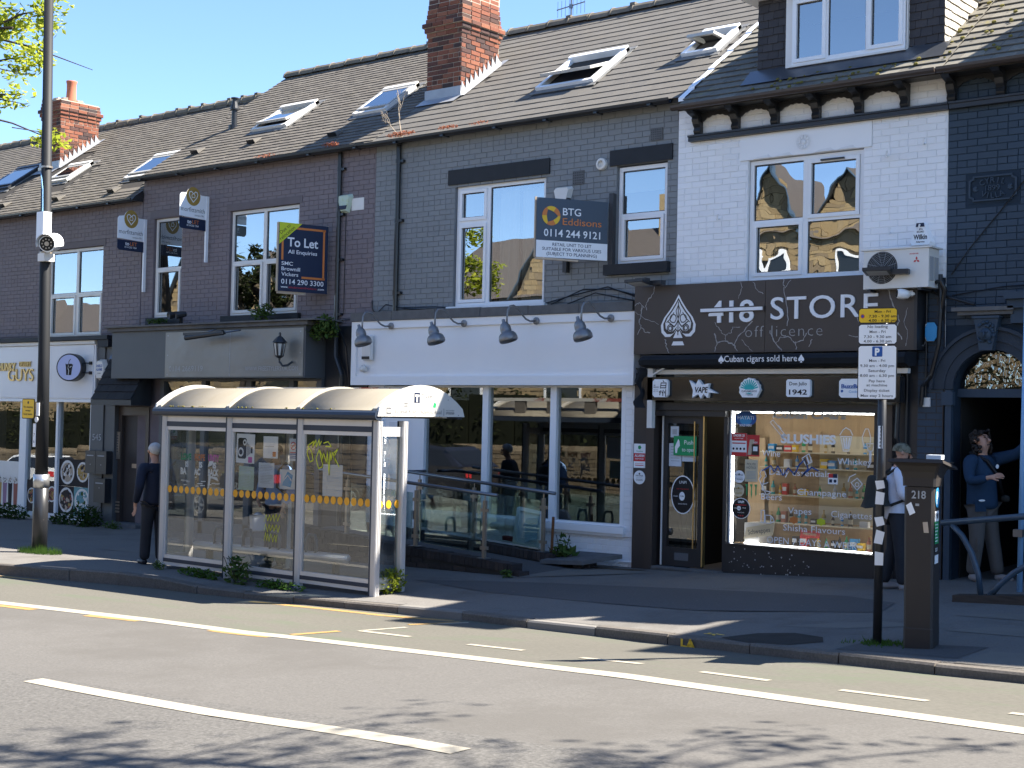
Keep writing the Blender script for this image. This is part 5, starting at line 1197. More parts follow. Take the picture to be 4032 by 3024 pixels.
star = [(-10.02,2.19),(-9.92,2.13),(-9.88,2.20),(-9.82,2.13),(-9.72,2.15),(-9.74,2.09),(-9.60,2.02),(-9.72,2.03),(-9.74,1.96),(-9.80,2.01),(-9.84,1.95),(-9.88,2.01),(-9.97,1.96),(-9.96,2.06)]
o = plate_poly('b', star, .06); b = MB(); b.text('VAPE', (-9.84,YP-.062,2.03), UX, Vector((.15,0,1)).normalized(), .075, .2, bold=.03); b.build('lettering', M['ink'], o)
n = 15; fan = [(-9.25+.03,1.97)]+[(-9.12+(.14+.012*(i%2))*math.cos(math.pi*(1-i/n)), 2.065+(.145+.012*(i%2))*math.sin(math.pi*i/n)) for i in range(-1,n+2)]+[(-9.02,1.97)]
o = plate_poly('c', fan, .06); b = MB()
for i in range(11):
    a = math.pi*(.08+.84*i/10); b.strip([(-9.12+.04*math.cos(a),2.07+.03*math.sin(a)),(-9.12+.125*math.cos(a),2.07+.125*math.sin(a))], .017, (0,YP-.062,0), UX, UZ, (0,0,0), 1)
b.disc((-9.12,YP-.0625,2.072), UX, UZ, .06, 16, 1); b.add([(-9.245,YP-.063,2.03),(-8.995,YP-.063,2.03),(-8.995,YP-.063,2.068),(-9.245,YP-.063,2.068)], [(0,1,2,3)], 2)
b.text('CASAMIGOS', (-9.12,YP-.064,2.038), UX, UZ, .024, .22, 0, bold=.02); b.text('Tequila', (-9.12,YP-.064,1.995), UX, UZ, .026, .11, 0, shear=.2); b.build('lettering', [M['ink_navy'],M['ink_teal'],M['vinyl_white']], o)
o = plate_poly('d', rrect(-8.60,-8.27,1.98,2.20,.02)); b = MB(); b.text('Don Julio', (-8.435,YP-.052,2.125), UX, UZ, .045, .24, bold=.01); b.text('1942', (-8.435,YP-.052,2.01), UX, UZ, .065, .25, bold=.02); b.build('lettering', M['ink'], o)
o = plate_poly('e', rrect(-7.88,-7.5,1.975,2.205,.03)); b = MB(); b.text('BuzzBallz', (-7.69,YP-.052,2.09), UX, UZ, .05, .32, 0, bold=.04); b.text('Cocktails', (-7.66,YP-.052,2.035), UX, UZ, .03, .18, 1); b.disc((-7.84,YP-.052,2.055), UX, UZ, .017, 12); b.build('lettering', [M['ink_blue'],M['ink_sky']], o)
# fascia of the dessert shop: raised letters and the round projecting sign
t = thing('fascia_sign', (-26,-.2,1.85), 'pale glossy dessert shop fascia with gold letters GUYS', 'shop sign')
b = MB(); b.box(-25.2,-23.66,-.17,-.151,1.87,2.9); b.box(-30,-25.215,-.17,-.151,1.87,2.9); b.build('sign_panel', M['white_sign'], t)
b = MB(); b.text('CHUNKY', (-26.72,-.171,2.42), UX, UZ, .17, .75, ext=.03, bold=.01); b.text('GUYS', (-26.15,-.171,2.21), UX, UZ, .26, .93, ext=.03, align='R' if 0 else 'C'); b.text('DESSERT', (-26.0,-.171,2.5), UX, UZ, .11, .42, ext=.03); b.build('lettering', M['gold_metal'], t)
t = thing('projecting_sign', (-24.2,-.5,2.4), 'round projecting sign with a black drinks cup on pale blue, beside the shop corner', 'sign')
c = Vector((-24.05,-.45,2.46)); ax = Vector((math.sin(RAD(28)),-math.cos(RAD(28)),0)); side = Vector((math.cos(RAD(28)),math.sin(RAD(28)),0))
b = MB(); b.lathe([(.27,-.2),(.27,-.005),(.255,0)], c, 32, axis=ax); b.build('drum', M['black'], t, smooth=False)
b = MB(); b.disc(c+ax*.002, side, UZ, .245, 32); b.build('sign_face', mat('lilac_white',(.50,.55,.80),.35,.5), t)
b = MB(); q = [(-.075,.075),(-.05,.06),(.05,.07),(.085,.05),(.07,.0),(.05,-.15),(-.055,-.15),(-.065,0)]; b.add([c+ax*.004+side*x+UZ*z for x, z in q], [tuple(range(8))], 0)
b.strip([(.03,.16),(.0,.12),(-.01,.05),(-.02,-.02)], .012, c+ax*.006, side, UZ, (0,0,0), 0); b.strip([(-.01,.05),(-.02,-.02),(0,-.06),(-.01,-.14)], .01, c+ax*.006, side, UZ, (0,0,0), 1); b.strip([(.02,.0),(.05,.02)], .012, c+ax*.006, side, UZ, (0,0,0), 1)
b.build('cup_emblem', [M['ink'],M['vinyl_white']], t)
b = MB()
for z in (.09,-.1): b.tube([c+side*.25-ax*.1+UZ*z, Vector((-23.72,-.16,c.z+z))], .012, 6); b.box(-23.75,-23.69,-.21,-.171,c.z+z-.03,c.z+z+.03)
b.build('bracket', M['black'], t)
# letting boards
def flag(name, r, L, zt, zb, cz, pole_b, label):
    t = thing('letting_board', (r[0],r[1],pole_b), label, 'letting board', 'letting boards on the purple house')
    yn = Vector((0,-1,0)); X = r[0]
    b = MB(); b.box(X-.04,X-.002,-.1,-.045,pole_b,zt+.0); b.build('post', M['upvc'], t)
    y0, y1 = -.10-L, -.102
    b = MB(); pts = [(y1,zb+.20),(y1,zt),(-.10-L*.2,zt)]+[(-.10-L*.5+.155*math.cos(RAD(a)), cz+.165*math.sin(RAD(a))) for a in range(20, 161, 14)]+[(y0+.03,zt),(y0,zt-.04),(y0,zb+.22)]
    b.prism(pts, (X-.03,0,0), (0,1,0), UZ, (.012,0,0)); b.build('board', M['vinyl_white'], t)
    b = MB(); b.prism([(y0+.04,zb),(y1,zb),(y1,zb+.195),(y0,zb+.195),(y0,zb+.04)], (X-.03,0,0), (0,1,0), UZ, (.012,0,0)); b.build('slip_board', M['ink_navy'], t)
    V, W = Vector((0,1,0)), UZ; xf = X-.0165; my = (y0+y1)/2
    b = MB(); b.disc((xf,-.10-L*.5,cz), V, W, .155, 26, 0, .168)
    hp = [(0,-.105),(-.075,-.02),(-.095,.035),(-.08,.075),(-.045,.085),(0,.045),(.045,.085),(.08,.075),(.095,.035),(.075,-.02),(0,-.105)]
    b.strip(hp, .017, (xf+.0015,-.10-L*.5,cz), V, W, (0,0,0), 1); b.strip([(-.03,-.02),(-.035,.02),(0,.055),(.035,.02),(.03,-.02),(-.03,-.02)], .012, (xf+.0015,-.10-L*.5,cz), V, W, (0,0,0), 1)
    b.text('morfittsmith', (xf,my,zb+.31), V, W, .085, L*.9, 2, bold=.0); b.text('campus life', (xf,y1-.05,zb+.245), V, W, .035, .2, 2, align='R')
    b.text('to', (xf+.001,my-.03,zb+.1), V, W, .07, .09, 1, align='R', bold=.02); b.text('LET', (xf+.001,my-.01,zb+.1), V, W, .07, .15, 3, align='L', bold=.0); b.text('0114 232 1764', (xf+.001,my,zb+.05), V, W, .034, .26, 1, bold=.01)
    b.build('lettering', [M['ink_gold'],M['vinyl_white'],M['ink_grey'],M['ink_orange']], t)
flag('a', (-22.25,-.1), .58, 5.25, 4.62, 5.215, 3.88, 'white and navy letting board on a post at the purple houses boundary, lower of two')
flag('b', (-20.43,-.1), .58, 5.53, 4.90, 5.49, 4.34, 'white and navy letting board between the two purple house windows, top corner in sunlight')
def angled_board(r, th, L, zt, zb):
    e = Vector((math.cos(RAD(th)), math.sin(RAD(th)), 0)); n = Vector((math.sin(RAD(th)), -math.cos(RAD(th)), 0)); o = Vector((*r, 0)) - e*L
    return o, e, n
t = thing('to_let_board', (-17.3,-.3,3.63), 'navy To Let board with orange line and yellow corner, thick wooden sides', 'letting board')
o, e, n = angled_board((-17.24,-.1), 73, .88, 4.75, 3.635); zb, H = 3.635, 1.12
b = MB(); b.prism([(0,zb),(.88,zb),(.88,zb+H),(0,zb+H)], o-n*.012, e, UZ, n*.01); b.build('board', M['ink_navy'], t)
e2 = Vector((e.x,-e.y,0)); b = MB(); b.prism([(0,zb),(.7,zb),(.7,zb+H),(0,zb+H)], o-n*.06, (-.35,.94,0), UZ, (-.01,0,0)); b.build('board', M['ink_navy'], t)
b = MB(); b.bar(o-n*.035+UZ*(zb-.005), o-n*.035+UZ*(zb+H), .045, .04, e); b.bar(o+e*.875-n*.03+UZ*(zb+.02), o+e*.875-n*.03+UZ*(zb+H+.01), .03, .03, e); b.bar(o-n*.04+UZ*(zb-.02), o+e*.5-n*.04+UZ*(zb-.02), .04, .04); b.build('batten', M['wood_pale'], t)
of = o; b = MB(); nn = n*.001
def P2(x, z): return of+e*x+UZ*(zb+z)
b.add([P2(0,H)+nn*3, P2(0,H-.36)+nn*3, P2(.4,H)+nn*3], [(0,1,2)], 1)
for a in (((.06,.52),(.06,.86)),((.30,1.04),(.8,1.04)),((.8,1.04),(.8,.24)),((.8,.24),(.42,.24))): b.strip(a, .035, of+UZ*zb, e, UZ, n*.002, 2)
b.strip([(.783,1.04),(.818,1.04)], .034, of+UZ*zb, e, UZ, n*.002, 2); b.strip([(.783,.24),(.818,.24)], .034, of+UZ*zb, e, UZ, n*.002, 2)
b.text('To Let', P2(.42,.74)+n*.002, e, UZ, .15, .55, 0, bold=.02); b.text('All Enquiries', P2(.42,.62)+n*.002, e, UZ, .066, .52, 0, bold=.01)
for k, s_ in enumerate(('SMC','Brownill','Vickers')): b.text(s_, P2(.05,.425-.087*k)+n*.002, e, UZ, .062, (.20,.33,.3)[k], 0, align='L', bold=.01)
b.text('0114 290 3300', P2(.43,.12)+n*.002, e, UZ, .085, .76, 0, bold=.01); b.text('www.', P2(.045,.055)+n*.002, e, UZ, .035, .13, 0, align='L', bold=.02); b.text('smcbrownillvickers', P2(.185,.055)+n*.002, e, UZ, .035, .5, 3, align='L', bold=.0); b.text('.com', P2(.82,.055)+n*.002, e, UZ, .035, .12, 0, align='R', bold=.02)
e45 = (e*.75+UZ*.66).normalized(); z45 = (UZ*.75-e*.66).normalized()
b.text('Due to', P2(.115,H-.125)+n*.004, e45, z45, .06, .22, 4); b.text('relocation', P2(.155,H-.19)+n*.004, e45, z45, .06, .33, 4)
b.build('lettering', [M['letter'],M['ink_lime'],M['ink_orange'],M['ink_red'],M['ink']], t)
t = thing('to_let_board', (-12.1,-.6,3.87), 'navy and white BTG Eddisons letting board with orange ring, on the grey house', 'letting board')
o, e, n = angled_board((-11.57,-.12), 58, 1.05, 4.7, 3.88); zb, H = 3.875, .825
b = MB(); b.prism([(0,zb),(1.06,zb),(1.06,zb+H),(0,zb+H)], o-n*.014, e, UZ, n*.012); b.build('board', mat('teal_navy_board',(.022,.042,.075),.4,.5), t)
b = MB(); b.bar(o-n*.04-e*.0+UZ*zb, o-n*.04+UZ*(zb+H+.01), .03, .03, e); b.bar(o-n*.03+UZ*(zb-.015), o+Vector((.35,.5,0))+UZ*(zb-.03), .05, .025); b.build('batten', M['wood_pale'], t)
b = MB()
for x, y in ((-12.33,-.06),(-11.53,-.06)): b.box(x-.035,x+.035,y-.03,y+.05,zb-.12,zb+H+.13)
b.build('post', M['black'], t)
b = MB()
def P3(x, z): return o+e*x+UZ*(zb+z)
b.add([P3(0,0)+n*.001,P3(1.06,0)+n*.001,P3(1.06,.235)+n*.001,P3(0,.235)+n*.001], [(0,1,2,3)], 0)
C = P3(.215,.58)+n*.002; m3 = 24
for k in range(m3):
    a, c = 2*math.pi*k/m3, 2*math.pi*(k+1)/m3
    def inner(t): 
        d = t % (2*math.pi/3) - math.pi/3; return .062/max(.5, math.cos(d*.82))
    rr = .135; q = [(rr*math.cos(a),rr*math.sin(a)),(rr*math.cos(c),rr*math.sin(c)),(inner(c)*math.cos(c)*1.05,inner(c)*math.sin(c)*1.05),(inner(a)*math.cos(a)*1.05,inner(a)*math.sin(a)*1.05)]
    b.add([C+e*x+UZ*z for x, z in q], [(0,1,2,3)], 1 if (k//4) % 2 else 2)
b.text('BTG', P3(.385,.60)+n*.002, e, UZ, .105, .27, 0, align='L', bold=.008); b.text('Eddisons', P3(.385,.465)+n*.002, e, UZ, .10, .58, 2, align='L', bold=.004); b.text('0114 244 9121', P3(.53,.295)+n*.002, e, UZ, .105, .84, 0, bold=.012)
for k, s_ in enumerate(('RETAIL UNIT TO LET','SUITABLE FOR VARIOUS USES','(SUBJECT TO PLANNING)')): b.text(s_, P3(.53,.165-.065*k)+n*.002, e, UZ, .045, (.58,.88,.75)[k], 3, bold=.01)
b.build('lettering', [M['letter'],M['ink_yellow'],M['ink_orange'],M['ink_navy']], t)
# alarm boxes
def bellbox(loc, P, d, body, label, bits=None, strobe=None, k=.8):
    t = thing('alarm_box', loc, label, 'alarm box'); X, Y, Zc = loc
    b = MB(); A = [(X+x, Y, Zc+z) for x, z in P]; B = [(X+x*k, Y-d, Zc+z*k) for x, z in P]; m = len(P)
    b.add(A+B, [tuple(range(m)), tuple(range(2*m-1,m-1,-1))]+[(i, m+i, m+(i+1)%m, (i+1)%m) for i in range(m)]); b.build('cover', M[body], t)
    if strobe: 
        b = MB(); b.prism([(X+x*.9, Zc+z*.9) for x, z in strobe[0]], (0,Y-d-.001,0), UX, UZ, (0,-.012,0)); b.build('strobe', M[strobe[1]], t)
    if bits:
        b = MB()
        for s_, x, z, h, w, mi in bits: b.text(s_, (X+x,Y-d-.0015,Zc+z), UX, UZ, h, w, mi, bold=.03)
        b.build('lettering', [M['ink_blue'],M['ink']], t)
    return t
bellbox((-23.4,-.125,2.42), [(-.17,-.05),(-.10,-.2),(.10,-.2),(.17,-.05),(.17,.05),(.10,.2),(-.10,.2),(-.17,.05)], .09, 'upvc_dirty', 'white octagonal alarm box with blue lettering next to the slated door hood', [('SHIELD',0,.05,.05,.2,0),('ALARMS',0,-.02,.05,.2,0),('0114 235',0,-.08,.02,.1,1)])
bellbox((-16.93,-.001,5.13), [(-.08,-.16),(.08,-.16),(.16,.1),(.13,.15),(-.13,.15),(-.16,.1)], .08, 'paper_green', 'cream and navy bell box on the purple wall near the downpipe', strobe=([(-.07,-.12),(.07,-.12),(.1,-.05),(-.1,-.05)],'ink_navy'))
b = MB(); b.box(-16.8,-16.52,-.012,-.001,5.0,5.2); tag(b.build('blank_plaque', M['upvc_dirty'], origin=(-16.66,-.01,5.1)), 'small cream blank plaque on the purple wall right of the bell box', 'plaque')
b = MB(); b.tube([(-16.93,-.012,4.97),(-16.93,-.012,3.3)], .008, 5); tag(b.build('alarm_cable', M['gutter'], origin=(-16.93,-.01,4)), 'thin black cable hanging down below the cream and navy bell box', 'cable')
bellbox((-12.42,-.001,4.86), [(-.09,-.16),(.09,-.16),(.16,.11),(.13,.15),(-.13,.15),(-.16,.11)], .09, 'upvc_dirty', 'off-white bell box on grey bricks directly above the BTG board', strobe=([(-.08,-.14),(.08,-.14),(.09,-.1),(-.09,-.1)],'gutter'))
bellbox((-16.15,-.19,2.72), [(-.1,-.2),(.1,-.2),(.1,.2),(-.1,.2)], .06, 'upvc_dirty', 'pale rectangular alarm box behind the leftmost swan-neck lamp', strobe=([(-.09,-.2),(.09,-.2),(.09,-.15),(-.09,-.15)],'gutter'), k=.9)
bellbox((-6.99,-.001,3.94), [(-.16,-.10),(-.13,-.15),(.13,-.15),(.16,-.10),(.06,.15),(-.06,.15)], .07, 'vinyl_white', 'white rounded alarm box lettered Wilkin on the white brick wall', [('DETA',0,.06,.02,.06,1),('SECURED',0,.03,.02,.09,1),('Wilkin',0,-.05,.06,.17,1),('Alarms',0,-.09,.02,.11,1)], strobe=([(-.06,.11),(.06,.11),(.05,.16),(-.05,.16)],'ink_navy'))
t = bellbox((-6.85,-.05,2.77), [(-.06,-.11),(.05,-.11),(.06,0),(.05,.11),(-.06,.11)], .05, 'vinyl_white', 'blue and white alarm box on the dark pipes by the archway')
b = MB(); b.prism([(-.035,-.11),(.05,-.11),(.085,-.06),(.085,.06),(.05,.11),(-.035,.11),(-.06,.05),(-.06,-.05)], (-6.83,-.104,2.77), UX, UZ, (0,-.02,0)); b.build('front_cover', M['ink_sky'], t)
b = MB(); b.box(-6.94,-6.85,-.05,-.001,1.88,1.99); tag(b.build('junction_box', M['upvc_dirty'], origin=(-6.9,-.02,1.9)), 'small pale junction box low on the dark wall beside the archway', 'junction box')
# swan-neck lamps over the white fascia
def swan(x, label):
    t = thing('swan_neck_lamp', (x,-.18,3.05), label, 'wall lamp', 'swan-neck lamps over the white fascia')
    z = 3.06
    b = MB(); b.lathe([(.055,0),(.055,.018),(.03,.03)], (x,-.187,z), 14, axis=(0,-1,0)); b.build('wall_plate', M['pewter'], t)
    b = MB(); b.tube([(x,-.19,z),(x-.03,-.30,z-.01),(x-.05,-.38,z+.02),(x-.075,-.45,z+.09),(x-.095,-.52,z+.17),(x-.115,-.58,z+.20),(x-.135,-.64,z+.185),(x-.145,-.67,z+.13),(x-.15,-.68,z+.02),(x-.15,-.68,z-.06)], .014, 8); b.build('arm', M['pewter'], t, smooth=True)
    b = MB(); b.lathe([(.022,.13),(.028,.08),(.055,.06),(.075,.02),(.082,-.03),(.076,-.065),(.10,-.075),(.125,-.105),(.138,-.15),(.136,-.19),(.12,-.205),(.10,-.17),(.06,-.12)], (x-.16,-.70,z-.13), 24, axis=(-.30,-.10,1), cap=False)
    b.build('shade', M['pewter'], t, smooth=True)
for x, l in ((-15.66,'leftmost pewter swan-neck lamp, in front of an alarm box on the white fascia'),(-14.13,'second pewter swan-neck lamp from the left over the white fascia'),(-12.74,'third pewter swan-neck lamp from the left, below the grey house window'),(-11.42,'rightmost pewter swan-neck lamp, next to the 418 sign')): swan(x, l)
t = thing('sensor_light', (-16.23,-.19,2.4), 'small white round sensor lamp under the alarm box at the white fascia end', 'lamp')
b = MB(); b.lathe([(.06,0),(.065,.03),(.045,.05),(.04,.08),(.0,.09)], (-16.23,-.187,2.4), 14, axis=(-.2,-1,-.3)); b.build('lamp_head', M['upvc_dirty'], t, smooth=True)
# floodlights over the store sign
def flood(x, y, z, label, yaw):
    t = thing('floodlight', (x,y,z), label, 'floodlight', 'floodlights on the store sign')
    e = Vector((math.cos(RAD(yaw)), math.sin(RAD(yaw)), 0)); f = Vector((e.y,-e.x,0))
    b = MB(); b.obox(Vector((x,y,z))+f*.0, e*.16, f*.11+UZ*.02, UZ*.018); b.build('lamp_housing', M['black'], t)
    b = MB(); b.obox(Vector((x,y,z-.022)), e*.12, f*.08+UZ*.014, UZ*.003); b.build('lens', M['ink_pale'], t)
    b = MB(); b.obox(Vector((x,y,z+.035))+e*.07, e*.09, f*.05, UZ*.02); b.tube([Vector((x,y,z))-f*.05, Vector((x+.16,-.26,3.475))], .014, 6); b.obox(Vector((x+.24,y+.1,z-.005)), e*.10, f*.05, UZ*.03); b.build('bracket', M['black'], t)
flood(-10.76,-.5,3.50, 'black floodlight tilted over the left end of the 418 sign', -8)
flood(-7.30,-.56,3.47, 'black floodlight above the E of STORE, in front of the air conditioning unit', 12)
t = thing('cctv_camera', (-7.08,-.25,3.2), 'white bullet security camera at the right end of the 418 sign', 'camera')
b = MB(); ax = Vector((-.75,-.6,.05)); c = Vector((-7.07,-.36,3.21)); b.lathe([(.02,-.09),(.05,-.06),(.062,-.01),(.062,.04),(.052,.07)], c, 18, axis=ax); b.build('camera_body', M['upvc'], t, smooth=True)
b = MB(); b.lathe([(.046,.071),(.04,.076),(.0,.078)], c, 16, axis=ax); b.build('lens', M['car_glass'], t)
b = MB(); b.lathe([(.035,0),(.035,.04)], (-6.98,-.28,3.22), 12, axis=(-1,-.4,0)); b.tube([c-ax.normalized()*.1,(-6.97,-.27,3.22)], .02, 8); b.build('mount', M['upvc'], t)
# air conditioning unit
t = thing('air_conditioner', (-7.15,-.3,3.4), 'off-white air conditioning unit with round fan grille above the 418 sign', 'air conditioner')
b = MB(); b.box(-7.56,-6.74,-.40,-.10,3.28,3.74); b.build('casing', M['upvc_dirty'], t)
b = MB(); b.box(-7.60,-6.70,-.42,-.08,3.742,3.76); b.build('lid', M['upvc_dirty'], t)
b = MB(); b.disc((-7.32,-.402,3.53), UX, UZ, .195, 30); b.build('fan_opening', M['ink'], t)
b = MB()
for i in range(9): b.disc((-7.32,-.412-.012*(1-i/9),3.53), UX, UZ, .025+.02*i, 28, r0=.025+.02*i-.003)
for i in range(12): a = math.pi*2*i/12; b.strip([(.02*math.cos(a),.02*math.sin(a)),(.195*math.cos(a+.25),.195*math.sin(a+.25))], .004, (-7.32,-.409,3.53), UX, UZ, (0,0,0))
b.build('fan_grille', M['ink_pale'], t)
b = MB()
for k in range(3):
    a = RAD(90+120*k); u = Vector((math.cos(a),0,math.sin(a))); v = Vector((-math.sin(a),0,math.cos(a))); c = Vector((-6.89,-.402,3.60))
    b.add([c, c+u*.022+v*.013, c+u*.044, c+u*.022-v*.013], [(0,1,2,3)])
b.text('INVERTER', (-6.92,-.402,3.67), UX, UZ, .016, .11, bold=.02); b.build('maker_mark', M['ink_red'], t)
b = MB()
for k in range(2): b.box(-6.738,-6.728,-.38+.14*k,-.28+.14*k,3.36,3.64)
b.build('side_louvre', M['ink_pale'], t)
b = MB(); b.box(-7.5,-7.46,-.42,-.01,3.245,3.275); b.box(-6.86,-6.82,-.42,-.01,3.245,3.275); b.build('wall_bracket', M['black'], t)
b = MB(); b.tube([(-6.73,-.2,3.35),(-6.66,-.22,3.36),(-6.63,-.18,3.25),(-6.68,-.12,3.1),(-6.70,-.1,2.9)], .028, 8); b.build('refrigerant_pipe', M['gutter'], t, smooth=True)
# small lamps on the hairdresser's front
t = thing('wall_lantern', (-17.7,-.55,2.6), 'black carriage lantern on the right end of the grey hairdressers fascia', 'lantern')
b = MB(); b.lathe([(.012,.36),(.02,.34),(.02,.3),(.05,.28),(.12,.2),(.125,.19),(.09,.185)], (-17.72,-.68,2.62), 6, cap=False); b.lathe([(.105,.18),(.07,-.03),(.05,-.05),(.02,-.07),(.015,-.11)], (-17.72,-.68,2.62), 6)
for i in range(6):
    a = 2*math.pi*i/6; b.tube([(-17.72+.10*math.cos(a),-.68+.10*math.sin(a),2.79),(-17.72+.065*math.cos(a),-.68+.065*math.sin(a),2.58)], .008, 4)
b.tube([(-17.72,-.68,2.5),(-17.66,-.66,2.43),(-17.6,-.6,2.44),(-17.58,-.52,2.5)], .018, 6); b.build('lantern_frame', M['black'], t)
b = MB(); b.lathe([(.1,.17),(.067,-.02)], (-17.72,-.68,2.62), 12, cap=False); b.build('lantern_glass', mat('lantern_glass',(.5,.5,.47),.2,.5), t)
t = thing('sign_light', (-19.3,-.7,3.06), 'long black strip lamp on arms over the grey fascia panel', 'sign lamp')
b = MB(); b.tube([(-20.05,-.78,2.93),(-19.05,-.78,3.0)], .045, 10); b.box(-20.08,-19.0,-.82,-.76,2.97,3.02); b.build('lamp_tube', M['black'], t)
b = MB(); b.tube([(-19.55,-.78,3.0),(-19.5,-.56,3.08)], .014, 5); b.tube([(-19.0,-.78,3.0),(-18.85,-.56,3.05)], .014, 5); b.build('arm', M['steel_dark'], t)
t = thing('twin_spotlight', (-20.8,-.4,3.3), 'small black twin spotlight on the ledge between the purple house windows', 'spotlight')
b = MB()
for dx, yw in ((-.12,.5),(.1,-.3)): b.lathe([(.045,-.1),(.06,-.02),(.07,.08),(.065,.09),(.03,.07)], (-20.78+dx,-.42,3.38), 10, axis=(-.4+yw*.3,-1,-.2))
b.tube([(-20.78,-.3,3.2),(-20.78,-.36,3.34)], .025, 6); b.tube([(-20.9,-.36,3.36),(-20.68,-.36,3.36)], .02, 6); b.build('lamp_head', M['black'], t)
# door furniture by 545
for xl, lab in ((-23.72,'upper left black steel letter box on the grey pilaster by door 545'),(-23.375,'upper right black steel letter box nearest door 545')):
    t = thing('letter_box', (xl+.16,-.2,.43), lab, 'letter box', 'letter boxes by door 545')
    b = MB(); b.box(xl,xl+.333,-.25,-.121,.425,.865); b.build('box', M['black'], t)
    b = MB(); b.box(xl+.06,xl+.27,-.255,-.2505,.76,.78); b.build('slot', M['ink_pale'], t)
    b = MB(); b.disc((xl+.17,-.252,.6), UX, UZ, .012, 8); b.build('lock', M['ink_pale'], t)
t = thing('letter_box', (-23.25,-.2,-.1), 'lower single black letter box on the grey pilaster by door 545', 'letter box', 'letter boxes by door 545')
b = MB(); b.box(-23.42,-23.06,-.25,-.121,-.12,.34); b.build('box', M['black'], t)
b = MB(); b.box(-23.36,-23.12,-.255,-.2505,.24,.26); b.disc((-23.24,-.252,.16), UX, UZ, .013, 8); b.build('slot', M['ink_pale'], t)
t = thing('door_entry_panel', (-22.98,-.03,.8), 'slim pale intercom panel left of door 545', 'intercom')
b = MB(); b.box(-23.03,-22.93,-.045,-.021,.72,1.24); b.build('panel', M['galv'], t)
b = MB()
for k in range(7): b.box(-23.0,-22.96,-.05,-.0455,1.15-.05*k,1.175-.05*k)
b.build('button', M['ink_grey'], t)
t = thing('vent_grille', (-22.95,-.03,-.3), 'rusty louvred vent low beside door 545', 'vent')
b = MB()
for k in range(4): b.box(-23.06,-22.9,-.035,-.021,-.3+.06*k,-.265+.06*k)
b.build('louvre', M['galv'], t)
# aerial on the ridge
t = thing('tv_aerial', (-15.1,3.6,8.5), 'thin grey television aerial on the ridge right of the tall chimney', 'aerial')
b = MB(); c = Vector((-15.1,3.6,8.97)); b.tube([(-15.1,3.6,8.2),(-15.1,3.6,9.1)], .016, 5); b.tube([c+Vector((-.32,0,-.02)),c+Vector((.3,0,.03))], .011, 5); b.obox(c, (.03,0,0), (0,.02,0), (0,0,.035))
for i in range(8):
    x = -.3+.085*i; b.tube([c+Vector((x,0,-.16)),c+Vector((x,0,.13))], .005, 4)
b.build('aerial_rods', M['steel_dark'], t)
# ------------------------------------------------------------------ street furniture
# bus shelter
SY = -4.15; SX = [-16.08,-14.70,-13.33,-12.0]; SB_ = -2.95
zr, zt = 1.66, 1.97
t = thing('bus_shelter', (-14.05,-3.6,pav(-14,-3.6)), 'aluminium and glass bus shelter with curved cream roof, back to the kerb', 'bus shelter')
SH = t
def post(x, y, zb, ztp, wx=.105, wy=.08, name='post'):
    b = MB()
    b.box(x-wx/2+.026,x+wx/2,y-wy/2,y+wy/2,zb,ztp)
    for k in range(4): b.box(x-wx/2+.032+k*.019,x-wx/2+.041+k*.019,y-wy/2-.006,y-wy/2,zb+.01,ztp-.01)
    for k in range(3): b.box(x+wx/2,x+wx/2+.006,y-wy/2+.008+k*.026,y-wy/2+.02+k*.026,zb+.01,ztp-.01)
    o = b.build(name, M['alu'], t)
    b = MB(); b.box(x-wx/2,x-wx/2+.024,y-wy/2-.003,y+wy/2+.003,zb+.01,ztp-.002); b.build('navy_trim', M['navy_metal'], o)
def zg(x): return pav(x, SY)-.01
for x in SX: post(x, SY, zg(x), 1.575)
post(SX[3]-.0, SY+.44, pav(SX[3],-3.7)-.01, 1.575); post(SX[0], SY+.44, pav(SX[0],-3.7)-.01, 1.575)
for x in (-14.9, -13.2): post(x, SB_, pav(x,SB_)-.01, 1.62, .08, .07)
for i in range(3):
    a, c = SX[i]+.055, SX[i+1]-.055; zb = zg((a+c)/2)
    for q in ((1.50,1.575),(1.385,1.432),(zb+.165,zb+.215),(zb+.07,zb+.115)): r = MB().box(a,c,SY-.022,SY+.022,*q).build('rail', M['alu'], t)
    b = MB(); b.box(a,c,SY-.027,SY+.027,1.4325,1.4995); b.box(a,c,SY-.027,SY+.027,zb+.1155,zb+.1645); b.build('navy_trim', M['navy_metal'], r)
    b = MB(); b.box(a,a+.022,SY-.02,SY+.02,zb+.216,1.384); b.box(c-.022,c,SY-.02,SY+.02,zb+.216,1.384); b.build('glazing_bead', M['alu'], t)
    b = MB(); b.quad((a+.022,SY,zb+.215),(c-.022,SY,zb+.215),(c-.022,SY,1.385),(a+.022,SY,1.385)); g = b.build('glass_pane', M['pane_shelter'], t)
    b = MB(); n = 10
    for k in range(n):
        x = a+.075+(c-a-.15)*k/(n-1); b.disc((x,SY-.004,.575+.004*i), UX, UZ, .046, 18, 0, .05)
    b.build('orange_dot', M['orange_dot'], g)
for x in (SX[3], SX[0]):
    zb = pav(x,-3.95); y0, y1 = SY+.045, SY+.395
    MB().box(x-.02,x+.02,y0,y1,1.385,1.5).build('rail', M['alu'], t)
    b = MB(); b.box(x-.025,x+.025,y0,y1,zb+.06,zb+.2)
    for k in range(3): b.box(x+.025,x+.03,y0,y1,zb+.075+.042*k,zb+.1+.042*k)
    b.build('rail', M['alu'], t)
    b = MB(); b.quad((x,y0,zb+.2),(x,y1,zb+.2),(x,y1,1.385),(x,y0,1.385)); g = b.build('end_pane', M['pane_end'], t)
    if x == SX[3]:
        b = MB()
        for k in range(3): b.disc((x+.004,y0+.03+.145*k,.565), Vector((0,1,0)), UZ, .045, 16, 0, .05)
        b.build('orange_dot', M['orange_dot'], g)
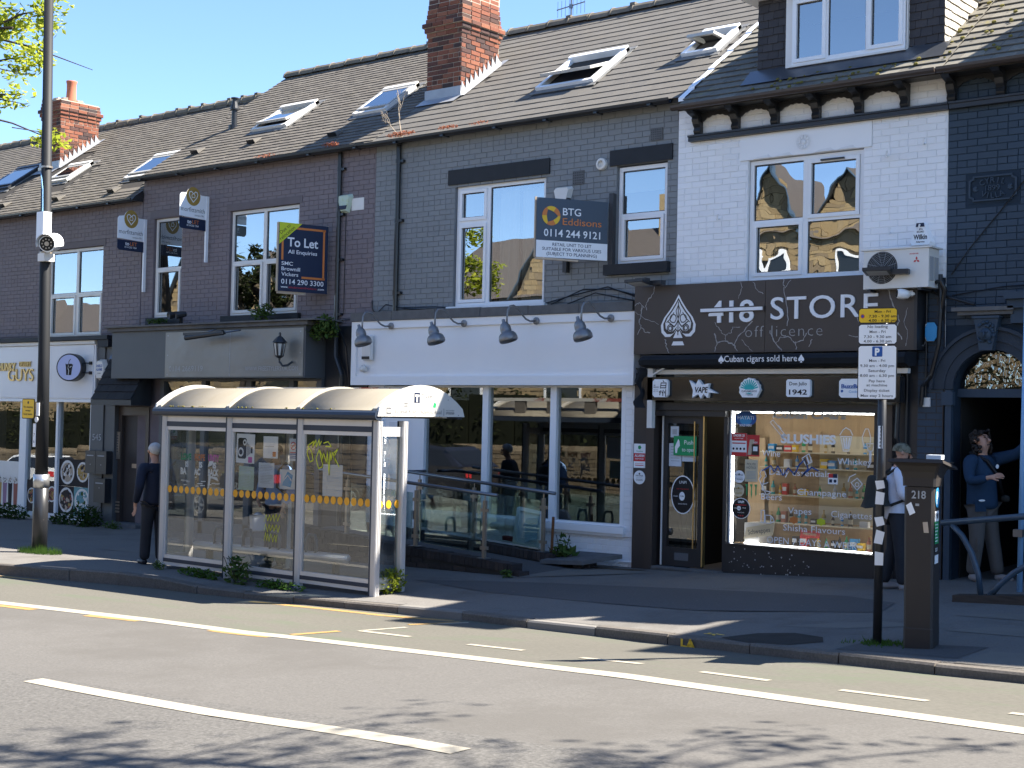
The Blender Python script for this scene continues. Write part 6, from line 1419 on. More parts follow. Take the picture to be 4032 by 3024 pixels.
# curved roof: panels, ribs, gutter, end plates
ya, yb_ = SY-.06, -2.72
def arcp(k, n, dz=0, g=0):
    f = k/n; y = ya+(yb_-ya)*f; return y, zr+.035+dz+(zt-zr-.03)*(1-abs(2*f-1)**2.1)
n = 14; xa, xb = -16.2, -11.94
cuts = [xa, SX[1], SX[2], xb]
for a, c in zip(cuts, cuts[1:]):
    b = MB(); V = []
    for k in range(n+1):
        y, z = arcp(k, n); V += [(a+.004,y,z),(c-.004,y,z),(c-.004,y,z-.02),(a+.004,y,z-.02)]
    F = []
    for k in range(n): q = 4*k; F += [(q,q+1,q+5,q+4),(q+3,q+7,q+6,q+2),(q,q+4,q+7,q+3),(q+1,q+2,q+6,q+5)]
    b.add(V, F); b.build('roof_panel', M['shelter_roof'], t, smooth=True)
for x in (xa+.05, SX[1], SX[2], xb-.05):
    b = MB(); V = []
    for k in range(n+1):
        y, z = arcp(k, n, .012); V += [(x-.035,y,z+.012),(x+.035,y,z+.012),(x+.035,y,z-.04),(x-.035,y,z-.04)]
    F = []
    for k in range(n): q = 4*k; F += [(q,q+1,q+5,q+4),(q+3,q+7,q+6,q+2),(q,q+4,q+7,q+3),(q+1,q+2,q+6,q+5)]
    b.add(V, F+[(0,3,2,1),(4*n,4*n+1,4*n+2,4*n+3)]); b.build('roof_rib', M['shelter_rib'], t)
b = MB(); b.tube([(xa-.03,ya-.01,zr-.025),(xb+.02,ya-.01,zr-.025)], .058, 10); b.box(xa,xb,yb_-.05,yb_+.03,zr-.05,zr+.03); b.build('roof_gutter', M['navy_metal'], t, smooth=False)
b = MB(); b.box(xa+.02,xb-.02,ya+.05,SY+.03,1.577,1.64); b.box(-16.1,-12.0,SB_-.04,SB_+.04,1.62,1.68); b.build('roof_beam', M['alu'], t)
def endplate(x, sgn):
    P = [(arcp(k, n)[0], arcp(k, n, .035)[1]) for k in range(n+1)]
    P = [(ya-.035, zr-.035)]+[(y, z+.01) for y, z in P]+[(yb_+.04, zr-.02)]
    b = MB(); b.prism(P, (x,0,0), (0,1,0), UZ, (sgn*.03,0,0)); return b.build('end_plate', M['plate_white'], t)
endplate(xa-.035, 1); E0 = endplate(xb+.005, 1)
b = MB(); V = Vector((0,1,0)); x = xb+.037
b.add([(x,-3.62,1.80),(x,-3.52,1.80),(x,-3.52,1.925),(x,-3.62,1.925)], [(0,1,2,3)], 0); b.text('T', (x+.001,-3.57,1.815), V, UZ, .085, .08, 3, bold=.06)
b.text('Travel', (x,-3.49,1.865), V, UZ, .05, .19, 1, align='L'); b.text('South Yorkshire', (x,-3.49,1.82), V, UZ, .018, .19, 1, align='L')
b.add([(x,-4.1,1.655),(x,-4.02,1.655),(x,-4.02,1.735),(x,-4.1,1.735)], [(0,1,2,3)], 1); b.add([(x+.001,-4.09,1.675),(x+.001,-4.03,1.675),(x+.001,-4.03,1.715),(x+.001,-4.09,1.715)], [(0,1,2,3)], 3); b.text('bus', (x+.0015,-4.06,1.685), V, UZ, .02, .04, 1)
b.add([(x,-3.99,1.65),(x,-3.984,1.65),(x,-3.984,1.735),(x,-3.99,1.735)], [(0,1,2,3)], 1); b.text('Ecclesall Road / Hickmott Road', (x,-3.95,1.67), V, UZ, .05, .83, 1, align='L')
b.add([(x,-3.08,1.65),(x,-3.072,1.65),(x,-3.072,1.74),(x,-3.08,1.74)], [(0,1,2,3)], 1); b.text('stop number', (x,-3.04,1.71), V, UZ, .02, .16, 1, align='L'); b.text('37020589', (x,-3.04,1.67), V, UZ, .028, .16, 1, align='L', bold=.02)
b.add([(x,-3.28,1.75),(x,-3.23,1.745),(x,-3.215,1.80),(x,-3.265,1.81)], [(0,1,2,3)], 2)
for yy, zz in ((-3.9,1.86),(-3.36,1.95),(-3.0,1.85),(-4.13,1.64),(-3.6,1.64),(-3.15,1.64),(-2.8,1.66)): b.disc((x,yy,zz), V, UZ, .007, 8, 1)
for k in range(3): b.add([(x,-3.80+.0,1.745+.02*k),(x,-3.73,1.745+.02*k),(x,-3.73,1.755+.02*k),(x,-3.80,1.755+.02*k)], [(0,1,2,3)], 1)
b.build('lettering', [M['ink_navy'],M['ink_grey'],M['ink_green'],M['plate_white']], E0)
b = MB()                                                             # moss along the gutter edge
for i in range(70):
    x = rnd.uniform(xa+.05, xb-.05); x = x if rnd.random() < .4 else rnd.uniform(xa+.1, xa+1.0); b.lathe([(.02*rnd.uniform(.4,1),0),(.012,.012),(0,.016)], (x,ya+rnd.uniform(.0,.06),zr+.04), 5)
b.build('moss_tuft', M['moss'], t, kind='stuff')
# bench with hoop arms
b = MB(); V = []
zs_ = .0
def bz(x): return -.215+.012*(x+16)
b.tube([(-15.9,-3.72,bz(-15.9)),(-12.9,-3.72,bz(-12.9))], .062, 10); b.build('bench', M['alu'], t, smooth=True)
for x in (-15.35,-14.75,-14.2,-13.5):
    b = MB(); z = bz(x); b.tube([(x-.13,-3.74,z),(x-.13,-3.74,z+.2),(x-.09,-3.74,z+.27),(x+.02,-3.74,z+.27),(x+.05,-3.74,z+.2),(x+.05,-3.74,z)], .022, 8); b.build('hoop_arm', M['blue_rail'], t, smooth=True)
for x in (-15.6,-13.1):
    b = MB(); b.box(x-.03,x+.03,-3.76,-3.68,pav(x,-3.7)-.01,bz(x)); b.build('bench_leg', M['steel_dark'], t)
# flat strip laid over the roof: the ledge of the low wall seen beyond it
t2 = thing('long_board', (-14,-2.8,1.9), 'long grey and rust-red stained board along the back of the shelter roof', 'board')
b = MB(); b.box(-16.15,-12.9,-2.86,-2.78,1.955,2.01); b.box(-12.9,-12.4,-2.86,-2.78,1.955,1.985); b.build('board', mat('grey_red_board',(.42,.42,.40),.8,.2,dirt=(.22,.06,.05),dsc=1.6,damt=1,dlo=.52,dhi=.56), t2)
b = MB()
for x in (-15.6,-14.9,-14.1,-13.4,-12.7): b.box(x,x+.22,-2.85,-2.79,1.70,1.9545)
b.build('board_foot', M['interior2'], t2)
# what is stuck to the shelter glass
def notice(name, label, cat, a, c, p, q, base, draw=None, mats=None, tilt=0, group=None, y=SY+.006):
    t = thing(name, ((a+c)/2,y,p), label, cat, group)
    cx, cz = (a+c)/2, (p+q)/2; ux = Vector((math.cos(tilt),0,math.sin(tilt))); uz = Vector((-math.sin(tilt),0,math.cos(tilt)))
    o = Vector((cx,y,cz)); w, h = (c-a)/2, (q-p)/2
    b = MB(); b.add([o-ux*w-uz*h+Vector((0,.001,0)),o+ux*w-uz*h+Vector((0,.001,0)),o+ux*w+uz*h+Vector((0,.001,0)),o-ux*w+uz*h+Vector((0,.001,0)),o-ux*w-uz*h-Vector((0,.002,0)),o+ux*w-uz*h-Vector((0,.002,0)),o+ux*w+uz*h-Vector((0,.002,0)),o-ux*w+uz*h-Vector((0,.002,0))], [(0,3,2,1),(4,5,6,7),(0,1,5,4),(1,2,6,5),(2,3,7,6),(3,0,4,7)])
    b.build('sheet', M[base], t)
    if draw:
        b = MB(); draw(b, o-Vector((0,.0035,0)), ux, uz, w, h); b.build('print', [M[k] for k in mats], t)
    return t
def rect(b, o, ux, uz, a, c, p, q, m=0, dy=0): b.add([o+ux*a+uz*p-Vector((0,dy,0)), o+ux*c+uz*p-Vector((0,dy,0)), o+ux*c+uz*q-Vector((0,dy,0)), o+ux*a+uz*q-Vector((0,dy,0))], [(0,1,2,3)], m)
def d_cam(b, o, ux, uz, w, h):
    b.add([o+ux*x+uz*z for x, z in rrect(-w*.82,w*.12,-h*.7,h*.72,.02)], [tuple(range(8))], 0)
    b.disc(o-ux*w*.08+uz*h*.42-Vector((0,.001,0)), ux, uz, .035, 18, 1, .04); b.disc(o-ux*w*.08+uz*h*.42-Vector((0,.002,0)), ux, uz, .018, 14, 0); b.disc(o-ux*w*.48-uz*h*.25-Vector((0,.001,0)), ux, uz, .055, 20, 1, .06); b.disc(o-ux*w*.48-uz*h*.25-Vector((0,.002,0)), ux, uz, .035, 16, 0)
    for k in range(3): rect(b, o, ux, uz, w*(.2+.13*k), w*(.26+.13*k), -h*(.5-.06*k), h*(.42-.1*k), 0)
    rect(b, o, ux, uz, w*.58, w*.8, -h*.3, h*.12, 0); rect(b, o, ux, uz, w*.35, w*.78, -h*.95, -h*.55, 2, .001)
notice('camera_notice', 'white speed camera symbol notice with a pink sticker on the middle shelter pane', 'notice', -14.58,-14.22,.98,1.36, 'vinyl_white', d_cam, ('ink','vinyl_white','ink_pink'), -.015)
notice('white_notice', 'plain white square notice with an orange stamp, right of the camera notice', 'notice', -14.05,-13.77,1.06,1.34, 'vinyl_white', lambda b, o, ux, uz, w, h: (rect(b,o,ux,uz,w*.3,w*.75,-h*.85,-h*.4,0), rect(b,o,ux,uz,-w*.75,w*.5,h*.05,h*.1,1)), ('ink_orange','ink_pale'))
def d_nosmoke(b, o, ux, uz, w, h):
    b.disc(o+uz*h*.35, ux, uz, w*.75, 22, 0, r0=w*.6); b.strip([(-w*.5,h*.35-w*.5),(w*.5,h*.35+w*.5)], .012, o, ux, uz, (0,-.001,0), 0); rect(b,o,ux,uz,-w*.5,w*.5,h*.32,h*.40,1)
    for k in range(4): rect(b,o,ux,uz,-w*.8,w*.8,-h*(.25+.16*k)-.006,-h*(.25+.16*k)+.006,(0,2,2,2)[k])
notice('no_smoking_sticker', 'small no smoking sticker at the top right of the middle shelter pane', 'sticker', -13.55,-13.41,1.04,1.32, 'paper', d_nosmoke, ('ink_red','ink','ink_blue'))
def d_lines(b, o, ux, uz, w, h):
    for k in range(int(h*2/.02)-3):
        z = h-.04-.02*k; rect(b,o,ux,uz,-w*.85+rnd.random()*.02,w*(.3+.55*rnd.random()),z-.003,z+.002,0)
notice('route_map', 'green tinted route map sheet stuck on the middle shelter pane', 'notice', -14.46,-14.15,.66,1.06 if 0 else 1.04-.18, 'paper_green', d_lines, ('paper',)) if 0 else None
notice('route_map', 'faded green route map sheet, lower left on the middle shelter pane', 'notice', -14.53,-14.2,.67,1.2-.27, 'paper_green') if 0 else None
notice('route_map', 'faded green route map sheet below the camera notice in the shelter', 'notice', -14.52,-14.22,.38+.25,.94, 'paper_green', d_lines, ('paper',), -.02)
notice('timetable_sheet', 'crumpled white timetable sheet below the orange stamped notice', 'notice', -14.13,-13.83,.68,1.0, 'paper', d_lines, ('ink_pale',))
notice('timetable_sheet', 'torn white sheet alone on the right-hand shelter pane', 'notice', -12.93,-12.58,.63,1.02, 'paper', d_lines, ('upvc_dirty',), .01)
notice('route_map', 'clear ragged sheet with a blue map at the right edge of the middle shelter pane', 'notice', -13.72,-13.42,.68,.93, 'paper', lambda b,o,ux,uz,w,h: (b.add([o+ux*x+uz*z for x,z in ((-.1,-.08),(.06,-.1),(.1,.05),(.0,.1),(-.06,.02))],[(0,1,2,3,4)],0), b.strip([(-.08,-.02),(0,.05),(.09,-.03)],.012,o,ux,uz,(0,-.001,0),1)), ('ink_sky','paper'), .02)
def slogan(word, col, x, torn, label):
    t = thing('torn_poster', (x,SY+.006,.75), label, 'poster', 'torn slogan posters on the shelter'); y = SY+.004
    b = MB(); b.text(word, (x,y,.985), UX, UZ, .085, .22, 0, bold=.05)
    b.text('IS', (x+.02,y,.89), UX, UZ, .075, .07, 1, bold=.05)
    if torn == 'BACK': b.text('BACK', (x,y,.79), UX, UZ, .085, .22, 1, bold=.05)
    else: b.text(torn, (x-.05,y,.79), UX, UZ, .085, .13, 1, bold=.05)
    for k in range(5):
        q = [(rnd.uniform(-.11,.05), rnd.uniform(.62,.76)) for _ in range(1)][0]; w = rnd.uniform(.04,.12); b.add([(x+q[0],y,q[1]),(x+q[0]+w,y,q[1]+.004),(x+q[0]+w,y,q[1]+.016),(x+q[0],y,q[1]+.012)], [(0,1,2,3)], 1)
    if torn == 'BACK':
        b.add([(x-.11,y+.001,.60),(x-.07,y+.001,.66),(x-.05,y+.001,.76),(x+.11,y+.001,.72),(x+.08,y+.001,.77),(x-.10,y+.001,.79)], [tuple(range(6))], 1); b.add([(x-.12,y+.001,.9),(x-.03,y+.001,.93),(x,y+.001,.99),(x-.09,y+.001,.98)], [(0,1,2,3)], 1)
    b.build('print', [M[col], M['vinyl_white']], t)
slogan('LOVE','ink_green',-15.62,'BA','torn white slogan poster headed LOVE in green on the left shelter pane')
slogan('HOPE','ink_orange',-15.33,'AC','torn white slogan poster headed HOPE in orange on the left shelter pane')
slogan('UNITY','ink_pink',-15.04,'BACK','torn white slogan poster headed UNITY in pink on the left shelter pane')
b = MB(); o = (-13.0,SY-.004,1.24); pts = [(-.18,-.02),(-.22,-.08),(-.16,-.2),(-.1,-.18),(-.13,-.08),(-.2,.0),(-.1,.06),(-.12,-.02),(-.06,.08),(-.05,-.02),(.0,.09),(.0,.0),(.04,.06)]
b.strip(pts, .012, o, UX, UZ, (0,0,0)); b.strip([(.0,-.05),(-.05,-.15),(.0,-.28),(.07,-.25),(.06,-.12),(.0,-.03),(.06,-.2),(.08,-.08),(.14,-.2),(.15,-.05),(.19,-.35),(.2,-.05),(.22,-.17),(.24,-.06),(.3,-.2),(.26,-.08),(.34,-.02),(.27,-.12),(.36,-.24)], .012, o, UX, UZ, (0,0,0)); b.strip([(.08,.04),(.16,.06),(.22,.0),(.12,.0)], .012, o, UX, UZ, (0,0,0))
tag(b.build('graffiti_tag', M['graffiti'], origin=(-13,SY,1.2)), 'yellow scrawled graffiti tag at the top of the right-hand shelter pane', 'graffiti')
b = MB(); o = (-13.85,SY-.004,.3)
for dy, wd in ((0,.3),(-.13,.3),(-.25,.26)):
    q = [(-.14+wd*k/9+rnd.uniform(-.01,.01), dy+(.05 if k % 2 else -.05)+rnd.uniform(-.015,.015)) for k in range(10)]; b.strip(q, .007, o, UX, UZ, (0,0,0))
tag(b.build('graffiti_tag', M['graffiti'], origin=(-13.85,SY,.2)), 'faint yellow scratched graffiti low on the middle shelter pane', 'graffiti')
# lamp post with camera
lx, ly = -19.45, -3.91; lz = pav(lx, ly)
t = thing('lamp_post', (lx,ly,lz), 'tall black lamp post on the kerb with chrome bands, camera box and yellow plate', 'lamp post')
b = MB(); b.tube([(lx,ly,lz-.05),(lx,ly,lz+1.18)], .115, 20); b.build('base', M['post_black'], t, smooth=True)
b = MB(); b.tube([(lx,ly,lz+1.18),(lx-.03,ly,lz+3),(lx-.22,ly,lz+9.5)], [.098,.088,.068], 18); b.build('pole', M['lamp_black'], t, smooth=True)
b = MB(); b.tube([(lx,ly,lz+1.0),(lx,ly,lz+1.2)], .121, 20); b.build('chrome_band', M['alloy'], t, smooth=True)
b = MB()
for z, r in ((5.96,.085),(4.62,.095)): b.tube([(lx-.1 if z > 5 else lx-.06,ly,lz+z-.015),(lx-.1 if z > 5 else lx-.06,ly,lz+z+.015)], r, 14)
b.box(lx-.32,lx-.19,ly-.02,ly+.02,lz+5.92,lz+5.97); b.build('strap', M['galv'], t)
b = MB(); b.tube([(lx-.12,ly-.09,lz+5.85),(lx-.05,ly-.1,lz+5.6),(lx-.03,ly-.1,lz+5.2)], .01, 5); b.build('cable', M['pale_blue'], t)
b = MB(); b.box(lx-.03,lx+.16,ly-.2,ly-.06,lz+4.74,lz+5.23); cb = b.build('control_box', M['upvc'], t)
t = thing('traffic_camera', (lx+.2,ly-.2,lz+4.6), 'white bullet traffic camera on the lamp post below its control box', 'camera')
ax = Vector((.62,-.75,-.16)).normalized(); c = Vector((lx+.24,ly-.12,lz+4.74))
b = MB(); b.lathe([(.10,-.2),(.125,-.18),(.125,.16),(.115,.165)], c, 20, axis=ax); b.build('housing', M['upvc'], t, smooth=False)
b = MB(); sd = ax.cross(UZ).normalized(); up = sd.cross(ax); q = 12; V = []
for k in range(q+1):
    a = math.pi*(k/q*1.2-.1); p = sd*math.cos(a)*.145+up*math.sin(a)*.15; V += [c+p-ax*.2, c+p+ax*.25]
b.add(V, [(2*k,2*k+1,2*k+3,2*k+2) for k in range(q)]); b.build('sun_shield', M['upvc'], t, smooth=True)
b = MB(); b.disc(c+ax*.168, sd, up, .11, 20); b.build('lens', M['interior'], t)
b = MB()
for k in range(9): a = k*.7; b.lathe([(.012,0),(.012,.006)], c+ax*.17+sd*.07*math.cos(a)+up*.07*math.sin(a), 8, axis=ax)
b.lathe([(.035,0),(.035,.01)], c+ax*.17, 12, axis=ax); b.build('infrared_lamp', M['alloy'], t)
b = MB(); b.tube([c-ax*.1,(lx+.02,ly-.05,lz+4.55)], .03, 8); b.box(lx-.08,lx+.1,ly-.13,ly+.05,lz+4.48,lz+4.6); b.build('bracket', M['upvc_dirty'], t)
t = thing('restriction_plate', (lx-.2,ly-.12,lz+2.15), 'small yellow no stopping plate facing the road on the lamp post', 'sign')
b = MB(); b.prism(rrect(lx-.39,lx-.05,lz+2.05,lz+2.36,.02), (0,ly-.125,0), UX, UZ, (0,.008,0)); b.build('plate', M['ink'], t)
b = MB(); b.add([(p,ly-.127,q) for p, q in rrect(lx-.378,lx-.062,lz+2.062,lz+2.348,.018)], [tuple(range(8))], 0)
b.disc((lx-.22,ly-.128,lz+2.30), UX, UZ, .022, 14, 1)
for k, s_ in enumerate(('No stopping','except','local buses')): b.text(s_, (lx-.22,ly-.128,lz+2.22-.055*k), UX, UZ, .03, (.25,.14,.24)[k], 1, bold=.02)
b.build('print', [M['ink_yellow'],M['ink']], t)
t = thing('post_number', (lx-.1,ly-.11,lz+1.8), 'white numbered strips and a round white sticker on the lamp post under the yellow plate', 'sticker')
b = MB(); b.box(lx-.1,lx-.03,ly-.107,ly-.10,lz+1.62,lz+1.98); b.box(lx-.03,lx+.05,ly-.107,ly-.099,lz+2.1,lz+2.3); b.lathe([(.045,0),(.045,.006)], (lx-.02,ly-.101,lz+2.04), 14, axis=(0,-1,0)); b.build('strip', M['vinyl_white'], t)
b = MB(); b.text('7', (lx-.065,ly-.1085,lz+1.78), UX, UZ, .05); b.text('6', (lx-.065,ly-.1085,lz+1.68), UX, UZ, .05); b.build('lettering', M['ink'], t)
# parking sign on its post
px_, py_ = -5.16, -5.04; pz = pav(px_, py_)
th = RAD(11); pe = Vector((math.cos(th),math.sin(th),0)); pn = Vector((math.sin(th),-math.cos(th),0))
t = thing('parking_sign', (px_,py_,pz), 'worn black post with three stacked parking plates, yellow over white', 'street sign')
b = MB(); b.tube([(px_-.02,py_,pz-.05),(px_+.0,py_,pz+2.8)], .038, 14); b.build('post', M['post_black'], t, smooth=True)
O = Vector((px_,py_,pz))+pn*.05
def splate(zb, zt_, m, draw, nm):
    b = MB(); b.prism(rrect(-.205,.125,zb,zt_,.018), O, pe, UZ, -pn*.006); o = b.build(nm, M['ink'], t)
    b = MB(); b.add([O+pe*x+UZ*z+pn*.001 for x, z in rrect(-.198,.118,zb+.007,zt_-.007,.015)], [tuple(range(8))], 0)
    P = O+pn*.0025
    for s_, z, h, w, x in draw: b.text(s_, P+pe*x+UZ*z, pe, UZ, h, w, 1, bold=.012)
    return b
C0x = -.04
b = splate(2.695, 2.825, 'ink_yellow', [('Mon - Fri',2.783,.022,.135,.0),('7.30 - 9.30 am',2.743,.024,.23,C0x+.04),('4.00 - 6.30 pm',2.707,.024,.235,C0x+.04)], 'yellow_plate')
b.disc(O+pe*-.168+UZ*2.755+pn*.003, pe, UZ, .017, 16, 2); b.disc(O+pe*-.168+UZ*2.755+pn*.004, pe, UZ, .011, 14, 3); b.build('print', [M['ink_yellow'],M['ink'],M['ink_red'],M['ink_blue']], t)
b = splate(2.515, 2.69, 'vinyl_white', [('No loading',2.655,.024,.17,C0x),('Mon - Fri',2.612,.024,.135,C0x),('7.30 - 9.30 am',2.570,.024,.23,C0x),('4.00 - 6.30 pm',2.532,.024,.235,C0x)], 'loading_plate'); b.build('print', [M['vinyl_white'],M['ink_grey']], t)
b = splate(2.05, 2.51, 'vinyl_white', [('Mon - Fri',2.368,.024,.135,C0x),('9.30 am - 4.00 pm',2.325,.024,.285,C0x),('Saturday',2.283,.024,.145,C0x),('8.00 am - 6.30 pm',2.242,.024,.285,C0x),('Pay here',2.197,.023,.135,C0x),('at machine',2.162,.023,.175,C0x),('Display ticket',2.117,.023,.215,C0x),('Max stay 2 hours',2.073,.023,.27,C0x)], 'parking_plate')
P = O+pn*.003; b.add([P+pe*x+UZ*z for x, z in rrect(-.083,.003,2.412,2.498,.006)], [tuple(range(8))], 2); b.text('P', P+pe*(-.04)+UZ*2.425+pn*.001, pe, UZ, .06, .04, 0, bold=.05)
b.build('print', [M['vinyl_white'],M['ink_grey'],M['ink_blue']], t)
fe = Vector((cr.x,cr.y,0)).normalized(); fe = Vector((.93,.37,0)); fn = Vector((fe.y,-fe.x,0)); O2 = Vector((px_-.015,py_,pz))+fn*.0395
b = MB(); b.add([O2+fe*x+UZ*z for x, z in ((-.018,1.64),(.018,1.64),(.018,1.83),(-.018,1.83))], [(0,1,2,3)]); b.build('number_strip', M['vinyl_white'], t)
b = MB()
for k, ch in enumerate('513968'): b.text(ch, O2+fn*.001+UZ*(1.803-.03*k), fe, UZ, .02, None, bold=.02)
b.build('lettering', M['ink'], t)
for k, (z, h, tl) in enumerate(((1.33,.075,.25),(1.20,.11,-.05),(1.02,.08,.3),(.87,.115,-.15),(.69,.115,.02))):
    ux = fe*math.cos(tl)+UZ*math.sin(tl); uz = UZ*math.cos(tl)-fe*math.sin(tl); c = O2+fn*.004+UZ*(z+h/2-.03)
    b = MB(); b.prism([(-.033,-h/2),(.036,-h/2),(.04,h/2-.01),(-.03,h/2)], c, ux, uz, fn*.0015); b.build('sticker', M['vinyl_white'], t)
# parking meter
mx, my = -4.88, -5.2; mz = pav(mx, my); th = RAD(12); e = Vector((math.cos(th),math.sin(th),0)); f = Vector((-math.sin(th),math.cos(th),0))
t = thing('parking_meter', (mx,my,mz), 'dark brown pay and display machine numbered 218 with flared solar top', 'parking meter')
O = Vector((mx,my,mz)); W, D = .232, .30; k = .018
def ring8(w0, w1, d0, d1, z): return [O+e*x+f*y+UZ*z for x, y in ((w0+k,d0),(w1-k,d0),(w1,d0+k),(w1,d1-k),(w1-k,d1),(w0+k,d1),(w0,d1-k),(w0,d0+k))]
def loft(levels, name, m):
    b = MB(); V = []
    for L_ in levels: V += ring8(*L_)
    nl = len(levels); b.add(V, [tuple(reversed(range(8)))]+[tuple(range(8*(nl-1),8*nl))]+[(8*i+j, 8*i+(j+1)%8, 8*i+8+(j+1)%8, 8*i+8+j) for i in range(nl-1) for j in range(8)])
    return b.build(name, m, t)
loft([(-.002,W+.002,-.002,D+.002,-.05),(-.002,W+.002,-.002,D+.002,.17),(0,W,0,D,.175),(-.008,W-.004,0,D,1.325)], 'cabinet', M['meter'])
loft([(-.02,W+.012,-.012,D+.02,1.331),(-.022,W+.015,-.015,D+.04,1.40),(-.035,W+.03,-.03,D+.07,1.45),(-.07,W+.05,-.06,D+.16,1.50),(-.10,W+.07,-.09,D+.22,1.525)], 'flared_head', M['meter'])
b = MB(); V = [O+e*x+f*y+UZ*z for x, y, z in ((-.125,-.11,1.528),(W+.09,-.11,1.528),(W+.09,D+.26,1.46),(-.125,D+.26,1.46),(-.115,-.10,1.555),(W+.08,-.10,1.555),(W+.08,D+.25,1.487),(-.115,D+.25,1.487))]
b.add(V, [(0,3,2,1),(4,5,6,7),(0,1,5,4),(1,2,6,5),(2,3,7,6),(3,0,4,7)]); b.build('solar_cap', M['meter'], t)
b = MB(); b.add([O+e*x+f*y+UZ*z for x, y, z in ((-.08,-.06,1.557),(W+.05,-.06,1.557),(W+.05,D+.2,1.496),(-.08,D+.2,1.496))], [(0,1,2,3)]); b.build('solar_panel', M['car_glass'], t)
b = MB(); S0 = O-f*.0035; b.text('218', S0+e*.11+UZ*1.232, e, UZ, .065, .115, bold=.02); b.build('lettering', M['ink_pale'], t)
b = MB(); b.prism([(.085,1.17),(.115,1.17),(.115,1.19),(.085,1.19)], S0, e, UZ, -f*.001); b.build('sticker', M['ink_pale'], t)
for P in ([(.04,1.09),(.085,1.115),(.05,1.20),(.008,1.172)], [(.155,.955),(.195,.955),(.185,1.045),(.145,1.04)]):
    b = MB(); b.prism(P, S0, e, UZ, -f*.001); b.build('sticker', M['vinyl_white'] if P[0][0] < .1 else M['wood_pale'], t)
b = MB(); S1 = O+e*(W+.0025); b.disc(S1+f*.14+UZ*1.24-e*.0, f, UZ, .085, 22, 0, .085); b.text('P', S1+f*.13+UZ*1.19+e*.001, f, UZ, .1, .06, 1, bold=.04)
b.add([S1+f*y+UZ*z for y, z in ((.04,1.045),(.2,1.045),(.2,1.13),(.04,1.13))], [(0,1,2,3)], 1); b.text('P', S1+f*.08+UZ*1.07+e*.001, f, UZ, .045, .04, 2, bold=.04); b.text('ill', S1+f*.15+UZ*1.07+e*.001, f, UZ, .04, .05, 2, bold=.04)
b.add([S1+f*y+UZ*z for y, z in ((.04,.86),(.2,.86),(.2,1.043),(.04,1.043))], [(0,1,2,3)], 3)
for kk in range(6): b.add([S1+e*.001+f*y+UZ*z for y, z in ((.055,.88+.027*kk),(.13+.05*rnd.random(),.88+.027*kk),(.13+.04*rnd.random(),.888+.027*kk),(.055,.888+.027*kk))], [(0,1,2,3)], 1)
b.text('2027', S1+f*.12+UZ*.80, f, UZ, .03, .09, 1, bold=.02); b.add([S1+f*y+UZ*z for y, z in ((.05,.70),(.2,.70),(.2,.77),(.05,.77))], [(0,1,2,3)], 1)
b.build('side_label', [M['ink_sky'],M['vinyl_white'],M['ink_navy'],M['ink_green']], t)
b = MB(); b.obox(O+e*.2+f*.2+UZ*1.57, e*.06, f*.07, UZ*.018); o = b.build('small_carton', M['paper'], origin=tuple(O+e*.2+f*.2+UZ*1.55)); tag(o, 'small pale blue white carton left on top of the parking meter', 'carton')
# pedestrian barrier on its timber base
t = thing('pedestrian_barrier', (-5.4,-2.0,pav(-5.4,-2)), 'blue-grey tubular barrier with splayed curved legs on a timber sleeper at the right edge', 'barrier')
b = MB(); b.tube([(-5.88,-2.0,.64),(-4.0,-2.0,.90)], .034, 10); b.build('top_rail', M['blue_rail'], t, smooth=True)
b = MB(); b.tube([(-5.77,-2.0,.63),(-5.66,-2.0,.52),(-5.56,-2.0,.35),(-5.49,-2.0,.15),(-5.46,-2.0,-.07)], .03, 10); b.build('leg', M['blue_rail'], t, smooth=True)
b = MB(); b.tube([(-5.37,-2.0,-.07),(-5.26,-2.0,.06),(-5.12,-2.0,.19),(-4.95,-2.0,.30),(-4.6,-2.0,.45),(-4.45,-2.0,.82)], .03, 10); b.build('leg', M['blue_rail'], t, smooth=True)
b = MB(); b.add([(-5.72,-2.1,-.20),(-3.8,-2.1,-.05),(-3.8,-1.9,-.05),(-5.72,-1.9,-.20),(-5.72,-2.1,-.085),(-3.8,-2.1,.07),(-3.8,-1.9,.07),(-5.72,-1.9,-.085)], [(0,3,2,1),(4,5,6,7),(0,1,5,4),(1,2,6,5),(2,3,7,6),(3,0,4,7)]); b.build('timber_base', M['wood_old'], t)
b = MB(); b.tube([(-5.42,-1.0,pav(-5.4,-1)),(-5.375,-1.0,3.2)], .03, 10); t = thing('scaffold_pole', (-5.4,-1,pav(-5.4,-1)), 'pale blue upright pole at the extreme right edge near the archway', 'pole'); b.build('pole', M['pale_blue'], t, smooth=True)
b = MB(); b.obox((-5.42,-1.04,.52), (.05,0,0), (0,.04,0), (0,0,.04)); b.build('clamp', M['steel_dark'], t)
# ramp to the white shop
t = thing('access_ramp', (-13,-1.2,-.4), 'dark brick edged ramp with asphalt floor rising to the white shop door', 'ramp')
RT = t
def rz_top(x): return interp(x, [-16.2,-13.9,-11.73], [-.0,-.17,-.285])
def rz_bot(x): return pav(x,-1.8)-.02
b = MB(); V = []
for x in (-16.2,-11.95): V += [(x,-1.78,rz_bot(x)),(x,-1.6,rz_bot(x)),(x,-1.6,rz_top(x)-.08),(x,-1.78,rz_top(x)-.08)]
b.add(V, [(0,1,5,4),(1,2,6,5),(2,3,7,6),(3,0,4,7),(0,3,2,1),(4,5,6,7)]); W1 = b.build('ramp_wall', M['dark_mortar'], t)
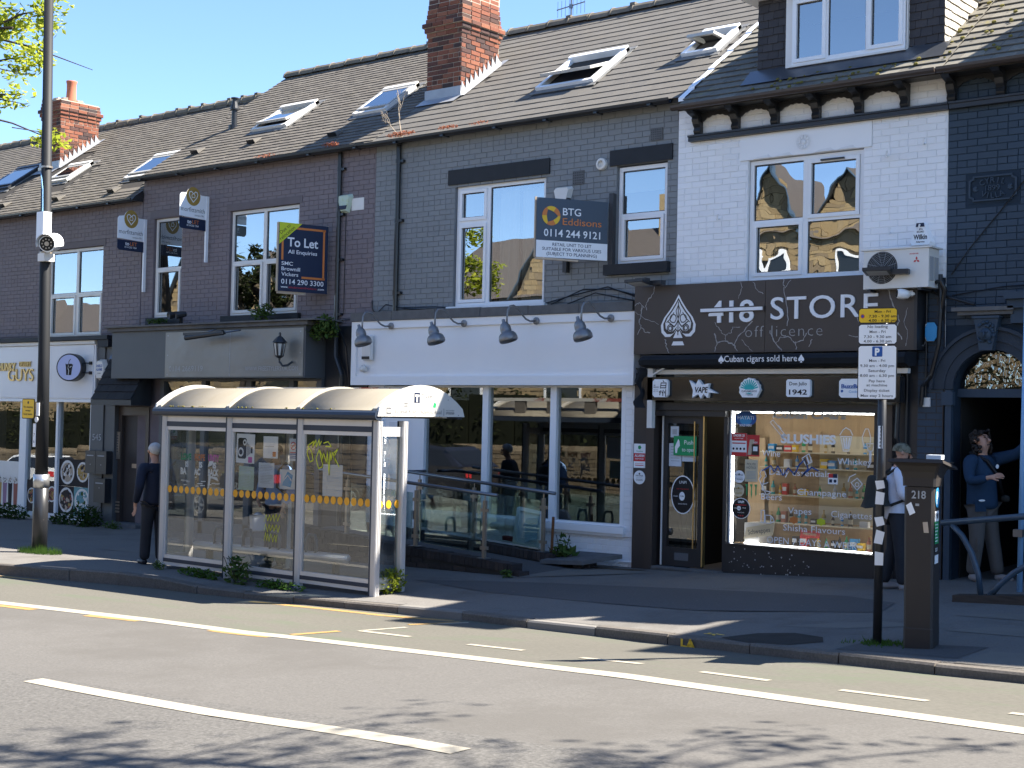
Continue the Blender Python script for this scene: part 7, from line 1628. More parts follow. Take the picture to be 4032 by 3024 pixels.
# stretcher courses below, brick-on-edge coping above
x = -16.2; me = brick_mesh(.215,.068,.012,M['dark_brick']); k = 0
for r in range(4):
    x = -16.2-(.11 if r % 2 else 0)
    while x < -11.95:
        z = rz_bot(x)+.06+.075*r
        if z+.04 < rz_top(x)-.115 and x > -16.1: inst('brick', me, Matrix.Translation((x+.11,-1.78,z)) @ Matrix.Rotation(.045,4,'Y'), W1)
        x += .225
x = -16.15; cop = bpy.data.meshes.new('coping_brick'); q = MB(); q.box(-.034,.034,-.11,.11,-.11,0); cop.from_pydata(q.v, [], q.f); cop.materials.append(M['dark_brick'])
while x < -11.75:
    inst('coping_brick', cop, Matrix.Translation((x,-1.695+rnd.uniform(-.004,.004),rz_top(x)+rnd.uniform(-.004,.004))) @ Matrix.Rotation(.05,4,'Y'), W1); x += .076
inst('coping_brick', cop, Matrix.Translation((-11.70,-1.7,-.37)), W1); inst('coping_brick', cop, Matrix.Translation((-11.79,-1.74,-.36)) @ Matrix.Rotation(1.57,4,'Z'), W1)
b = MB(); b.add([(-16.2,-1.6,rz_top(-16.2)-.1),(-11.7,-1.6,pav(-11.7,-1.6)+.01),(-11.7,-.62,pav(-11.7,-.6)+.01),(-16.2,-.62,rz_top(-16.2)-.1)], [(0,1,2,3)]); b.build('ramp_floor', M['patch_dark'], t)
def r2(x): return interp(x, [-16.2,-14.8,-12.1], [-.02,-.07,-.235])
W2 = MB()
V = []
for x in (-16.2,-11.95): V += [(x,-.6,r2(x)-.4),(x,-.42,r2(x)-.4),(x,-.42,r2(x)-.1),(x,-.6,r2(x)-.1)]
W2.add(V, [(0,1,5,4),(1,2,6,5),(2,3,7,6),(3,0,4,7),(0,3,2,1),(4,5,6,7)]); W2 = W2.build('rear_kerb', M['dark_mortar'], t)
x = -16.15
while x < -12.0:
    inst('coping_brick', cop, Matrix.Translation((x,-.51,r2(x)+rnd.uniform(-.004,.004))) @ Matrix.Rotation(.06,4,'Y'), W2); x += .076
def handrail(y, posts, xa, za, xb, zb, label, glassx):
    t = thing('handrail', ((xa+xb)/2,y,za-1), label, 'handrail', 'handrails of the ramp')
    b = MB(); b.tube([(xa,y,za),(xb,y,zb)], .025, 12); b.build('rail', M['steel_dark'], t, smooth=True)
    for x, zf in posts:
        zt_ = za+(zb-za)*(x-xa)/(xb-xa)
        b = MB(); b.box(x-.022,x+.022,y-.022,y+.022,zf,zt_-.09); b.tube([(x,y,zt_-.09),(x,y,zt_-.01)], .008, 6); p = b.build('post', M['galv'], t)
        b = MB(); b.box(x-.08,x+.08,y-.06,y+.06,zf-.002,zf+.008); b.build('foot_plate', M['steel_dark'], p)
        b = MB()
        for z in (zf+.14, zt_-.22):
            for s in (-1,1): b.box(x+s*.0225,x+s*.062,y-.018,y+.018,z-.022,z+.022)
        b.build('glass_clamp', M['galv'], p)
    for (a, c) in glassx:
        def zz(x): return za+(zb-za)*(x-xa)/(xb-xa)
        b = MB(); b.add([(a,y-.004,zz(a)-.80),(c,y-.004,zz(c)-.80),(c,y-.004,zz(c)-.13),(a,y-.004,zz(a)-.13),(a,y+.004,zz(a)-.80),(c,y+.004,zz(c)-.80),(c,y+.004,zz(c)-.13),(a,y+.004,zz(a)-.13)], [(0,1,2,3),(4,7,6,5),(0,4,5,1),(1,5,6,2),(2,6,7,3),(3,7,4,0)])
        b.build('glass_panel', M['pane_rail'], t)
handrail(-1.7, [(-15.0,-.09),(-13.62,-.175),(-12.36,-.25)], -15.6,.82,-12.15,.605, 'front ramp handrail of grey tube with glass panels, nearest the bus shelter', [(-14.93,-13.69),(-13.55,-12.42)])
handrail(-.52, [(-14.66,-.075),(-13.57,-.145),(-12.28,-.225)], -14.91,.80,-12.08,.605, 'rear ramp handrail of grey tube with glass panels, against the shop window', [(-14.6,-13.63),(-13.5,-12.34)])
b = MB(); b.tube([(-14.91,-.52,.80),(-14.91,-.2,.80),(-14.95,-.1,.8)], .025, 10); b.build('return_rail', M['steel_dark'], bpy.data.objects['handrail.001'], smooth=True)
t = thing('old_window_frame', (-12.7,-.3,-.23), 'discarded grey-white window frame leaning under the right shop window behind the handrail', 'window frame')
b = MB(); A, B_ = Vector((-12.86,-.40,-.17)), Vector((-12.42,-.40,-.20)); up = Vector((-.10,.22,.52)); nn = Vector((0,-.03,.0))
b.prism([(0,0),(.44,-.03),(.44,.5),(0,.55)], A, UX, up/.55, nn); b.build('backing', M['paper'], t)
for p, q in ((A,A+up),(B_,B_+up*.96),(A+up*.97,B_+up*.93),(A+up*.03,B_+up*.03)):
    b = MB(); b.bar(p+nn*1.2, q+nn*1.2, .055, .05, (0,-1,.4)); b.build('frame_bar', M['upvc_dirty'], t)
b = MB(); b.add([A+nn*1.7+Vector((.2,0,.05)),A+nn*1.7+Vector((.40,.02,.1)),A+up*.8+nn*1.7+Vector((.38,0,0)),A+up*.7+nn*1.7+Vector((.15,0,0))], [(0,1,2,3)]); b.build('broken_glass', M['pane_end'], t)
b = MB(); b.obox((-13.02,-.33,-.10), (.12,.0,-.01), (0,.05,0), (0,0,.03)); tag(b.build('loose_brick', mat('loose_red_brick',(.25,.05,.045),.9,.2,var=.2), origin=(-13.02,-.33,-.13)), 'loose red brick lying under the middle shop window behind the glass', 'brick')
b = MB(); b.tube([(-12.2,-.42,-.24),(-12.18,-.42,.27)], .02, 8); tag(b.build('rusty_stake', mat('rust',(.16,.07,.03),.9,.2,var=.2), origin=(-12.2,-.42,-.24)), 'short rusty stake beside the end of the rear handrail', 'stake')
t = thing('stone_slab', (-11.75,-.25,-.38), 'tilted dark stone slab on rubble at the foot of the white wall', 'slab')
b = MB(); b.add([(-12.15,-.75,-.36),(-11.45,-.72,-.33),(-11.2,-.12,-.26),(-11.95,-.1,-.27),(-12.15,-.75,-.31),(-11.45,-.72,-.27),(-11.2,-.12,-.20),(-11.95,-.1,-.21)], [(0,3,2,1),(4,5,6,7),(0,1,5,4),(1,2,6,5),(2,3,7,6),(3,0,4,7)]); b.build('slab', M['lintel_grey'], t)
b = MB()
for i in range(6): b.obox((rnd.uniform(-12.0,-11.4), rnd.uniform(-.55,-.2), -.39), (rnd.uniform(.05,.12),.02,0), (-.02,rnd.uniform(.04,.09),0), (0,0,.05))
b.build('rubble', M['dark_brick'], t)
b = MB(); b.box(-15.3,-14.75,-.3,-.08,-.1,-.06); t = thing('white_board', (-15.0,-.2,-.1), 'pale board on the ground by the white shop door', 'board'); b.build('board', M['upvc_dirty'], t)
# notices on the store's pilaster
def stick(name, label, a, c, p, q, y, draw, mats, base='vinyl_white', round_=False, group=None, cat='sticker'):
    t = thing(name, ((a+c)/2,y,p), label, cat, group); b = MB()
    if round_: b.lathe([((c-a)/2,0),((c-a)/2,.002)], ((a+c)/2,y,(p+q)/2), 24, axis=(0,-1,0))
    else: b.box(a,c,y-.002,y,p,q)
    b.build('sheet', M[base], t)
    b = MB(); draw(b, (a+c)/2, y-.0035, p, q); b.build('print', [M[k] for k in mats], t); return t
def T(b, s_, x, y, z, h, w=None, m=0, bold=.01): b.text(s_, (x,y,z), UX, UZ, h, w, m, bold=bold)
def RC_(b, a, c, p, q, y, m=0): b.add([(a,y,p),(c,y,p),(c,y,q),(a,y,q)], [(0,1,2,3)], m)
def d_alarm(b, x, y, p, q):
    RC_(b,x-.095,x+.095,p+.09,p+.20,y,0); T(b,'ALARM',x,y-.001,p+.15,.035,.16,1,.03); T(b,'RESPONSE',x,y-.001,p+.115,.018,.14,1); b.disc((x,y,q-.05), UX, UZ, .03, 5, 2); T(b,'Yorkshire',x,y,q-.11,.018,.11,2); RC_(b,x-.07,x+.07,p+.03,p+.04,y,0); RC_(b,x-.07,x+.07,p+.055,p+.06,y,0)
stick('alarm_notice','red and white ALARM notice on the dark pilaster left of the store door',-11.06,-10.87,1.00,1.33,-.092,d_alarm,('ink_red','vinyl_white','ink_green'))
def d_hav(b, x, y, p, q): b.disc((x,y,q-.05), UX, UZ, .014, 8, 0); T(b,'HAVANA',x,y,(p+q)/2+.012,.025,.12); T(b,'CIGARS',x,y,(p+q)/2-.045,.025,.11); RC_(b,x-.05,x+.05,(p+q)/2-.008,(p+q)/2-.005,y)
stick('cigar_sticker','round white cigar sticker on the dark pilaster under the red notice',-11.055,-10.865,.77,.97,-.092,d_hav,('ink_grey',),round_=True)
stick('push_sign','green Push to open sign on the store door',-10.47,-10.05,1.13+.05,1.43,-.012,lambda b,x,y,p,q:(T(b,'Push',x+.07,y,q-.095,.055,.16,0,.0),T(b,'to open',x+.055,y,p+.045,.05,.24,0,.0),b.add([(x-.16+a*.9,y,p+.03+c) for a,c in ((0,0),(.02,.0),(.03,.06),(.08,.1),(.07,.16),(.05,.19),(.02,.14),(-.02,.08))],[tuple(range(8))],0)),('vinyl_white',),'ink_green',cat='sign') if 0 else stick('push_sign','green Push to open sign on the store door',-10.46,-10.10,1.46-.27,1.46-.01,-.024,lambda b,x,y,p,q:(T(b,'Push',x+.06,y,q-.11,.06,.14,0,.0),T(b,'to open',x+.055,y,p+.055,.055,.2,0,.0),b.add([(x-.15+a*.9,y,p+.03+c) for a,c in ((0,0),(.03,.0),(.04,.06),(.08,.1),(.07,.16),(.05,.19),(.02,.14),(-.01,.08))],[tuple(range(8))],0)),('vinyl_white',),'ink_green',cat='sign')
# lettering and stickers on the store window glass
yw = .016
b = MB()
for s_, x, z, h, w, m, bd in (('Cuban Cigars',-8.47,1.715,.10,1.02,1,.04),('SLUSHIES',-8.48,1.40,.115,.77,0,.04),('Wine',-9.0,1.22,.085,.26,0,.0),('Whiskey',-7.84,1.15,.085,.46,0,.0),('Daily essentials',-8.59,.985,.085,.86,0,.0),('Champagne',-8.28,.745,.085,.68,0,.0),('Beers',-8.985,.66,.085,.30,0,.0),('Vapes',-8.58,.50,.085,.33,0,.0),('Cigarettes',-7.87,.49,.085,.55,0,.0),('Shisha Flavours',-8.38,.28,.085,.86,0,.0),('OPEN 7 DAYS A WEEK',-8.41,.105,.09,1.26,0,.0)): b.text(s_, (x,yw,z), UX, UZ, h, w, m, bold=bd)
def ln(pts, w=.011): b.strip(pts, w, (0,yw,0), UX, UZ, (0,0,0), 0)
def loop(pts, w=.011): ln(pts+[pts[0]], w)
loop([(-9.02,1.66),(-8.98,1.69),(-8.80,1.50),(-8.84,1.47)]); ln([(-8.9,1.62),(-8.86,1.58)]); ln([(-8.98,1.72),(-8.95,1.80)],.02)
loop([(-8.03,1.5),(-7.99,1.32),(-7.92,1.32),(-7.88,1.5)]); ln([(-8.04,1.52),(-8.0,1.58),(-7.96,1.61),(-7.90,1.58),(-7.87,1.52)],.014); ln([(-7.99,1.48),(-7.97,1.35)],.02); ln([(-7.95,1.48),(-7.95,1.35)],.02); ln([(-7.91,1.48),(-7.93,1.35)],.02)
loop([(-8.5,1.12),(-8.56,.96+.25),(-8.46,1.27),(-8.42,1.17)]); ln([(-8.53,1.2),(-8.49,1.13)],.02); ln([(-8.49,1.23),(-8.46,1.15)],.02)
loop([(-9.12,.78),(-9.10,.93),(-9.06,.96),(-9.09,1.03),(-9.13,1.05),(-9.16,.99),(-9.14,.96),(-9.17,.92),(-9.06,.72),(-8.99,.76)]); ln([(-9.1,.86),(-9.04,.88)])
loop([(-7.88,.93),(-7.8,.99),(-7.73,.92),(-7.80,.84)]); ln([(-7.92,.94),(-7.90,1.0),(-7.82,1.04)]); b.disc((-7.80,yw,.91), UX, UZ, .03, 12, 0, r0=.02)
loop([(-7.72,1.38),(-7.74,1.5),(-7.7,1.6),(-7.66,1.6),(-7.63,1.5),(-7.64,1.38)]); loop([(-7.68,1.42),(-7.66,1.33),(-7.60,1.33),(-7.58,1.42)]); ln([(-7.63,1.32),(-7.63,1.2)],.03)
loop([(-9.13,.36),(-9.13,.52),(-9.08,.52),(-9.08,.36)]); loop([(-9.07,.36),(-9.07,.46),(-8.99,.46),(-8.99,.36)]); ln([(-8.98,.37),(-8.94,.38),(-8.95,.42),(-8.98,.45)])
b.build('lettering', [M['vinyl_white'],M['ink_pale']], PN)
def d_u25(b, x, y, p, q):
    RC_(b,x-.115,x+.115,q-.10,q-.0,y,0); T(b,'UNDER 25',x,y-.001,q-.045,.03,.17,1,.03); T(b,'no proof of age?',x,y-.001,q-.075,.016,.13,1); RC_(b,x-.115,x+.115,p,p+.05,y,0); RC_(b,x-.1,x+.1,q-.14,q-.125,y,0)
    for k in range(4): b.disc((x-.08+.053*k,y,p+.095), UX, UZ, .016, 10, 2)
stick('age_notice','red and white UNDER 25 notice on the store window',-9.59,-9.36,1.21,1.51,yw,d_u25,('ink_red','vinyl_white','ink'))
stick('price_poster','red drinks price poster beside the UNDER 25 notice',-9.355,-9.17,1.21,1.49,yw,lambda b,x,y,p,q:(RC_(b,x-.02,x+.085,p+.02,p+.16,y,0),b.add([(x-.08,y,p+.02),(x-.03,y,p+.02),(x+.02,y,q-.06),(x-.05,y,q-.06)],[(0,1,2,3)],1),T(b,'NEW',x+.035,y-.001,p+.17,.025,.06,2),RC_(b,x,x+.065,p+.07,p+.13,y-.001,2)),('wood_old','wood_pale','vinyl_white'),'ink_red')
stick('polite_notice','cream POLITE NOTICE sheet on the store window',-9.38,-9.19,.88,1.17,yw,lambda b,x,y,p,q:(T(b,'POLITE',x,y,q-.075,.03,.13),T(b,'NOTICE',x,y,q-.12,.03,.14),[RC_(b,x-.07,x+.07,q-.16-.018*k,q-.154-.018*k,y,1) for k in range(6)]),('ink_grey','ink_pale'),'ply_pale')
stick('cigar_sticker','upper round white cigar sticker on the store window left side',-9.545,-9.38,.86,1.02,yw,d_hav,('ink_grey',),round_=True)
stick('cigar_sticker','lower round cream cigar sticker on the store window left side',-9.55,-9.385,.68,.84,yw,d_hav,('ink_gold',),'ply_pale',round_=True)
b = MB(); t = thing('energy_drink_sticker', (-9.27,yw,.66), 'green three-stripe claw sticker on the store window', 'sticker')
for x0 in (-9.345,-9.275,-9.21): b.add([(x0-.03,yw,.845),(x0+.012,yw,.85),(x0+.005,yw,.8),(x0+.008,yw,.72),(x0-.006,yw,.65 if x0 > -9.3 and x0 < -9.25 else .69),(x0-.012,yw,.73),(x0-.01,yw,.81)], [tuple(range(7))])
b.build('print', M['ink_green'], t)
def d_blk(b, x, y, p, q):
    cz = (p+q)/2; b.disc((x,y,cz), UX, UZ, .128, 26, 0); T(b,'UNPI',x,y-.001,cz+.07,.03,.09,1,.04); RC_(b,x-.08,x+.08,cz+.04,cz+.05,y-.001,2); b.disc((x-.03,y-.001,cz), UX, UZ, .03, 14, 1); T(b,'CUBA',x-.085,y-.001,cz-.007,.014,.05,1); T(b,'CUBA',x-.03,y-.002,cz-.007,.014,.04,0); T(b,'FIVE',x+.05,y-.001,cz,.014,.05,1); T(b,'SINGLE CIGARS',x,y-.001,cz-.06,.012,.1,1)
    for k in range(3): b.disc((x-.03+.03*k,y-.001,cz-.095), UX, UZ, .009, 8, 2)
stick('round_notice','round black vape shop sticker with white rim at the window lower left',-9.565,-9.29,.39,.665,yw,d_blk,('ink','vinyl_white','ink_red'),round_=True)
stick('card_sticker','small navy and white card payment sticker in the middle of the store window',-8.19,-8.06,.90,1.03,yw,lambda b,x,y,p,q:(RC_(b,x-.06,x,p+.08,q,y,0),RC_(b,x,x+.06,p+.08,q,y,1),RC_(b,x-.05,x-.01,p+.02,p+.06,y,1),b.disc((x+.03,y,p+.04),UX,UZ,.02,12,1)),('ink_red','ink_navy'))
b = MB(); t = thing('blue_hayati_sticker', (-9.43,yw,1.6), 'round blue and white faded vape sticker at the top left of the store window', 'sticker')
b.disc((-9.38,yw,1.70), UX, UZ, .16, 24, 0, .1); b.disc((-9.38,yw-.001,1.68), UX, UZ, .09, 20, 1, .06); b.text('HAYATI', (-9.38,yw-.002,1.69), UX, UZ, .05, .24, 2, bold=.0); b.text('SOLD HERE', (-9.38,yw-.002,1.60), UX, UZ, .03, .18, 2, bold=.02); b.build('print', [M['ink_blue'],M['ink_sky'],M['vinyl_white']], t); t.name = 'vape_sticker'; t['label'] = 'round blue faded sticker at the top left of the store window'; LOC['vape_sticker'] = Vector((-9.43,yw,1.6))
b = MB(); b.strip([(-9.12,1.03),(-9.0,1.1),(-8.95,1.02),(-8.9,1.1),(-8.82,.98),(-8.75,1.08),(-8.66,1.0),(-8.6,1.12),(-8.52,1.2),(-8.47,1.08),(-8.56,.98),(-8.42,1.1),(-8.33,1.06)], .018, (0,yw,-.0), UX, UZ, (0,0,0))
tag(b.build('graffiti_tag', M['ink_blue'], origin=(-8.7,yw,1.05)), 'blue marker scrawl across the middle of the store window', 'graffiti')
for (x, z, mm, nm) in ((-8.66,.42,'ink_orange','orange'),(-8.28,.42,'ink_lime','lime')):
    b = MB(); b.add([(x+.055*(1+.25*(k % 2))*math.cos(k*.524), yw, z+.04*(1+.25*(k % 2))*math.sin(k*.524)) for k in range(12)], [tuple(range(12))]); tag(b.build('price_star', M[mm], origin=(x,yw,z)), f'small {nm} star price tag low on the store window', 'price tag')
# ------------------------------------------------------------------ inside the store window
t = thing('store_display', (-8.5,.5,-.3), 'warm lit store display of plywood and pale boards behind the window lettering', 'display')
b = MB(); b.box(-9.3,-8.55,.50,.53,.42,1.55); b.build('plywood_board', M['ply'], t)
b = MB(); b.box(-8.54,-7.75,.46,.49,.38,1.50); b.build('pale_board', M['ply_pale'], t)
b = MB(); b.box(-9.57,-9.32,.44,.46,.3,1.45); b.build('side_board', M['ply'], t)
b = MB()
for z in (1.28,1.08,.72,.36): b.box(-9.3,-7.62,.26,.49,z-.014,z)
b.build('shelf', M['ply_pale'], t)
b = MB(); b.box(-9.56,-7.58,.08,.6,.05,.07); b.box(-9.56,-7.58,.60,.62,-.3,1.78); b.build('display_base', M['ply'], t)
b = MB(); b.box(-9.42,-9.2,.1,.43,.071,.34); b.build('white_stand', M['upvc_dirty'], t)
b = MB(); b.prism([(-9.42,.13),(-9.0,.2),(-8.97,.36),(-9.38,.28)], (0,.095,0), UX, UZ, (0,-.01,0)); ad = b.build('framed_advert', M['ply_pale'], t)
b = MB(); b.text('Schweppes', (-9.19,.082,.215), (.98,0,.17), (-.17,0,.98), .065, .33, bold=.01); b.build('lettering', M['ink_grey'], ad)
b = MB(); b.box(-10.4,-7.7,.8,1.8,2.38,2.40); b.build('added_glow_panel', M['glow_warm'], t)  # unseen glowing panel, added to light the display from above
b = MB(); b.box(-8.62,-8.35,.12,.13,.2,.29); o = tag(b.build('brand_card', M['ink_red'], origin=(-8.5,.12,.2)), 'small red drinks card standing low in the store window', 'card')
b = MB(); b.text('Hennessy', (-8.485,.118,.235), UX, UZ, .04, .19, bold=.01); b.build('lettering', M['ply_pale'], o)
used_l = set()
bcols = ['ink_green','wood_old','ink_gold','ink_red','ink_sky','upvc_dirty','dark_brick','ink_yellow','terracotta','ink_teal']
def bottle(x, y, z, h, m, lab, cap='ink_gold'):
    t = thing('bottle', (x,y,z), lab, 'bottle', 'bottles on the store display shelves'); r = h*.15
    b = MB(); b.lathe([(r,0),(r,h*.55),(r*.85,h*.63),(r*.36,h*.74),(r*.34,h*.93)], (x,y,z), 10); b.build('glass', M[m], t, smooth=False)
    b = MB(); b.lathe([(r*.4,h*.92),(r*.4,h)], (x,y,z), 8); b.build('cap', M[cap], t)
    b = MB(); b.lathe([(r*1.02,h*.15),(r*1.02,h*.45)], (x,y,z), 10, cap=False); b.build('paper_label', M['ply_pale'], t)
words = ['green','brown','gold','red','blue','white','dark','yellow','orange','teal']
rows = ((1.28,'the top'),(1.08,'the second'),(.72,'the third'),(.36,'the lowest'),(.07,'the floor'))
for z, rn in rows:
    x = -9.26 if z > .2 else -8.9
    while x < -7.66:
        if rnd.random() < (.85 if z < .4 else .72):
            side = 'left' if x < -8.75 else 'middle' if x < -8.2 else 'right'; k = rnd.randrange(10)
            while (k, side, rn) in used_l: k = (k+1) % 10
            used_l.add((k, side, rn))
            if rnd.random() < .6: bottle(x, .36 if z > .2 else .3, z+.001, rnd.uniform(.13,.2), bcols[k], f'{words[k]} bottle standing on {rn} shelf of the store window, {side} part')
            else:
                h = rnd.uniform(.07,.15); w = rnd.uniform(.03,.06)
                t = thing('box', (x,.34,z), f'small {words[k]} packet on {rn} shelf of the store window, {side} part', 'packet', 'packets on the store display shelves')
                b = MB(); b.box(x-w,x+w,.31,.38,z+.001,z+h); b.build('carton', M[bcols[k]], t); b = MB(); b.box(x-w*.8,x+w*.8,.308,.3095,z+h*.35,z+h*.7); b.build('print', M['upvc_dirty'], t)
        x += rnd.uniform(.085,.13)
# ------------------------------------------------------------------ people
def skinmesh(name, J, E, m, parent, sub=2, root=None):
    """grow one smooth surface over a skeleton: J = {joint: (point, rx, ry)}, E = edges between joints"""
    keys = list(J); ix = {k: i for i, k in enumerate(keys)}
    L = LOC[root_of(parent).name]
    me = bpy.data.meshes.new(name); me.from_pydata([tuple(Vector(J[k][0])-L) for k in keys], [(ix[a], ix[c]) for a, c in E], [])
    o = bpy.data.objects.new(name, me); col.objects.link(o)
    md = o.modifiers.new('s', 'SKIN'); md.use_smooth_shade = True; md.branch_smoothing = .6
    for k, sv in zip(keys, me.skin_vertices[0].data):
        sv.radius = (J[k][1], J[k][2] if len(J[k]) > 2 else J[k][1]); sv.use_root = (k == (root or keys[0]))
    sb = o.modifiers.new('u', 'SUBSURF'); sb.levels = sub; sb.render_levels = sub
    dg = bpy.context.evaluated_depsgraph_get(); nm = bpy.data.meshes.new_from_object(o.evaluated_get(dg))
    o.modifiers.clear(); o.data = nm; nm.materials.clear(); nm.materials.append(m)
    nm.polygons.foreach_set('use_smooth', [True]*len(nm.polygons)); nm.name = name
    o.parent = parent; return o
class Pose:
    def __init__(s, base, face, h): s.b = Vector(base); s.f = Vector((*face, 0)).normalized(); s.r = Vector((s.f.y, -s.f.x, 0)); s.k = h/1.75
    def __call__(s, f, r, z): return s.b + (s.f*f + s.r*r + Vector((0,0,z)))*s.k
def person(base, face, h, label, arms, legs, tilt, hair, jacket, trousers, shoes, hands=True, wide=1.0, hairlen=0, cap=None, lean=0, hem=.86, loose=1.0, neckz=1.47):
    """arms = two (elbow, wrist, fingertip) triples, legs = two (knee, ankle, toe); all in body axes (forward, right, up)"""
    P = Pose(base, face, h); t = thing('person', tuple(base), label, 'person'); k = P.k
    hx = Vector((math.sin(tilt), 0, math.cos(tilt)))                    # head axis, tilted back or forward
    nb = Vector((lean+.01, 0, neckz)); hc = nb + Vector((.035,0,.13)) + Vector((-.10*math.sin(-tilt),0,0))
    def H(f, r, u):                                                     # point in head axes
        c, s_ = math.cos(tilt), math.sin(tilt); return P(hc.x + f*c + u*s_, r, hc.z - f*s_ + u*c)
    J = {'pelvis': (P(0,0,.95), .085*k), 'waist': (P(lean*.3,0,1.12), .08*k), 'chest': (P(lean*.7,0,1.33), .085*k), 'neck0': (P(*nb), .058*k), 'neck1': (P(nb.x+.012,0,nb.z+.05), .058*k),
         'jaw': (H(.012,0,-.055), .066*k), 'head': (H(-.004,0,.03), .093*k), 'crown': (H(-.012,0,.085), .072*k)}
    E = [('pelvis','waist'),('waist','chest'),('chest','neck0'),('neck0','neck1'),('neck1','jaw'),('jaw','head'),('head','crown')]
    for i, (el, wr, tip) in enumerate(arms):
        s = 1 if i == 0 else -1; sh = Vector((lean*.85, s*.185*wide, 1.40)); n = str(i)
        J['sh'+n] = (P(*sh), .042*k); J['el'+n] = (P(*el), .036*k); J['wr'+n] = (P(*wr), .028*k)
        w, q = Vector(wr), Vector(tip); d = q-w
        J['palm'+n] = (P(*(w+d*.35)), .038*k, .022*k)
        E += [('chest','sh'+n),('sh'+n,'el'+n),('el'+n,'wr'+n),('wr'+n,'palm'+n)]
        side = d.cross(Vector((0,1 if abs(d.y) < abs(d.x)+abs(d.z) else 0,.3))).normalized(); cu = d.cross(side).normalized()
        for g, (off, ln_, cr_) in enumerate(((-.027,.50,.10),(-.009,.60,.11),(.009,.56,.12),(.026,.46,.13))):
            m1 = w+d*.58+side*off; m2 = w+d*(.58+ln_*.45)+side*off*1.15+cu*.012; m3 = w+d*(.58+ln_*.8)+side*off*1.1+cu*.038
            J[f'k{n}{g}'] = (P(*m1), .0095*k); J[f'm{n}{g}'] = (P(*m2), .0088*k); J[f't{n}{g}'] = (P(*m3), .0072*k)
            E += [('palm'+n,f'k{n}{g}'),(f'k{n}{g}',f'm{n}{g}'),(f'm{n}{g}',f't{n}{g}')]
        a1 = w+d*.30-side*.040; a2 = w+d*.62-side*.055+cu*.022
        J['th'+n] = (P(*a1), .0115*k); J['tt'+n] = (P(*a2), .0088*k); E += [('palm'+n,'th'+n),('th'+n,'tt'+n)]
    for i, (kn, an, toe) in enumerate(legs):
        s = 1 if i == 0 else -1; n = str(i)
        J['hip'+n] = (P(0,s*.08,.90), .06*k); J['kn'+n] = (P(*kn), .045*k); J['an'+n] = (P(*an), .042*k)
        E += [('pelvis','hip'+n),('hip'+n,'kn'+n),('kn'+n,'an'+n)]
    body = skinmesh('body', J, E, M['skin'], t, 2, 'pelvis')
    # face
    b = MB(); nx = [H(.083,0,.02), H(.112,0,-.022), H(.094,0,-.034)]
    b.tube(nx, [.010*k,.017*k,.012*k], 8)
    for s in (-1, 1): b.tube([H(-.01,s*.088,-.005), H(-.02,s*.096,.02), H(-.012,s*.092,.035)], [.012*k,.02*k,.013*k], 8)
    b.build('face', M['skin'], t, smooth=True)
    b = MB()
    for s in (-1, 1): b.tube([H(.083,s*.034-.012,.027), H(.088,s*.034+.012,.027)], .008*k, 6); b.tube([H(.083,s*.036-.02,.045), H(.084,s*.036+.02,.045)], .005*k, 5)
    b.tube([H(.086,-.024,-.064), H(.09,0,-.063), H(.086,.024,-.064)], .006*k, 6); b.build('features', M['hair_dark'], t)
    # hair
    if cap is None:
        b = MB(); V = []; nr, nc = 8, 20
        for i in range(nr+1):
            a = math.pi*.5*i/nr*1.42
            for j in range(nc):
                q = 2*math.pi*j/nc; back = (1-math.cos(q))/2; lim = .42+.58*back
                aa = a*lim*1.12; rr = .103*(1+rnd.uniform(-.05,.05)*(1 if hairlen else .4))
                V.append(H(-.012+math.cos(q)*math.sin(aa)*rr*1.08, math.sin(q)*math.sin(aa)*rr*.93, .045+math.cos(aa)*rr*.95))
        b.add(V, [(i*nc+j, i*nc+(j+1)%nc, (i+1)*nc+(j+1)%nc, (i+1)*nc+j) for i in range(nr) for j in range(nc)])
        if hairlen:
            for i in range(170):
                q = rnd.uniform(.25,1.75)*math.pi if rnd.random() < .9 else rnd.random()*6.28; u = rnd.uniform(-hairlen, .13); back = (1-math.cos(q))/2
                if back < .25 and u < .06: continue
                p = (-.018+math.cos(q)*.105, math.sin(q)*.098, u); b.lathe([(.004,-.02),(.02,-.008),(.024,.01),(.006,.026)], H(*p), 6, axis=(rnd.uniform(-1,1),rnd.uniform(-1,1),rnd.uniform(-1,1)))
        b.build('hair', hair, t, smooth=True)
    else:
        b = MB(); V = []; nr, nc = 6, 20
        for i in range(nr+1):
            a = math.pi*.5*i/nr*1.05
            for j in range(nc): q = 2*math.pi*j/nc; V.append(H(-.01+math.cos(q)*math.sin(a)*.113, math.sin(q)*math.sin(a)*.102, .035+math.cos(a)*.105))
        b.add(V, [(i*nc+j, i*nc+(j+1)%nc, (i+1)*nc+(j+1)%nc, (i+1)*nc+j) for i in range(nr) for j in range(nc)])
        b.add([H(.09,-.07,.04),H(.09,.07,.04),H(.18,.05,.015),H(.18,-.05,.015)], [(0,1,2,3)]); b.build('cap', cap, t, smooth=True)
    # jacket: torso and sleeves
    l = loose
    J = {'hem': (P(0,0,hem), .185*l*k), 'waist': (P(lean*.3,0,1.08), .158*l*k), 'chest': (P(lean*.7,0,1.30), .158*l*k), 'yoke': (P(lean*.95,0,1.425), .085*k), 'collar': (P(nb.x+.002,0,nb.z+.005), .072*k)}
    E = [('hem','waist'),('waist','chest'),('chest','yoke'),('yoke','collar')]
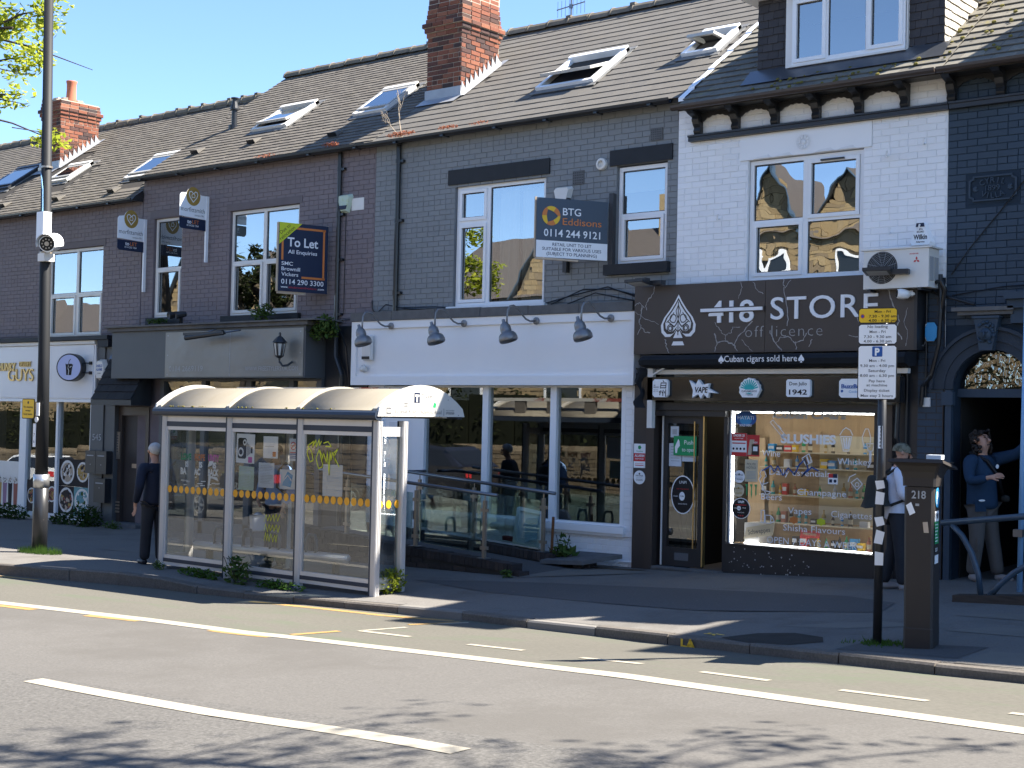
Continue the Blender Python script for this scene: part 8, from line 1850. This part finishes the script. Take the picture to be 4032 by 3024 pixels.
    for i, (el, wr, tip) in enumerate(arms):
        s = 1 if i == 0 else -1; n = str(i); w = Vector(wr); e_ = Vector(el)
        J['sh'+n] = (P(lean*.85,s*.185*wide,1.385), .085*l*k); J['up'+n] = (P(*((Vector((lean*.85,s*.19*wide,1.385))+e_)/2)), .07*l*k); J['el'+n] = (P(*el), .063*l*k); J['cuff'+n] = (P(*(e_+(w-e_)*.93)), .044*l*k)
        E += [('yoke','sh'+n),('sh'+n,'up'+n),('up'+n,'el'+n),('el'+n,'cuff'+n)]
    skinmesh('jacket', J, E, jacket, t, 2, 'waist')
    J = {'seat': (P(0,0,.93), .12*l*k)}; E = []
    for i, (kn, an, toe) in enumerate(legs):
        s = 1 if i == 0 else -1; n = str(i); a = Vector(an); kk = Vector(kn)
        J['hip'+n] = (P(0,s*.08,.83), .098*l*k); J['th'+n] = (P(*((Vector((0,s*.09,.84))+kk)/2)), .092*l*k); J['kn'+n] = (P(*kn), .078*l*k); J['sh'+n] = (P(*(kk*.45+a*.55)), .075*l*k); J['an'+n] = (P(*(a+Vector((0,0,-.03)))), .07*l*k)
        E += [('seat','hip'+n),('hip'+n,'th'+n),('th'+n,'kn'+n),('kn'+n,'sh'+n),('sh'+n,'an'+n)]
    skinmesh('trousers', J, E, trousers, t, 2, 'seat')
    for i, (kn, an, toe) in enumerate(legs):
        a, q = Vector(an), Vector(toe); d = (q-a); d.z = 0; d.normalize()
        J = {'heel': (P(a.x-d.x*.045,a.y-d.y*.045,.04), .042*k), 'mid': (P(a.x+d.x*.06,a.y+d.y*.06,.042), .045*k), 'ball': (P(a.x+d.x*.14,a.y+d.y*.14,.036), .044*k, .036*k), 'toe': (P(a.x+d.x*.20,a.y+d.y*.20,.03), .032*k, .028*k)}
        skinmesh('shoe', J, [('heel','mid'),('mid','ball'),('ball','toe')], shoes, t, 2, 'mid')
    return t, P, H
# elderly man waiting left of the shelter
bx, by = -16.62, -3.9
t, P, H = person((bx,by,pav(bx,by)), (-.96,.28), 1.73, 'elderly grey-haired man in glasses and navy jacket at the left end of the shelter',
    [((-.06,.25,1.10),(.10,.22,.88),(.16,.19,.72)), ((-.08,-.26,1.10),(.12,-.24,.86),(.17,-.22,.70))],
    [((.02,.10,.48),(-.03,.10,.09),(.1,.11,0)), ((.03,-.10,.48),(.05,-.11,.09),(.2,-.12,0))], .02, M['hair_grey'], M['cloth_navy'], M['cloth_char'], M['shoe'], hem=.84, loose=1.08)
b = MB()
for s in (-1,1): b.disc(H(.098,s*.034,.022), P.r, Vector((0,0,1)), .022, 12, r0=.018); b.tube([H(.09,s*.055,.025), H(-.01,s*.092,.03)], .003, 4)
b.tube([H(.1,-.014,.024), H(.1,.014,.024)], .003, 4); b.build('glasses', M['ink'], t)
# man inside the shelter with backpack
bx, by = -14.95, -3.1
t, P, H = person((bx,by,pav(bx,by)), (.15,-1), 1.74, 'man in light blue shirt and navy jacket with black backpack standing inside the bus shelter',
    [((.02,.27,1.12),(.16,.20,.98),(.22,.14,.86)), ((.0,-.26,1.10),(.14,-.24,.90),(.18,-.22,.74))],
    [((.02,.10,.48),(.0,.11,.09),(.16,.13,0)), ((.02,-.10,.48),(.02,-.11,.09),(.18,-.13,0))], .1, M['hair_dark'], M['cloth_sky'], M['cloth_navy'], M['shoe'], hem=.88, loose=1.05)
skinmesh('waistcoat', {'a': (P(-.005,0,.95), .158, .142), 'b': (P(0,0,1.12), .155,.138)}, [('a','b')], M['cloth_navy'], t, 2)
skinmesh('backpack', {'a': (P(-.22,0,1.02), .14,.09), 'b': (P(-.23,0,1.2), .15,.1), 'c': (P(-.20,0,1.36), .12,.08)}, [('a','b'),('b','c')], M['bag'], t, 2, 'b')
for s in (-1,1):
    b = MB(); b.tube([P(-.16,s*.13,1.38),P(-.02,s*.13,1.48),P(.13,s*.12,1.36),P(.14,s*.12,1.15),P(.0,s*.16,1.05)], .02, 6); b.build('strap', M['bag'], t, smooth=True)
skinmesh('carrier_bag', {'a': (P(.24,.12,.52), .13,.08), 'b': (P(.23,.13,.66), .12,.07), 'c': (P(.22,.14,.80), .04,.03)}, [('a','b'),('b','c')], M['cloth_white'], t, 2, 'b')
# person in a camouflage cap half hidden by the parking meter
bx, by = -6.76, -1.15
t, P, H = person((bx,by,pav(bx,by)), (.82,.57), 1.66, 'person in camouflage cap, white top and backpack half hidden behind the parking meter',
    [((.02,.25,1.12),(.20,.18,1.05),(.30,.12,1.08)), ((-.04,-.25,1.10),(.08,-.24,.88),(.12,-.23,.72))],
    [((.03,.10,.48),(.06,.10,.09),(.22,.11,0)), ((-.02,-.10,.48),(-.12,-.11,.09),(.04,-.12,0))], .12, M['hair_dark'], M['cloth_white'], M['cloth_char'], M['trainer'], cap=M['camo'], hem=.80, loose=1.0)
skinmesh('backpack', {'a': (P(-.25,.02,.98), .15,.12), 'b': (P(-.27,.02,1.14), .17,.14), 'c': (P(-.22,.02,1.34), .13,.1)}, [('a','b'),('b','c')], M['bag'], t, 2, 'b')
for s in (-1,1):
    b = MB(); b.tube([P(-.14,s*.12,1.36),P(-.0,s*.12,1.46),P(.13,s*.11,1.32),P(.1,s*.14,1.08),P(-.1,s*.15,1.0)], .018, 6); b.build('strap', M['bag'], t, smooth=True)
# curly haired man reaching up in the archway
bx, by = -6.22, .0
t, P, H = person((bx,by,pav(bx,0)), (.90,-.42), 1.76, 'curly haired man in a blue jacket looking up, arm raised, in the archway',
    [((.06,.25,1.13),(.27,.16,1.20),(.38,.06,1.235)), ((.28,-.26,1.47),(.52,-.24,1.66),(.66,-.22,1.76))],
    [((.05,.12,.49),(-.01,.13,.09),(.16,.18,0)), ((.04,-.12,.49),(.10,-.16,.09),(.28,-.2,0))], -.32, M['hair_dark'], M['cloth_blue'], M['cloth_grey'], M['trainer'], hairlen=.13, hem=.80, loose=1.12, lean=-.02)
b = MB(); b.tube([P(-.10,.10,1.47),P(.13,.05,1.38),P(.17,-.08,1.2),P(.14,-.17,1.0)], .022, 6); b.build('cross_strap', M['ink'], t, smooth=True)
skinmesh('waist_bag', {'a': (P(.17,-.18,1.0), .07,.05), 'b': (P(.17,-.2,.9), .075,.05)}, [('a','b')], M['bag'], t, 2)
b = MB(); b.disc(P(.168,-.06,1.32), P.r, UZ, .025, 12); b.disc(P(.16,.16,.93), P.r, UZ, .05, 12, 0, .012); b.build('badge', M['vinyl_white'], t)
b = MB(); b.obox(P(.13,.15,.87), P.r*.08, P.f*.006, UZ*.07); b.build('pocket', M['cloth_blue'], t)
b = MB(); b.obox(P(.075,.17,.42), P.f*.05, P.r*.012, UZ*.07); b.build('leg_pocket', M['cloth_grey'], t)
# ------------------------------------------------------------------ plants and trees
def leaf_cloud(b, c, r, n, size, flat=.0, rng=rnd, shell_=0):
    for i in range(n):
        d = Vector((rng.gauss(0,1), rng.gauss(0,1), rng.gauss(0,1))).normalized(); q = rng.random()**(.5 if not shell_ else .2)
        p = Vector(c)+Vector((d.x*r[0], d.y*r[1], d.z*r[2]))*q
        a = Vector((rng.gauss(0,1), rng.gauss(0,1), rng.gauss(0,.6))).normalized(); e = a.cross(Vector((rng.gauss(0,.5), rng.gauss(0,.5), 1))).normalized()
        s = size*rng.uniform(.6,1.3); nn = a.cross(e)*s*.2
        b.add([p-a*s, p+e*s*.55+nn, p+a*s, p-e*s*.55+nn], [(0,1,2,3)])
def plant(name, label, cat, c, r, n, size, m='weed', stems=0, group=None):
    t = thing(name, (c[0],c[1],c[2]-r[2]*.6), label, cat, group)
    b = MB(); leaf_cloud(b, c, r, n, size); b.build('foliage', M[m], t, kind='stuff')
    if stems:
        b = MB()
        for i in range(stems):
            a = rnd.random()*6.28; b.tube([(c[0],c[1],c[2]-r[2]*.9),(c[0]+math.cos(a)*r[0]*.5,c[1]+math.sin(a)*r[1]*.5,c[2]),(c[0]+math.cos(a)*r[0]*.9,c[1]+math.sin(a)*r[1]*.8,c[2]+r[2]*.8)], .006, 4)
        b.build('stem', M['bark'], t)
    return t
gp = pav
plant('weed_clump','large dark leafy weed clump at the foot of the grey pilaster by door 545','weed',(-23.35,-.45,gp(-23.4,-.4)+.16),(.42,.26,.26),420,.05,'foliage',6)
plant('weed_clump','low dark weed spreading under the dessert shop window, left of the biggest clump','weed',(-24.15,-.45,gp(-24,-.4)+.09),(.4,.18,.15),240,.045,'foliage',4)
plant('weed_clump','dark weeds at the foot of the dessert shop window near the frame edge','weed',(-26.2,-.35,gp(-26,-.4)+.12),(.7,.2,.2),360,.05,'foliage',4)
plant('weed_clump','small brown-green weed under the door step of 545','weed',(-22.45,-.5,gp(-22.5,-.4)+.06),(.3,.12,.1),110,.035,'weed')
plant('weed_clump','green leafy weed at the near corner post of the bus shelter, sunlit','weed',(-12.0,-3.85,gp(-12,-3.8)+.14),(.16,.22,.17),330,.038,'spring_leaf',5)
plant('weed_clump','tall broad-leaved weed under the middle shelter pane','weed',(-14.25,-4.36,gp(-14.2,-4.4)+.17),(.28,.10,.22),190,.045,'weed',6)
plant('grass_tuft','strip of grass and weeds along the kerb side of the left shelter pane','grass',(-15.0,-4.36,gp(-15,-4.4)+.04),(.45,.08,.09),330,.03,'grass')
plant('grass_tuft','strip of low green weeds under the right-hand shelter pane','grass',(-13.45,-4.36,gp(-13.4,-4.4)+.04),(.5,.08,.09),330,.03,'grass')
plant('grass_tuft','tiny sunlit weed at the left corner post of the shelter','grass',(-15.95,-4.3,gp(-16,-4.3)+.04),(.12,.07,.08),60,.03,'weed')
plant('weed_clump','upright weed beside the rusty stake at the end of the rear handrail','weed',(-12.08,-.32,-.16),(.12,.09,.22),90,.05,'weed',3)
plant('weed_clump','broad-leaved weed between the ramp and the stone slab','weed',(-12.0,-.45,-.24),(.26,.14,.12),70,.075,'weed',4)
plant('weed_clump','small weed at the end of the dark brick ramp wall','weed',(-11.75,-1.95,gp(-11.7,-1.9)+.05),(.1,.08,.07),50,.03,'weed')
plant('window_sill_plant','low green plant in a tray on the sill of the narrow purple house window','plant',(-21.65,-.2,3.31),(.32,.08,.05),130,.035,'weed')
plant('window_sill_plant','leafy plant with purple buds growing before the wide purple house window','plant',(-18.6,-.3,3.36),(.34,.12,.16),190,.045,'weed',7)
plant('ivy','ivy hanging over the right end of the grey hairdressers fascia','ivy',(-17.05,-.35,3.05),(.32,.22,.22),420,.045,'weed',5)
plant('roof_plant','red stonecrop growing along the gutter where purple and grey houses meet','plant',(-15.55,-.2,6.1),(.33,.05,.045),330,.016,'sedum')
plant('roof_plant','small patch of red stonecrop in the gutter near the middle of the grey house','plant',(-14.55,-.2,6.09),(.22,.04,.035),160,.015,'sedum')
plant('roof_plant','red stonecrop in the purple house gutter above its right downpipe','plant',(-17.15,-.2,6.1),(.22,.05,.04),190,.016,'sedum')
plant('roof_plant','faint red stonecrop on the purple house gutter left of its downpipe','plant',(-18.8,-.18,6.09),(.3,.05,.03),110,.015,'sedum')
plant('roof_plant','thin red stonecrop left of centre on the grey house gutter','plant',(-13.9,-.19,6.09),(.25,.04,.025),70,.014,'sedum')
b = MB(); rr = random.Random(3)
def twig(p, d, L, r, lv):
    q = Vector(p)+Vector(d)*L; b.tube([p, (Vector(p)+q)/2+Vector((rr.uniform(-.03,.03),0,rr.uniform(-.02,.02))), q], [r,r*.8,r*.55], 5)
    if lv:
        for k in range(3): twig(Vector(p)+(q-Vector(p))*rr.uniform(.35,1), (Vector(d)+Vector((rr.uniform(-.7,.7),rr.uniform(-.2,.2),rr.uniform(-.2,.5)))).normalized(), L*.55, r*.55, lv-1)
twig((-15.54,-.17,6.02), (-.18,.0,.98), .55, .012, 2); twig((-15.56,-.17,6.02), (-.7,.0,.7), .45, .008, 2)
tag(b.build('bare_twig', mat('pale_twig',(.36,.30,.23),.9,.1), origin=(-15.55,-.17,6.02)), 'bare leafless buddleia twig growing out of the gutter below the tall chimney', 'twig')
b = MB(); t = thing('grass_tuft', (-19.3,-3.95,gp(-19.3,-4)), 'bright green grass tuft round the foot of the lamp post', 'grass')
for i in range(900):
    a = rnd.random()*6.28; q = rnd.random()**.6*.42; x, y = -19.33+q*1.25*math.cos(a), -3.98+q*.5*math.sin(a); z = gp(x,y); h = rnd.uniform(.05,.15)*(1.15-q); dx, dy = rnd.uniform(-.05,.05), rnd.uniform(-.05,.05)
    b.add([(x-.005,y,z),(x+.005,y,z),(x+dx,y+dy,z+h)], [(0,1,2)])
b.build('grass_blades', M['grass'], t, kind='stuff')
b = MB(); t = thing('moss_patch', (-5.16,-5.04,gp(-5.1,-5)), 'moss and weed round the foot of the parking sign post', 'moss')
for i in range(220):
    x, y = -5.15+rnd.gauss(0,.11), -5.06+rnd.gauss(0,.07); z = gp(x,y)+.004; h = rnd.uniform(.01,.05); b.add([(x-.006,y,z),(x+.006,y,z),(x+rnd.uniform(-.03,.03),y,z+h)], [(0,1,2)])
b.build('grass_blades', M['grass'], t, kind='stuff')
b = MB()                                                            # moss cushions on the right-hand roof
for i in range(150):
    x, y = rnd.uniform(-7.0,-4.6), rnd.uniform(-.3,2.4); p = RP(x, y, h=.03); s = rnd.uniform(.01,.035); b.lathe([(s,0),(s*.8,s*.6),(0,s*.8)], p, 6, axis=(0,-SP,CP))
for i in range(40):
    x = rnd.uniform(-9.2,-7.2); y = rnd.uniform(-.42,-.1); p = RP(x, y, h=.03); s = rnd.uniform(.01,.03); b.lathe([(s,0),(s*.8,s*.6),(0,s*.8)], p, 6, axis=(0,-SP,CP))
b.build('moss_cushion', M['moss'], RE, kind='stuff')
def tree(loc, label, h0, crown, cr_, nleaf, size, m, seed, limbs=9, tr=.2, lean=(0,0), aim=None, cat='tree', sub=(5,3), spread=.45):
    rg = random.Random(seed); t = thing('street_tree', loc, label, cat); base = Vector(loc); cc = Vector(crown)
    b = MB(); top = Vector((cc.x+lean[0], cc.y+lean[1], cc.z+cr_[2]*.3)); mid = base+(top-base)*.5+Vector((rg.uniform(-.2,.2),rg.uniform(-.2,.2),0))
    b.tube([base-Vector((0,0,.1)), base+(mid-base)*.5, mid, top], [tr*1.25,tr,tr*.8,tr*.35], 10); b.build('trunk', M['bark'], t, smooth=True)
    lb = MB(); lf = MB(); k = 0
    for i in range(limbs):
        a = 2*math.pi*i/limbs+rg.uniform(-.3,.3); f = rg.uniform(.45,1.0); st = base+(top-base)*rg.uniform(.55,.95)
        en = cc+Vector((math.cos(a)*cr_[0]*f, math.sin(a)*cr_[1]*f, rg.uniform(-.75,.9)*cr_[2]))
        if aim and i < len(aim): en = Vector(aim[i])
        m_ = (st+en)/2+Vector((rg.uniform(-.3,.3),rg.uniform(-.3,.3),rg.uniform(.0,.5)))
        lb.tube([st, m_, en], [tr*.45,tr*.28,tr*.1], 7)
        for j in range(sub[0]):
            s0 = m_+(en-m_)*rg.uniform(.0,1.0); e0 = s0+Vector((rg.gauss(0,1),rg.gauss(0,1),rg.gauss(.1,.6)))*.22*cr_[0]
            lb.tube([s0,(s0+e0)/2+Vector((0,0,.08)),e0], [tr*.13,tr*.08,tr*.03], 5)
            for q in range(sub[1]):
                c0 = s0+(e0-s0)*rg.uniform(.4,1.1); lf_n = max(2, int(nleaf/(limbs*sub[0]*sub[1]))); leaf_cloud(lf, c0, (spread*rg.uniform(.6,1.3),)*2+(spread*.7,), lf_n, size, rng=rg)
                if rg.random() < .5: lb.tube([s0+(e0-s0)*.5, c0+Vector((rg.uniform(-.2,.2),rg.uniform(-.2,.2),rg.uniform(-.2,.2)))], [tr*.05,tr*.02], 4)
    lb.build('limb', M['bark'], t); lf.build('crown', M[m], t, kind='stuff'); return t
tree((-28.4,-5.3,pav(-28.4,-5.2)), 'tree with bright yellow-green spring leaves reaching in at the top left behind the lamp post', 0, (-26.6,-2.9,9.6), (4.2,2.2,3.0), 14000, .07, 'spring_leaf', 11, 16, .22,
     aim=[(-22.9,-2.9,7.7),(-22.5,-2.8,8.3),(-22.4,-2.9,9.1),(-23.3,-2.6,7.2),(-22.8,-3.0,9.8),(-23.4,-2.7,8.3),(-23.2,-2.6,9.0)], sub=(6,3), spread=.36)
# ------------------------------------------------------------------ across the road: what the panes reflect and what throws the road shadows
tree((3.4,-6.9,pav(3.4,-6.6)), 'spring street tree to the right whose branches shade the near lane', 0, (1.1,-7.2,8.2), (3.6,1.5,1.5), 3000, .06, 'spring_leaf', 5, 11, .2, sub=(6,3), spread=.42)
tree((-34,-20.6,gz(-34)), 'tree standing behind the stone wall across the road, mirrored in the upstairs panes', 0, (-33.6,-20.6,7.3), (1.9,1.8,2.0), 4200, .10, 'spring_leaf', 21, 11, .2)
tree((-45,-20.8,gz(-45)), 'bigger tree farther along behind the stone wall across the road', 0, (-43.5,-21,6.3), (3.6,3,3.0), 6000, .12, 'hedge', 22, 11, .25)
t = thing('stone_wall', (-25,-18.6,gz(-25)), 'long sandstone boundary wall with upright coping stones across the road', 'wall')
b = MB(); xw = -70
segs = [(-70+3*i, -67+3*i) for i in range(28)]
for a, c in segs: b.box(a,c,-18.9,-18.52,gz(a)-.6,gz((a+c)/2)+1.28)
b.build('wall_core', M['stone_joint'], t)
b = MB(); b2 = MB()
for a, c in segs:
    zb = gz((a+c)/2)-.3; z = zb; r = 0
    while z < zb+1.5:
        h = rnd.uniform(.10,.17); x = a+rnd.uniform(-.2,0)
        while x < c-.05:
            w = rnd.uniform(.22,.5); e = min(x+w, c)
            if e-max(x,a) > .06: q = rnd.uniform(.0,.03); b.box(max(x,a)+.006,e-.006,-18.53,-18.495+q,z+.006,z+h-.006)
            x += w
        z += h
    x = a
    while x < c-.05:
        w = rnd.uniform(.16,.3); e = min(x+w, c); b2.prism([(-18.95,z),(-18.47,z),(-18.47,z+.1),(-18.56,z+.24),(-18.86,z+.24),(-18.95,z+.1)], (x+.006,0,0), (0,1,0), UZ, (e-x-.012,0,0)); x += w
b.build('wall_stones', M['stone_wall'], t, kind='stuff'); b2.build('coping_stones', M['stone_wall'], t, kind='stuff')
t = thing('hedge', (-25,-19.7,gz(-25)), 'tall clipped dark green hedge growing above the stone wall across the road', 'hedge')
b = MB(); core = MB()
for i in range(36):
    x = -62+2*i
    if -39 < x < -36 : continue
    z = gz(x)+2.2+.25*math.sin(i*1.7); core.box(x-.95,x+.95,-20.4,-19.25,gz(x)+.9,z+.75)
    leaf_cloud(b, (x,-19.85,z-.1), (1.25,.85,1.35), 620, .085, shell_=1)
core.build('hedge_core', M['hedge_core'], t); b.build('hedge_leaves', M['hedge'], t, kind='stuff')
def stone_house(x0, x1, y, ze, zrg, gables, label, sash):
    """pale sandstone villa: coursed stones, gabled front bays, slate roof, white windows"""
    t = thing('stone_house', ((x0+x1)/2,y,gz((x0+x1)/2)), label, 'house'); zb = gz((x0+x1)/2)-.4
    def zmax(x):
        z = ze
        for gx, gw, gp_ in gables:
            if abs(x-gx) < gw: z = max(z, ze+(gp_-ze)*(1-abs(x-gx)/gw))
        return z
    b = MB(); b.box(x0,x1,y-7,y-.03,zb,ze)
    for gx, gw, gp_ in gables: b.prism([(gx-gw,ze),(gx+gw,ze),(gx,gp_)], (0,y-.03,0), UX, UZ, (0,-3,0))
    b.build('wall', M['stone_joint'], t)
    b = MB(); z = zb
    while z < max([ze]+[g[2] for g in gables]):
        h = rnd.uniform(.16,.24); x = x0
        while x < x1-.05:
            w = rnd.uniform(.25,.6); e = min(x+w, x1); m_ = (x+e)/2
            if z+h < zmax(m_) and not any(s_[0]-.05 < m_ < s_[1]+.05 and s_[2]-.05 < z+h/2 < s_[3]+.05 for s_ in sash): b.box(x+.006,e-.006,y-.04,y+rnd.uniform(0,.035),z+.006,z+h-.006)
            x += w
        z += h
    b.build('wall_stones', M['stone'], t, kind='stuff')
    b = MB(); b.add([(x0-.2,y+.15,ze-.05),(x1+.2,y+.15,ze-.05),(x1+.2,y-3.4,zrg),(x0-.2,y-3.4,zrg)], [(0,1,2,3)]); b.add([(x0-.2,y-7,ze),(x1+.2,y-7,ze),(x1+.2,y-3.4,zrg),(x0-.2,y-3.4,zrg)], [(0,1,2,3)])
    for gx, gw, gp_ in gables:
        for s in (-1,1): b.add([(gx+s*(gw+.15),y+.2,ze-.12),(gx,y+.2,gp_+.06),(gx,y-3.3,gp_+.06),(gx+s*(gw+.15),y-3.3,ze-.12)], [(0,1,2,3)])
    b.build('roof', mat('blue_slate_roof',(.085,.075,.07),.7,.3,var=.15,vs=4,stretch=(1,1,6)), t)
    b = MB()
    for gx, gw, gp_ in gables:
        for s in (-1,1): b.bar((gx+s*(gw+.16),y+.21,ze-.16),(gx,y+.21,gp_+.02),.05,.16,(0,1,0))
    b.build('bargeboard', M['blue_rail'], t)
    for p, q, c, d in sash:
        w = MB()
        for a_, b_, c_, d_ in ((p,q,d-.09,d),(p,q,c,c+.09),(p,p+.09,c+.09,d-.09),(q-.09,q,c+.09,d-.09),(p+.09,q-.09,(c+d)/2-.04,(c+d)/2+.04)): w.box(a_,b_,y-.02,y+.06,c_,d_)
        w.box(p-.1,q+.1,y-.02,y+.1,c-.16,c-.003); fo = w.build('window', M['upvc'], t)
        w = MB(); w.quad((q-.09,y+.01,c+.09),(p+.09,y+.01,c+.09),(p+.09,y+.01,d-.09),(q-.09,y+.01,d-.09)); w.build('pane', M['car_glass'], fo)
    c = MB(); xx = x1-1.2; c.box(xx-.5,xx+.5,y-3.9,y-2.9,zrg-1,zrg+1.2); c.build('chimney', M['stone'], t)
    return t
def sashes(xs, w, z0, z1): return [(x-w/2,x+w/2,z0,z1) for x in xs]
yo = -26
stone_house(-27.5,-17.3,yo,8.0,9.7,[(-23.6,1.5,10.4),(-20.7,1.4,10.2)],'twin gabled sandstone house across the road mirrored in the white house window',sashes((-23.4,-20.6),.9,5.6,7.4)+sashes((-26.2,-18.6),.9,5.4,7.2)+sashes((-23.4,-20.6),1.3,1.6,3.8))
stone_house(-39,-28.3,yo,6.4,9.2,[(-32.2,2.5,9.9)],'tall gabled sandstone house across the road mirrored in the grey house window',sashes((-32.2,),1.5,4.4,6.6)+sashes((-37,),1,4.0,5.6)+sashes((-32.2,-37),1.8,1.3,3.4))
stone_house(-58,-46,yo,5.8,8.0,[(-55,1.8,9.0),(-49,1.8,9.0)],'farther sandstone house across the road with white bay windows',sashes((-55,-49),1.4,3.6,5.6)+sashes((-52,),1,3.6,5.4))
stone_house(-75,-61,yo,5.2,7.6,[(-70,2.4,7.8)],'farthest sandstone house down the road on the other side',sashes((-70,-64),1.4,3.4,5.4))
stone_house(-14,4,yo,7.2,10.4,[(-9,2,9.6),(0,2,9.6)],'right-hand sandstone house across the road behind the camera',sashes((-9,0),1.5,4.8,6.6)+sashes((-4.5,),1,4.8,6.6)+sashes((-11,-7,-2,2),1.1,1.6,3.6))
def car(x, y, paint, label, L=4.4, H=1.5, W=1.78):
    z = road(x, y); t = thing('parked_car', (x,y,z), label, 'car'); k = L/4.4; h = H/1.5
    prof = [(-2.18,.32),(-2.2,.62),(-2.05,.82),(-1.0,.93),(1.9,1.0),(2.15,.90),(2.2,.55),(2.12,.28)]
    cab = [(-1.05,.92),(-.35,1.42),(.35,1.5),(1.25,1.44),(1.95,.99)]
    def sect(pr, w): return [(x+a*k, z+c*h) for a, c in pr]
    b = MB(); b.prism([(a*k, c*h) for a, c in prof], (x,y-W/2,z), UX, UZ, (0,W,0)); b.build('body', paint, t)
    b = MB(); P = [(a*k, c*h) for a, c in cab]; V = [(x+a, y-W/2+.04+(c-.95*h)*.35, z+c) for a, c in P]+[(x+a, y+W/2-.04-(c-.95*h)*.35, z+c) for a, c in P]; m = len(P)
    b.add(V, [tuple(range(m)), tuple(range(2*m-1,m-1,-1))]+[(i, m+i, m+i+1, i+1) for i in range(m-1)]); b.build('cabin', paint, t)
    for s in (-1,1):
        for q in ([(-.85,.97),(-.36,1.34),(.2,1.42),(.2,.98)],[(.28,.98),(.28,1.42),(1.18,1.37),(1.7,1.0)]):
            b = MB(); V = [(x+a*k, y+s*(W/2-.035-(c*h-.95*h)*.35), z+c*h) for a, c in q]; b.add(V, [(0,1,2,3)]); b.build('window', M['car_glass'], t)
    for q in ([(-1.0,.96),(-.38,1.39)],[(1.3,1.39),(1.9,1.02)]):
        (a0,c0),(a1,c1) = q; dx = -.012 if a0 < 0 else .012; b = MB(); b.add([(x+a0*k+dx,y-W*.42,z+c0*h+.01),(x+a0*k+dx,y+W*.42,z+c0*h+.01),(x+a1*k+dx,y+W*.34,z+c1*h+.01),(x+a1*k+dx,y-W*.34,z+c1*h+.01)], [(0,1,2,3)]); b.build('windscreen', M['car_glass'], t)
    for a in (-1.35*k, 1.35*k):
        for s in (-1,1):
            b = MB(); b.lathe([(.2,-.1),(.31,-.11),(.33,-.08),(.33,.08),(.31,.11),(.2,.1)], (x+a,y+s*(W/2-.08),z+.33), 22, axis=(0,1,0)); w = b.build('wheel', M['tyre'], t, smooth=False)
            b = MB(); yy = y+s*(W/2+.033)
            for q in range(5): an = q*1.2566; b.bar((x+a,yy,z+.33),(x+a+.2*math.cos(an),yy,z+.33+.2*math.sin(an)),.06,.02,(0,1,0))
            b.disc((x+a,yy-.005*s,z+.33), UX, UZ, .21, 22, r0=.18); b.build('rim', M['alloy'], w)
    for s in (-1,1):
        b = MB(); b.obox((x-2.12*k,y+s*W*.38,z+.7*h), (.05,0,0), (0,.16,0), (0,0,.07)); b.build('headlight', M['vinyl_white'], t)
        b = MB(); b.obox((x+2.16*k,y+s*W*.4,z+.8*h), (.03,0,0), (0,.1,0), (0,0,.1)); b.build('tail_light', M['ink_red'], t)
        b = MB(); b.obox((x-.75*k,y+s*(W/2+.09),z+1.0*h), (.06,0,0), (0,.09,0), (0,0,.06)); b.build('wing_mirror', paint, t)
    return t
car(-48.0, -14.0, M['car_white'], 'white car parked across the road, mirrored in the dessert shop window')
car(-28.0, -14.0, M['car_dark'], 'dark tall car parked across the road, mirrored in the white shop window', 4.6, 1.75)
car(-33.6, -13.9, M['car_dark'], 'low black car with alloy wheels parked across the road', 4.4, 1.45)
# unseen blocks added over the navy house, right of the frame, to cast street shadows
def shadow_block(name, x0, x1, yf, zt_, parent):
    y1 = (zt_-6.137)/.729; b = MB(); b.prism([(yf,6.137+.729*yf-.05),(yf,zt_),(y1,zt_)], (x0,0,0), (0,1,0), UZ, (x1-x0,0,0)); b.box(x0-.12,x1+.12,yf-.15,y1+.1,zt_+.002,zt_+.1); return b.build(name, M['slate_dark'], parent)
shadow_block('dormer', -4.4, -3.2, .0, 8.5, HE)
shadow_block('dormer', -2.9, -1.9, .0, 7.6, HE)
shadow_block('dormer', .2, 6.6, .0, 10.0, HE)  # block standing in for a taller neighbour, added for its shadow
